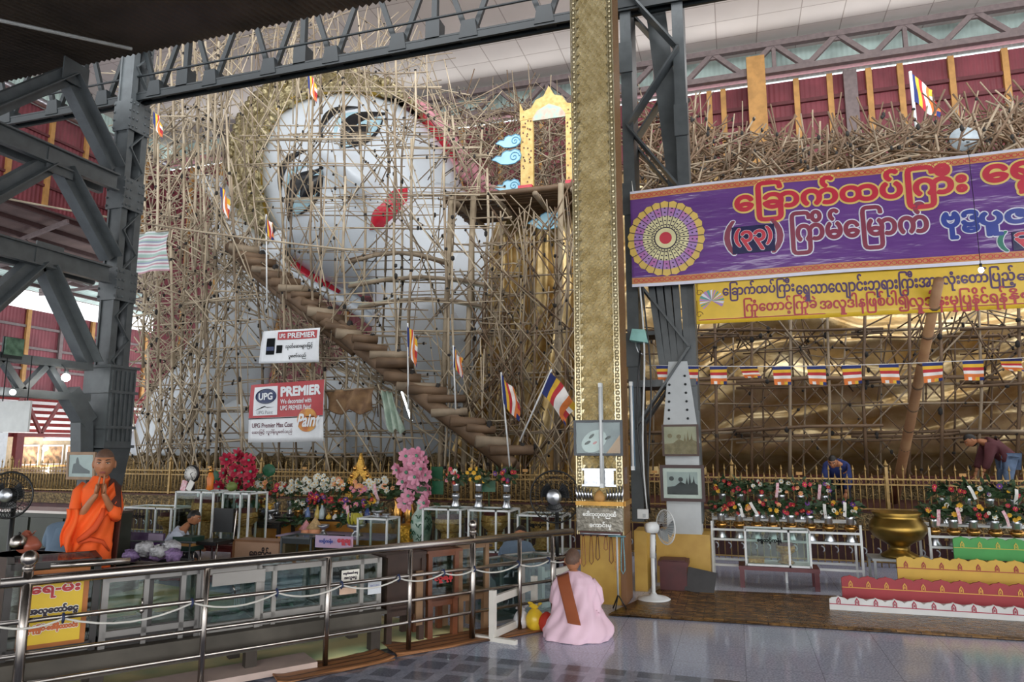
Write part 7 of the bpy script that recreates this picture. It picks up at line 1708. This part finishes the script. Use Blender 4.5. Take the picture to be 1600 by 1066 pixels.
# ---------------------------------------------------------------- people
mSkin = M('tan_skin', 'a8714f', rough=.5, var=.06, scale=12); mSkinD = M('darker_scalp', '5f4638', rough=.6, var=.12, scale=60); mHairB = M('black_hair', '14110f', rough=.5)
mEye = M('eye_white', 'cfc7bd', rough=.4); mLipS = M('lip', '8a4a42', rough=.5)
PM = [mSkin, mSkinD, mHairB, mLipS, mEye]
def skinned(V, E, Rr, root=0, sub=2):
    me = bpy.data.meshes.new('skeleton'); me.from_pydata([tuple(v) for v in V], E, []); o = bpy.data.objects.new('skeleton', me); COL.objects.link(o)
    o.modifiers.new('skin', 'SKIN').use_smooth_shade = True
    sl = me.skin_vertices[0].data
    for i, r in enumerate(Rr): sl[i].radius = r if isinstance(r, tuple) else (r, r); sl[i].use_root = (i == root)
    s = o.modifiers.new('sub', 'SUBSURF'); s.levels = sub; s.render_levels = sub
    bpy.context.view_layer.update(); dg = bpy.context.evaluated_depsgraph_get(); m2 = bpy.data.meshes.new_from_object(o.evaluated_get(dg))
    b = MB().add([v.co.copy() for v in m2.vertices], [list(p.vertices) for p in m2.polygons], 0, True)
    bpy.data.objects.remove(o); bpy.data.meshes.remove(me); bpy.data.meshes.remove(m2)
    return b
def head(mb, c, yaw=0, pitch=0, s=1.0, roll=0, face=True, scalp=True):
    """a head whose face looks along local -y before turning; s=1 is 0.235 m tall"""
    Q = Matrix.Rotation(yaw, 3, 'Z') @ Matrix.Rotation(pitch, 3, 'X') @ Matrix.Rotation(roll, 3, 'Y'); c = Vector(c)
    def g(a, b_, s_): return math.exp(-((a - b_) / s_) ** 2)
    def fn(p, d):
        x, y, z = p
        if d.z < 0: x *= 1 - .28 * (-d.z) ** 1.6; y = y * (1 - .12 * -d.z) - .008 * (-d.z)
        if d.y < 0:
            f = min(1, -d.y * 1.6); X, Z = x / s, z / s
            y -= s * f * (.026 * g(X, 0, .013 + .12 * max(0, .03 - Z) * .35) * g(Z, -.022, .03) + .010 * g(X, 0, .05) * g(Z, .032, .014) + .009 * g(X, 0, .026) * g(Z, -.062, .013) + .012 * g(X, 0, .024) * g(Z, -.1, .018))
            y += s * f * (.010 * (g(X, .032, .017) + g(X, -.032, .017)) * g(Z, .012, .014)); y -= s * f * .006 * (g(X, .042, .02) + g(X, -.042, .02)) * g(Z, -.022, .022)
        return Vector((x, y, z))
    r = (.076 * s, .097 * s, .118 * s)
    mb.ell(c, r, 40, 30, 0, Q, fn)
    if scalp:
        def cap(p, d):
            q = fn(p, d) * 1.018; lim = .052 * s if d.y < -.15 else (.0 * s - .05 * s * max(0, d.y))
            if q.z < lim: q = Vector((q.x * .95, q.y * .95, q.z))
            return q
        mb.ell(c, r, 40, 30, 1 if scalp is True else scalp, Q, cap)
    for sx in (-1, 1):
        mb.ell(c + Q @ Vector((sx * .077 * s, .008 * s, -.008 * s)), (.012 * s, .02 * s, .032 * s), 10, 8, 0, Q)
        if face:
            e = Vector((sx * .031 * s, -.083 * s, .010 * s)); mb.ell(c + Q @ e, (.0125 * s, .008 * s, .0055 * s), 10, 7, 4, Q); mb.ell(c + Q @ (e + Vector((0, -.006 * s, 0))), (.0055 * s, .004 * s, .0055 * s), 8, 6, 2, Q)
            mb.tube([c + Q @ Vector((sx * (.016 + k * .011) * s, (-.0955 + k * k * .0022) * s, (.017 + .003 * sin(k)) * s)) for k in range(4)], .0022 * s, 5, 2)
            mb.tube([c + Q @ Vector((sx * (.015 + k * .012) * s, (-.099 + k * k * .0024) * s, (.034 + .004 * sin(k * .9)) * s)) for k in range(4)], [.003 * s, .004 * s, .0035 * s, .0015 * s], 5, 2)
    if face:
        for dz, rr_ in ((.0035, .0042), (-.0035, .005)): mb.tube([c + Q @ Vector((x * s, (-.1005 + abs(x) ** 2 * 7) * s, (-.062 + dz - abs(x) * .06) * s)) for x in (-.024, -.012, 0, .012, .024)], [.0015 * s, rr_ * s, rr_ * s, rr_ * s, .0015 * s], 6, 3)
        for sx in (-1, 1): mb.ell(c + Q @ Vector((sx * .012 * s, -.112 * s, -.034 * s)), (.008 * s, .008 * s, .006 * s), 7, 5, 0, Q)
def hand(mb, w, u, n, side, L=.18, curl=0.0):
    """wrist w, finger direction u, palm normal n; side is the way the thumb leaves"""
    w, u, n = Vector(w), Vector(u).normalized(), Vector(n).normalized(); t = u.cross(n).normalized() * side
    mb.tube([w, w + u * L * .2, w + u * L * .42, w + u * L * .52], [(.026, .017), (.036, .018), (.04, .016), (.036, .013)] if abs(t.cross(u).dot(n)) < 2 else .03, 10)
    for k, (o, ln, r) in enumerate(((.027, .40, .0085), (.009, .46, .009), (-.009, .43, .0085), (-.026, .34, .0075))):
        b = w + u * L * .48 + t * o; ln *= L; c1 = n * (-curl * ln)
        mb.tube([b, b + u * ln * .4 + c1 * .15, b + u * ln * .75 + c1 * .55, b + u * ln + c1], [r * 1.05, r, r * .92, r * .6], 8)
    b = w + u * L * .16 + t * .03
    mb.tube([b, b + t * .018 + u * L * .12 - n * .004, b + t * .02 + u * L * .26 - n * .008, b + t * .012 + u * L * .36 - n * .01], [.012, .011, .0095, .006], 8)
def person_obj(name, label, loc, rz, mb):
    t = thing(name, label, 'person', loc, rz); o = mb.build('body', PM, t); return t
# --- monk with folded hands
def monk():
    mb = skinned([(0, .02, .9), (0, .02, 1.12), (.01, .0, 1.36), (.035, -.01, 1.47), (.045, -.005, 1.56), (-.15, .0, 1.39), (-.15, -.1, 1.17), (-.04, -.23, 1.33), (.02, -.25, 1.40), (.16, .0, 1.39), (.19, -.1, 1.2), (.1, -.23, 1.34), (.062, -.25, 1.40), (-.09, .02, .86), (-.1, .0, .46), (-.1, .02, .09), (-.11, -.12, .04), (.09, .02, .86), (.1, .0, .46), (.1, .02, .09), (.11, -.12, .04)],
                 [(0, 1), (1, 2), (2, 3), (3, 4), (2, 5), (5, 6), (6, 7), (7, 8), (2, 9), (9, 10), (10, 11), (11, 12), (0, 13), (13, 14), (14, 15), (15, 16), (0, 17), (17, 18), (18, 19), (19, 20)],
                 [.14, .13, .14, .055, .05, .06, .045, .03, .024, .06, .045, .03, .024, .09, .06, .042, .04, .09, .06, .042, .04])
    head(mb, (.045, -.02, 1.622), R(-4), R(4), 1.02)
    hand(mb, (.0, -.235, 1.37), (.17, -.1, 1), (1, 0, -.15), -1, .185); hand(mb, (.075, -.235, 1.37), (-.12, -.1, 1), (-1, 0, -.1), 1, .185)
    t = person_obj('person', 'standing person in bright orange robes with palms pressed together, at the left', (-5.34, 4.86, 0), R(47), mb); t.scale = (1.05,) * 3
    mO = M('bright_orange_cloth', 'ee5f1d', rough=.75, var=.06, scale=3); mO2 = M('deep_orange_cloth', 'd24c1d', rough=.75, var=.06, scale=3); mBr = M('dark_brown_cloth', '4a2318', rough=.8, var=.1)
    prof = [(1.51, .065, .07, .03), (1.475, .095, .09, .02), (1.45, .13, .1, .01), (1.41, .175, .12, .0), (1.34, .19, .13, .0), (1.2, .18, .14, .0), (1.05, .17, .14, -.01), (.9, .175, .145, -.015), (.75, .17, .145, -.02), (.6, .165, .14, -.02), (.43, .165, .14, -.025)]
    def robe(u, v):
        q = v * (len(prof) - 1); i = min(int(q), len(prof) - 2); f = q - i; z, rx, ry, ox = [prof[i][k] + (prof[i + 1][k] - prof[i][k]) * f for k in range(4)]
        a = 2 * PI * u; fold = .012 * sin(a * 3 + z * 9) + .008 * sin(a * 7 - z * 14) + (.012 * sin(a * 5 + z * 4) if z < 1.0 else 0); fold *= min(1, v * 3)
        x = (rx + fold) * cos(a) + ox + .02 * min(1, v * 2) ; y = (ry + fold) * sin(a)
        if z < .62 : z += .05 * cos(a) * (1 if z < .5 else .4)
        return (x, y, z + .012 * sin(a * 2))
    MB().grid(robe, 96, 60).build('outer_robe', mO, t, solid=.006)
    def under(u, v):
        a = 2 * PI * u; z = .72 - .58 * v; return ((.15 + .008 * sin(a * 8)) * cos(a), (.13 + .008 * sin(a * 6)) * sin(a), z)
    MB().grid(under, 60, 10).build('under_robe', mO2, t, solid=.005)
    # diagonal overlapping fold across the chest and its hem
    def sashf(u, v):
        p = Vector((-.2, -.1, 1.12)).lerp(Vector((.16, -.12, 1.42)), u); w = .26 - .1 * u
        return p + Vector((.04 * v, -.075 * sin(PI * (u * .8 + .1)) - .02 * sin(v * 9 + u * 4), -w * v + .05))
    MB().grid(sashf, 24, 14).build('chest_fold', mO, t, solid=.006)
    roll = [(-.13, -.17, 1.02), (-.06, -.2, 1.06), (.02, -.21, 1.12), (.07, -.2, 1.2), (.08, -.19, 1.27)]
    MB().tube(roll, [.02, .03, .032, .03, .02], 8).tube([(-.12, -.16, 1.0), (-.02, -.19, 1.03), (.1, -.17, 1.0), (.17, -.1, .92)], [.012, .02, .018, .01], 7).build('rolled_fold', mO2, t)
    # sleeves
    def tubecloth(pts, rr_, name, mat, k=7):
        b = MB(); b.tube(pts, rr_, 18); r4 = random.Random(k); b.v = [(x + .006 * sin(z * 60 + x * 30), y + .007 * sin(z * 45 + k), z) for x, y, z in b.v]; return b.build(name, mat, t)
    tubecloth([(-.11, .02, 1.44), (-.165, -.01, 1.38), (-.175, -.05, 1.28), (-.17, -.1, 1.19)], [.05, .068, .068, .06], 'sleeve', mO)
    tubecloth([(.13, .02, 1.43), (.185, -.0, 1.37), (.21, -.06, 1.28), (.2, -.12, 1.21), (.15, -.18, 1.25)], [.045, .06, .066, .064, .045], 'sleeve', mO, 3)
    def hang(u, v):
        x = -.255 + .14 * u + .015 * sin(v * 7) - .03 * v; return (x, -.12 - .05 * sin(u * PI) - .025 * sin(u * 11 + v * 3), 1.27 - .3 * v - .08 * u * v + .03 * sin(u * 8) * v)
    MB().grid(hang, 18, 16).build('hanging_sleeve', mO, t, solid=.006)
    def brown(u, v):
        K = [(.1, .1, 1.36), (.11, .03, 1.49), (.12, -.08, 1.475), (.125, -.15, 1.38), (.12, -.17, 1.27)]
        q = v * 4; i = min(int(q), 3); p = Vector(K[i]).lerp(Vector(K[i + 1]), q - i); return p + Vector((.12 * u + .01 * sin(v * 8), .03 * u, -.055 * u + .01 * sin(u * 5)))
    MB().grid(brown, 10, 20).build('shoulder_cloth', mBr, t, solid=.012, label='folded dark brown cloth over the shoulder')
    def brown2(u, v): return (.17 + .09 * u - .02 * v, .08 - .1 * u, 1.22 - .42 * v + .02 * sin(u * 5))
    MB().grid(brown2, 8, 12).build('cloth_tail', mBr, t, solid=.01, label='dark brown cloth tail hanging at the side')
    for ch in t.children:
        for v in ch.data.vertices:
            f = min(1, max(0, (1.54 - v.co.z) / .07)); v.co.x = .02 + (v.co.x - .02) * (1 - .24 * f)
monk()
# --- nun kneeling on the floor, seen from behind
def nun():
    p0 = G(898, 1000); V = [(0, 0, .14), (-.01, .03, .32), (-.02, .05, .52), (-.03, .08, .59), (-.035, .1, .64), (-.17, .06, .5), (-.2, .18, .34), (-.05, .32, .36), (.15, .06, .5), (.2, .16, .33), (.05, .32, .36), (-.13, .12, .1), (-.2, .38, .08), (-.1, .05, .05), (-.06, -.14, .04), (.14, .12, .1), (.24, .36, .08), (.16, .03, .05), (.08, -.14, .04)]
    mb = skinned(V, [(0, 1), (1, 2), (2, 3), (3, 4), (2, 5), (5, 6), (6, 7), (2, 8), (8, 9), (9, 10), (0, 11), (11, 12), (12, 13), (13, 14), (0, 15), (15, 16), (16, 17), (17, 18)], [.16, .14, .13, .05, .045, .055, .042, .03, .055, .042, .03, .1, .07, .055, .04, .1, .07, .055, .04])
    head(mb, (-.035, .11, .712), PI + R(-12), R(8), 1.0)
    hand(mb, (-.03, .33, .36), (.0, .3, 1), (1, 0, 0), -1, .16); hand(mb, (.03, .33, .36), (.0, .3, 1), (-1, 0, 0), 1, .16)
    t = person_obj('person', 'shaven-headed person kneeling in pale pink robes, seen from behind on the tiles', (p0.x, p0.y + .1, 0), R(10), mb)
    mP = M('pale_pink_cloth', 'e8c6d5', rough=.8, var=.05, scale=3); mS = M('rust_brown_cloth', '8f4a28', rough=.8, var=.08)
    prof = [(.615, .05, .05, -.03, .075), (.59, .1, .08, -.025, .07), (.56, .165, .105, -.02, .06), (.5, .205, .14, -.015, .05), (.4, .215, .16, -.01, .04), (.3, .225, .18, .0, .03), (.2, .26, .22, .0, .02), (.12, .305, .26, .0, .02), (.05, .33, .28, -.005, .01), (.0, .325, .275, -.01, .0)]
    def robe(u, v):
        q = v * (len(prof) - 1); i = min(int(q), len(prof) - 2); f = q - i; f = f * f * (3 - 2 * f) * .4 + f * .6; z, rx, ry, ox, oy = [prof[i][k] + (prof[i + 1][k] - prof[i][k]) * f for k in range(5)]
        a = 2 * PI * u; fold = (.013 * sin(a * 7 + z * 8) + .009 * sin(a * 12 - z * 25)) * min(1, v * 2.5)
        lump = .05 * math.exp(-((a - 6.1) / .5) ** 2 if a > 3 else -((a + .18) / .5) ** 2) * math.exp(-((z - .09) / .08) ** 2)
        return ((rx + fold + lump) * cos(a) + ox, (ry + fold) * sin(a) + oy, max(.004, z + .006 * sin(a * 9) * (z < .1)))
    MB().grid(robe, 110, 46).build('robe', mP, t, solid=.006)
    # right sleeve bulging at the side
    b = MB().tube([(.13, .07, .52), (.185, .08, .43), (.205, .08, .34), (.17, .12, .28)], [.055, .07, .075, .06], 18); b.v = [(x + .008 * sin(z * 70), y + .008 * sin(z * 55 + x * 40), z) for x, y, z in b.v]; b.build('sleeve', mP, t)
    b = MB().tube([(-.15, .07, .54), (-.2, .1, .43), (-.21, .14, .34), (-.16, .22, .3)], [.055, .07, .075, .06], 16); b.v = [(x + .008 * sin(z * 60), y, z) for x, y, z in b.v]; b.build('sleeve', mP, t)
    for k in range(4): MB().tube([(.16 + .02 * k, -.03 - .02 * k, .3 - .015 * k), (.2 + .012 * k, .0, .285 - .02 * k), (.24, .04, .29 - .02 * k)], [.006, .012, .005], 6).build('fold_ridge', mP, t)
    def sash(u, v):
        x = -.19 + .05 * v * 1.5 + (.115 + .01 * v) * u + .04 * v; z = .585 - .4 * v + (.02 - .03 * v) * u * 1.4 - .02 * (1 - v) * (1 - u)
        q = min(1, max(0, (.615 - z) / .6)); yb = None
        for i in range(len(prof) - 1):
            if prof[i][0] >= z >= prof[i + 1][0]:
                f = (prof[i][0] - z) / (prof[i][0] - prof[i + 1][0]); rx, ry, ox, oy = [prof[i][k] + (prof[i + 1][k] - prof[i][k]) * f for k in range(1, 5)]; c = min(.98, abs((x - ox) / (rx + .02))); yb = oy - (ry + .03) * math.sqrt(1 - c * c)
        return (x, (yb if yb is not None else -.06) - .012, z)
    MB().grid(sash, 10, 26).build('shoulder_cloth', mS, t, solid=.008, label='folded rust brown cloth over the shoulder')
nun()
# --- other people further back
def person(label, loc, rz, J, shirt, trousers, headrot=(0, 0), hair=2, s=1.0, face=True):
    names = list(J); idx = {n: i for i, n in enumerate(names)}
    links = [('hip', 'spine'), ('spine', 'chest'), ('chest', 'neck'), ('neck', 'skull'), ('chest', 'shL'), ('shL', 'elL'), ('elL', 'haL'), ('chest', 'shR'), ('shR', 'elR'), ('elR', 'haR'), ('hip', 'hiL'), ('hiL', 'knL'), ('knL', 'anL'), ('anL', 'toL'), ('hip', 'hiR'), ('hiR', 'knR'), ('knR', 'anR'), ('anR', 'toR')]
    RD = dict(hip=.13, spine=.12, chest=.135, neck=.052, skull=.048, shL=.06, elL=.042, haL=.026, shR=.06, elR=.042, haR=.026, hiL=.09, knL=.06, anL=.04, toL=.035, hiR=.09, knR=.06, anR=.04, toR=.035)
    mb = skinned([J[n] for n in names], [(idx[a], idx[b]) for a, b in links], [RD[n] for n in names], idx['hip'], 1)
    sk = Vector(J['skull']); nk = Vector(J['neck']); up = (sk - nk).normalized()
    head(mb, sk + up * .09, headrot[0], headrot[1], .98, 0, face, hair)
    for h_, e in (('haL', 'elL'), ('haR', 'elR')):
        d = (Vector(J[h_]) - Vector(J[e])).normalized(); hand(mb, J[h_], d, d.cross(Vector((0, 1, .2))), 1, .17, .4)
    t = person_obj('person', label, loc, rz, mb)
    def cloth(ns, ls, ex, name, mat):
        ii = {n: i for i, n in enumerate(ns)}
        skinned([J[n] for n in ns], [(ii[a], ii[b]) for a, b in ls], [RD[n] + ex for n in ns], 0, 2).build(name, mat, t)
    sub = lambda p, q, f: tuple(Vector(J[p]).lerp(Vector(J[q]), f))
    J['wrL'] = sub('elL', 'haL', .75); J['wrR'] = sub('elR', 'haR', .75); RD['wrL'] = RD['wrR'] = .03
    J['collar'] = sub('chest', 'neck', .55); RD['collar'] = .085
    cloth(['spine', 'hip', 'chest', 'collar', 'shL', 'elL', 'wrL', 'shR', 'elR', 'wrR'], [('spine', 'hip'), ('spine', 'chest'), ('chest', 'collar'), ('chest', 'shL'), ('shL', 'elL'), ('elL', 'wrL'), ('chest', 'shR'), ('shR', 'elR'), ('elR', 'wrR')], .03, 'shirt', shirt)
    cloth(['hip', 'hiL', 'knL', 'anL', 'hiR', 'knR', 'anR'], [('hip', 'hiL'), ('hiL', 'knL'), ('knL', 'anL'), ('hip', 'hiR'), ('hiR', 'knR'), ('knR', 'anR')], .02, 'trousers', trousers)
    return t
SIT = dict(hip=(0, 0, .13), spine=(0, .06, .32), chest=(0, .13, .5), neck=(0, .2, .6), skull=(0, .24, .67), shL=(-.17, .13, .5), elL=(-.22, .24, .3), haL=(-.1, .42, .26), shR=(.17, .13, .5), elR=(.22, .24, .3), haR=(.1, .42, .26), hiL=(-.1, .06, .11), knL=(-.3, .34, .12), anL=(-.05, .42, .06), toL=(.08, .44, .05), hiR=(.1, .06, .11), knR=(.3, .34, .12), anR=(.05, .34, .06), toR=(-.08, .36, .05))
mShB = M('blue_grey_shirt', '6c8095', rough=.8, var=.06); mShW = M('pale_blue_white_shirt', 'bfc6d6', rough=.8, var=.05); mDkT = M('dark_trousers', '24242c', rough=.8); mShM = M('maroon_shirt', '4e2228', rough=.8); mJean = M('faded_jeans', '5c6f8a', rough=.8, var=.2, scale=9); mShR = M('royal_blue_shirt', '1f2f66', rough=.8)
def lean(J, f, dz=0): return {k: (v[0], v[1] + max(0, v[2] - .15) * f, v[2] - max(0, v[2] - .15) * f * .35 + dz) for k, v in J.items()}
p = PY(86, 866, 6.9)
person('seated person in a blue-grey shirt, back turned, partly behind the orange robe', (p.x, 6.9, .34), R(30), lean(SIT, .5), mShB, mDkT, (PI, R(25)))
cr_ = thing('low_dais', 'low dark wooden dais under the seated person in the blue-grey shirt', 'platform', (p.x - .0, 7.1, 0)); MB().box((0, 0, .17), (1.3, 1.0, .34)).build('body', mDkW, cr_); MB().box((0, 0, .33), (1.34, 1.04, .02)).build('top', mDkW, cr_)
p = PY(270, 868, 9.0)
person('seated person in a white-blue shirt facing right, before the low red table', (p.x - .1, 8.95, .05), R(-60), lean(SIT, .15), mShW, mDkT, (PI, R(18)))
p = PY(806, 868, 8.75)
person('person bowed low in a blue-grey shirt, only the rounded back seen above the railing', (p.x, 8.6, .12), R(8), lean(SIT, .75, 0), mShB, mDkT, (PI, R(60)))
BEND = dict(hip=(.16, 0, .84), spine=(.06, -.02, .98), chest=(-.1, -.04, 1.08), neck=(-.22, -.05, 1.12), skull=(-.29, -.05, 1.13), shL=(-.12, -.2, 1.04), elL=(-.2, -.24, .8), haL=(-.28, -.2, .6), shR=(-.12, .12, 1.04), elR=(-.22, .14, .8), haR=(-.3, .1, .6), hiL=(.16, -.1, .8), knL=(.08, -.13, .44), anL=(.2, -.12, .06), toL=(.08, -.13, .04), hiR=(.16, .1, .8), knR=(.06, .12, .44), anR=(.2, .1, .06), toR=(.08, .1, .04))
person('worker in a maroon shirt and faded jeans bending over behind the gold fence at right', (PY(1556, 700, 14.0).x, 14.0, .82), 0, dict(BEND), mShM, mJean, (R(-90), R(40)))
person('worker in a royal blue shirt stooping behind the gold fence near the bamboo prop', (PY(1306, 735, 13.9).x, 13.9, .45), R(70), lean({k: v for k, v in BEND.items()}, 0), mShR, mDkT, (R(-90), R(30)))

# ---------------------------------------------------------------- pieces that belong to a part hang under that part
NEST = {'ear_hollow': 'ear', 'ear_lobe': 'ear', 'iris': 'eye_white', 'upper_eyelid': 'eye_white', 'lower_eyelid': 'eye_white', 'hair_band': 'hair', 'cap': 'batten', 'glass': 'frame', 'mount': 'frame', 'print_shape': 'print', 'pane': 'frame', 'door_stile': 'frame', 'door_rail': 'frame', 'padlock': 'frame', 'head_rail': 'frame',
        'border_ornament': 'border', 'emblem_petals': 'emblem_rim', 'emblem_lines': 'emblem_rim', 'emblem_centre': 'emblem_rim', 'badge': 'grille', 'hands': 'face', 'hour_marks': 'face', 'mirror_frame': 'mirror_panel', 'petal_border': 'triangle_mosaic', 'arch_motif': 'riser', 'line': 'riser', 'stopper': 'body',
        'ball_finial': 'post', 'tie': 'rope', 'fold_ridge': 'robe', 'rolled_fold': 'outer_robe', 'chest_fold': 'outer_robe', 'cloth_tail': 'shoulder_cloth', 'sign_field': 'sign_border', 'canvas': 'frame', 'swirl': 'board', 'edge': 'board', 'oval_ring': 'oval', 'paint_can_label': 'paint_can_print', 'tympanum': 'pediment', 'name_plate_': 'rail', 'dark_scroll_pattern': 'porcelain_vase', 'node_ring': 'culm', 'flame': 'arch'}
LETTER = ('sheet', 'panel', 'cloth', 'body', 'sign_border')
def basename(o): return o.name.split('.')[0]
def centre(o): return sum((Vector(c) for c in o.bound_box), Vector()) / 8
for root in [o for o in COL.objects if o.type == 'EMPTY' and o.parent is None]:
    kids = list(root.children); by = {}
    for k in kids: by.setdefault(basename(k), []).append(k)
    for k in kids:
        n = basename(k); tgt = None
        if n in NEST and NEST[n] in by: tgt = by[NEST[n]]
        elif n == 'lettering':
            for q in LETTER:
                if q in by and root.name.split('.')[0] != 'person': tgt = by[q]; break
        if not tgt or k in tgt or k.location.length > 1e-6: continue
        tgt = [q for q in tgt if q.location.length < 1e-6 and q.parent == root]
        if tgt: c = centre(k); k.parent = min(tgt, key=lambda q: (centre(q) - c).length)
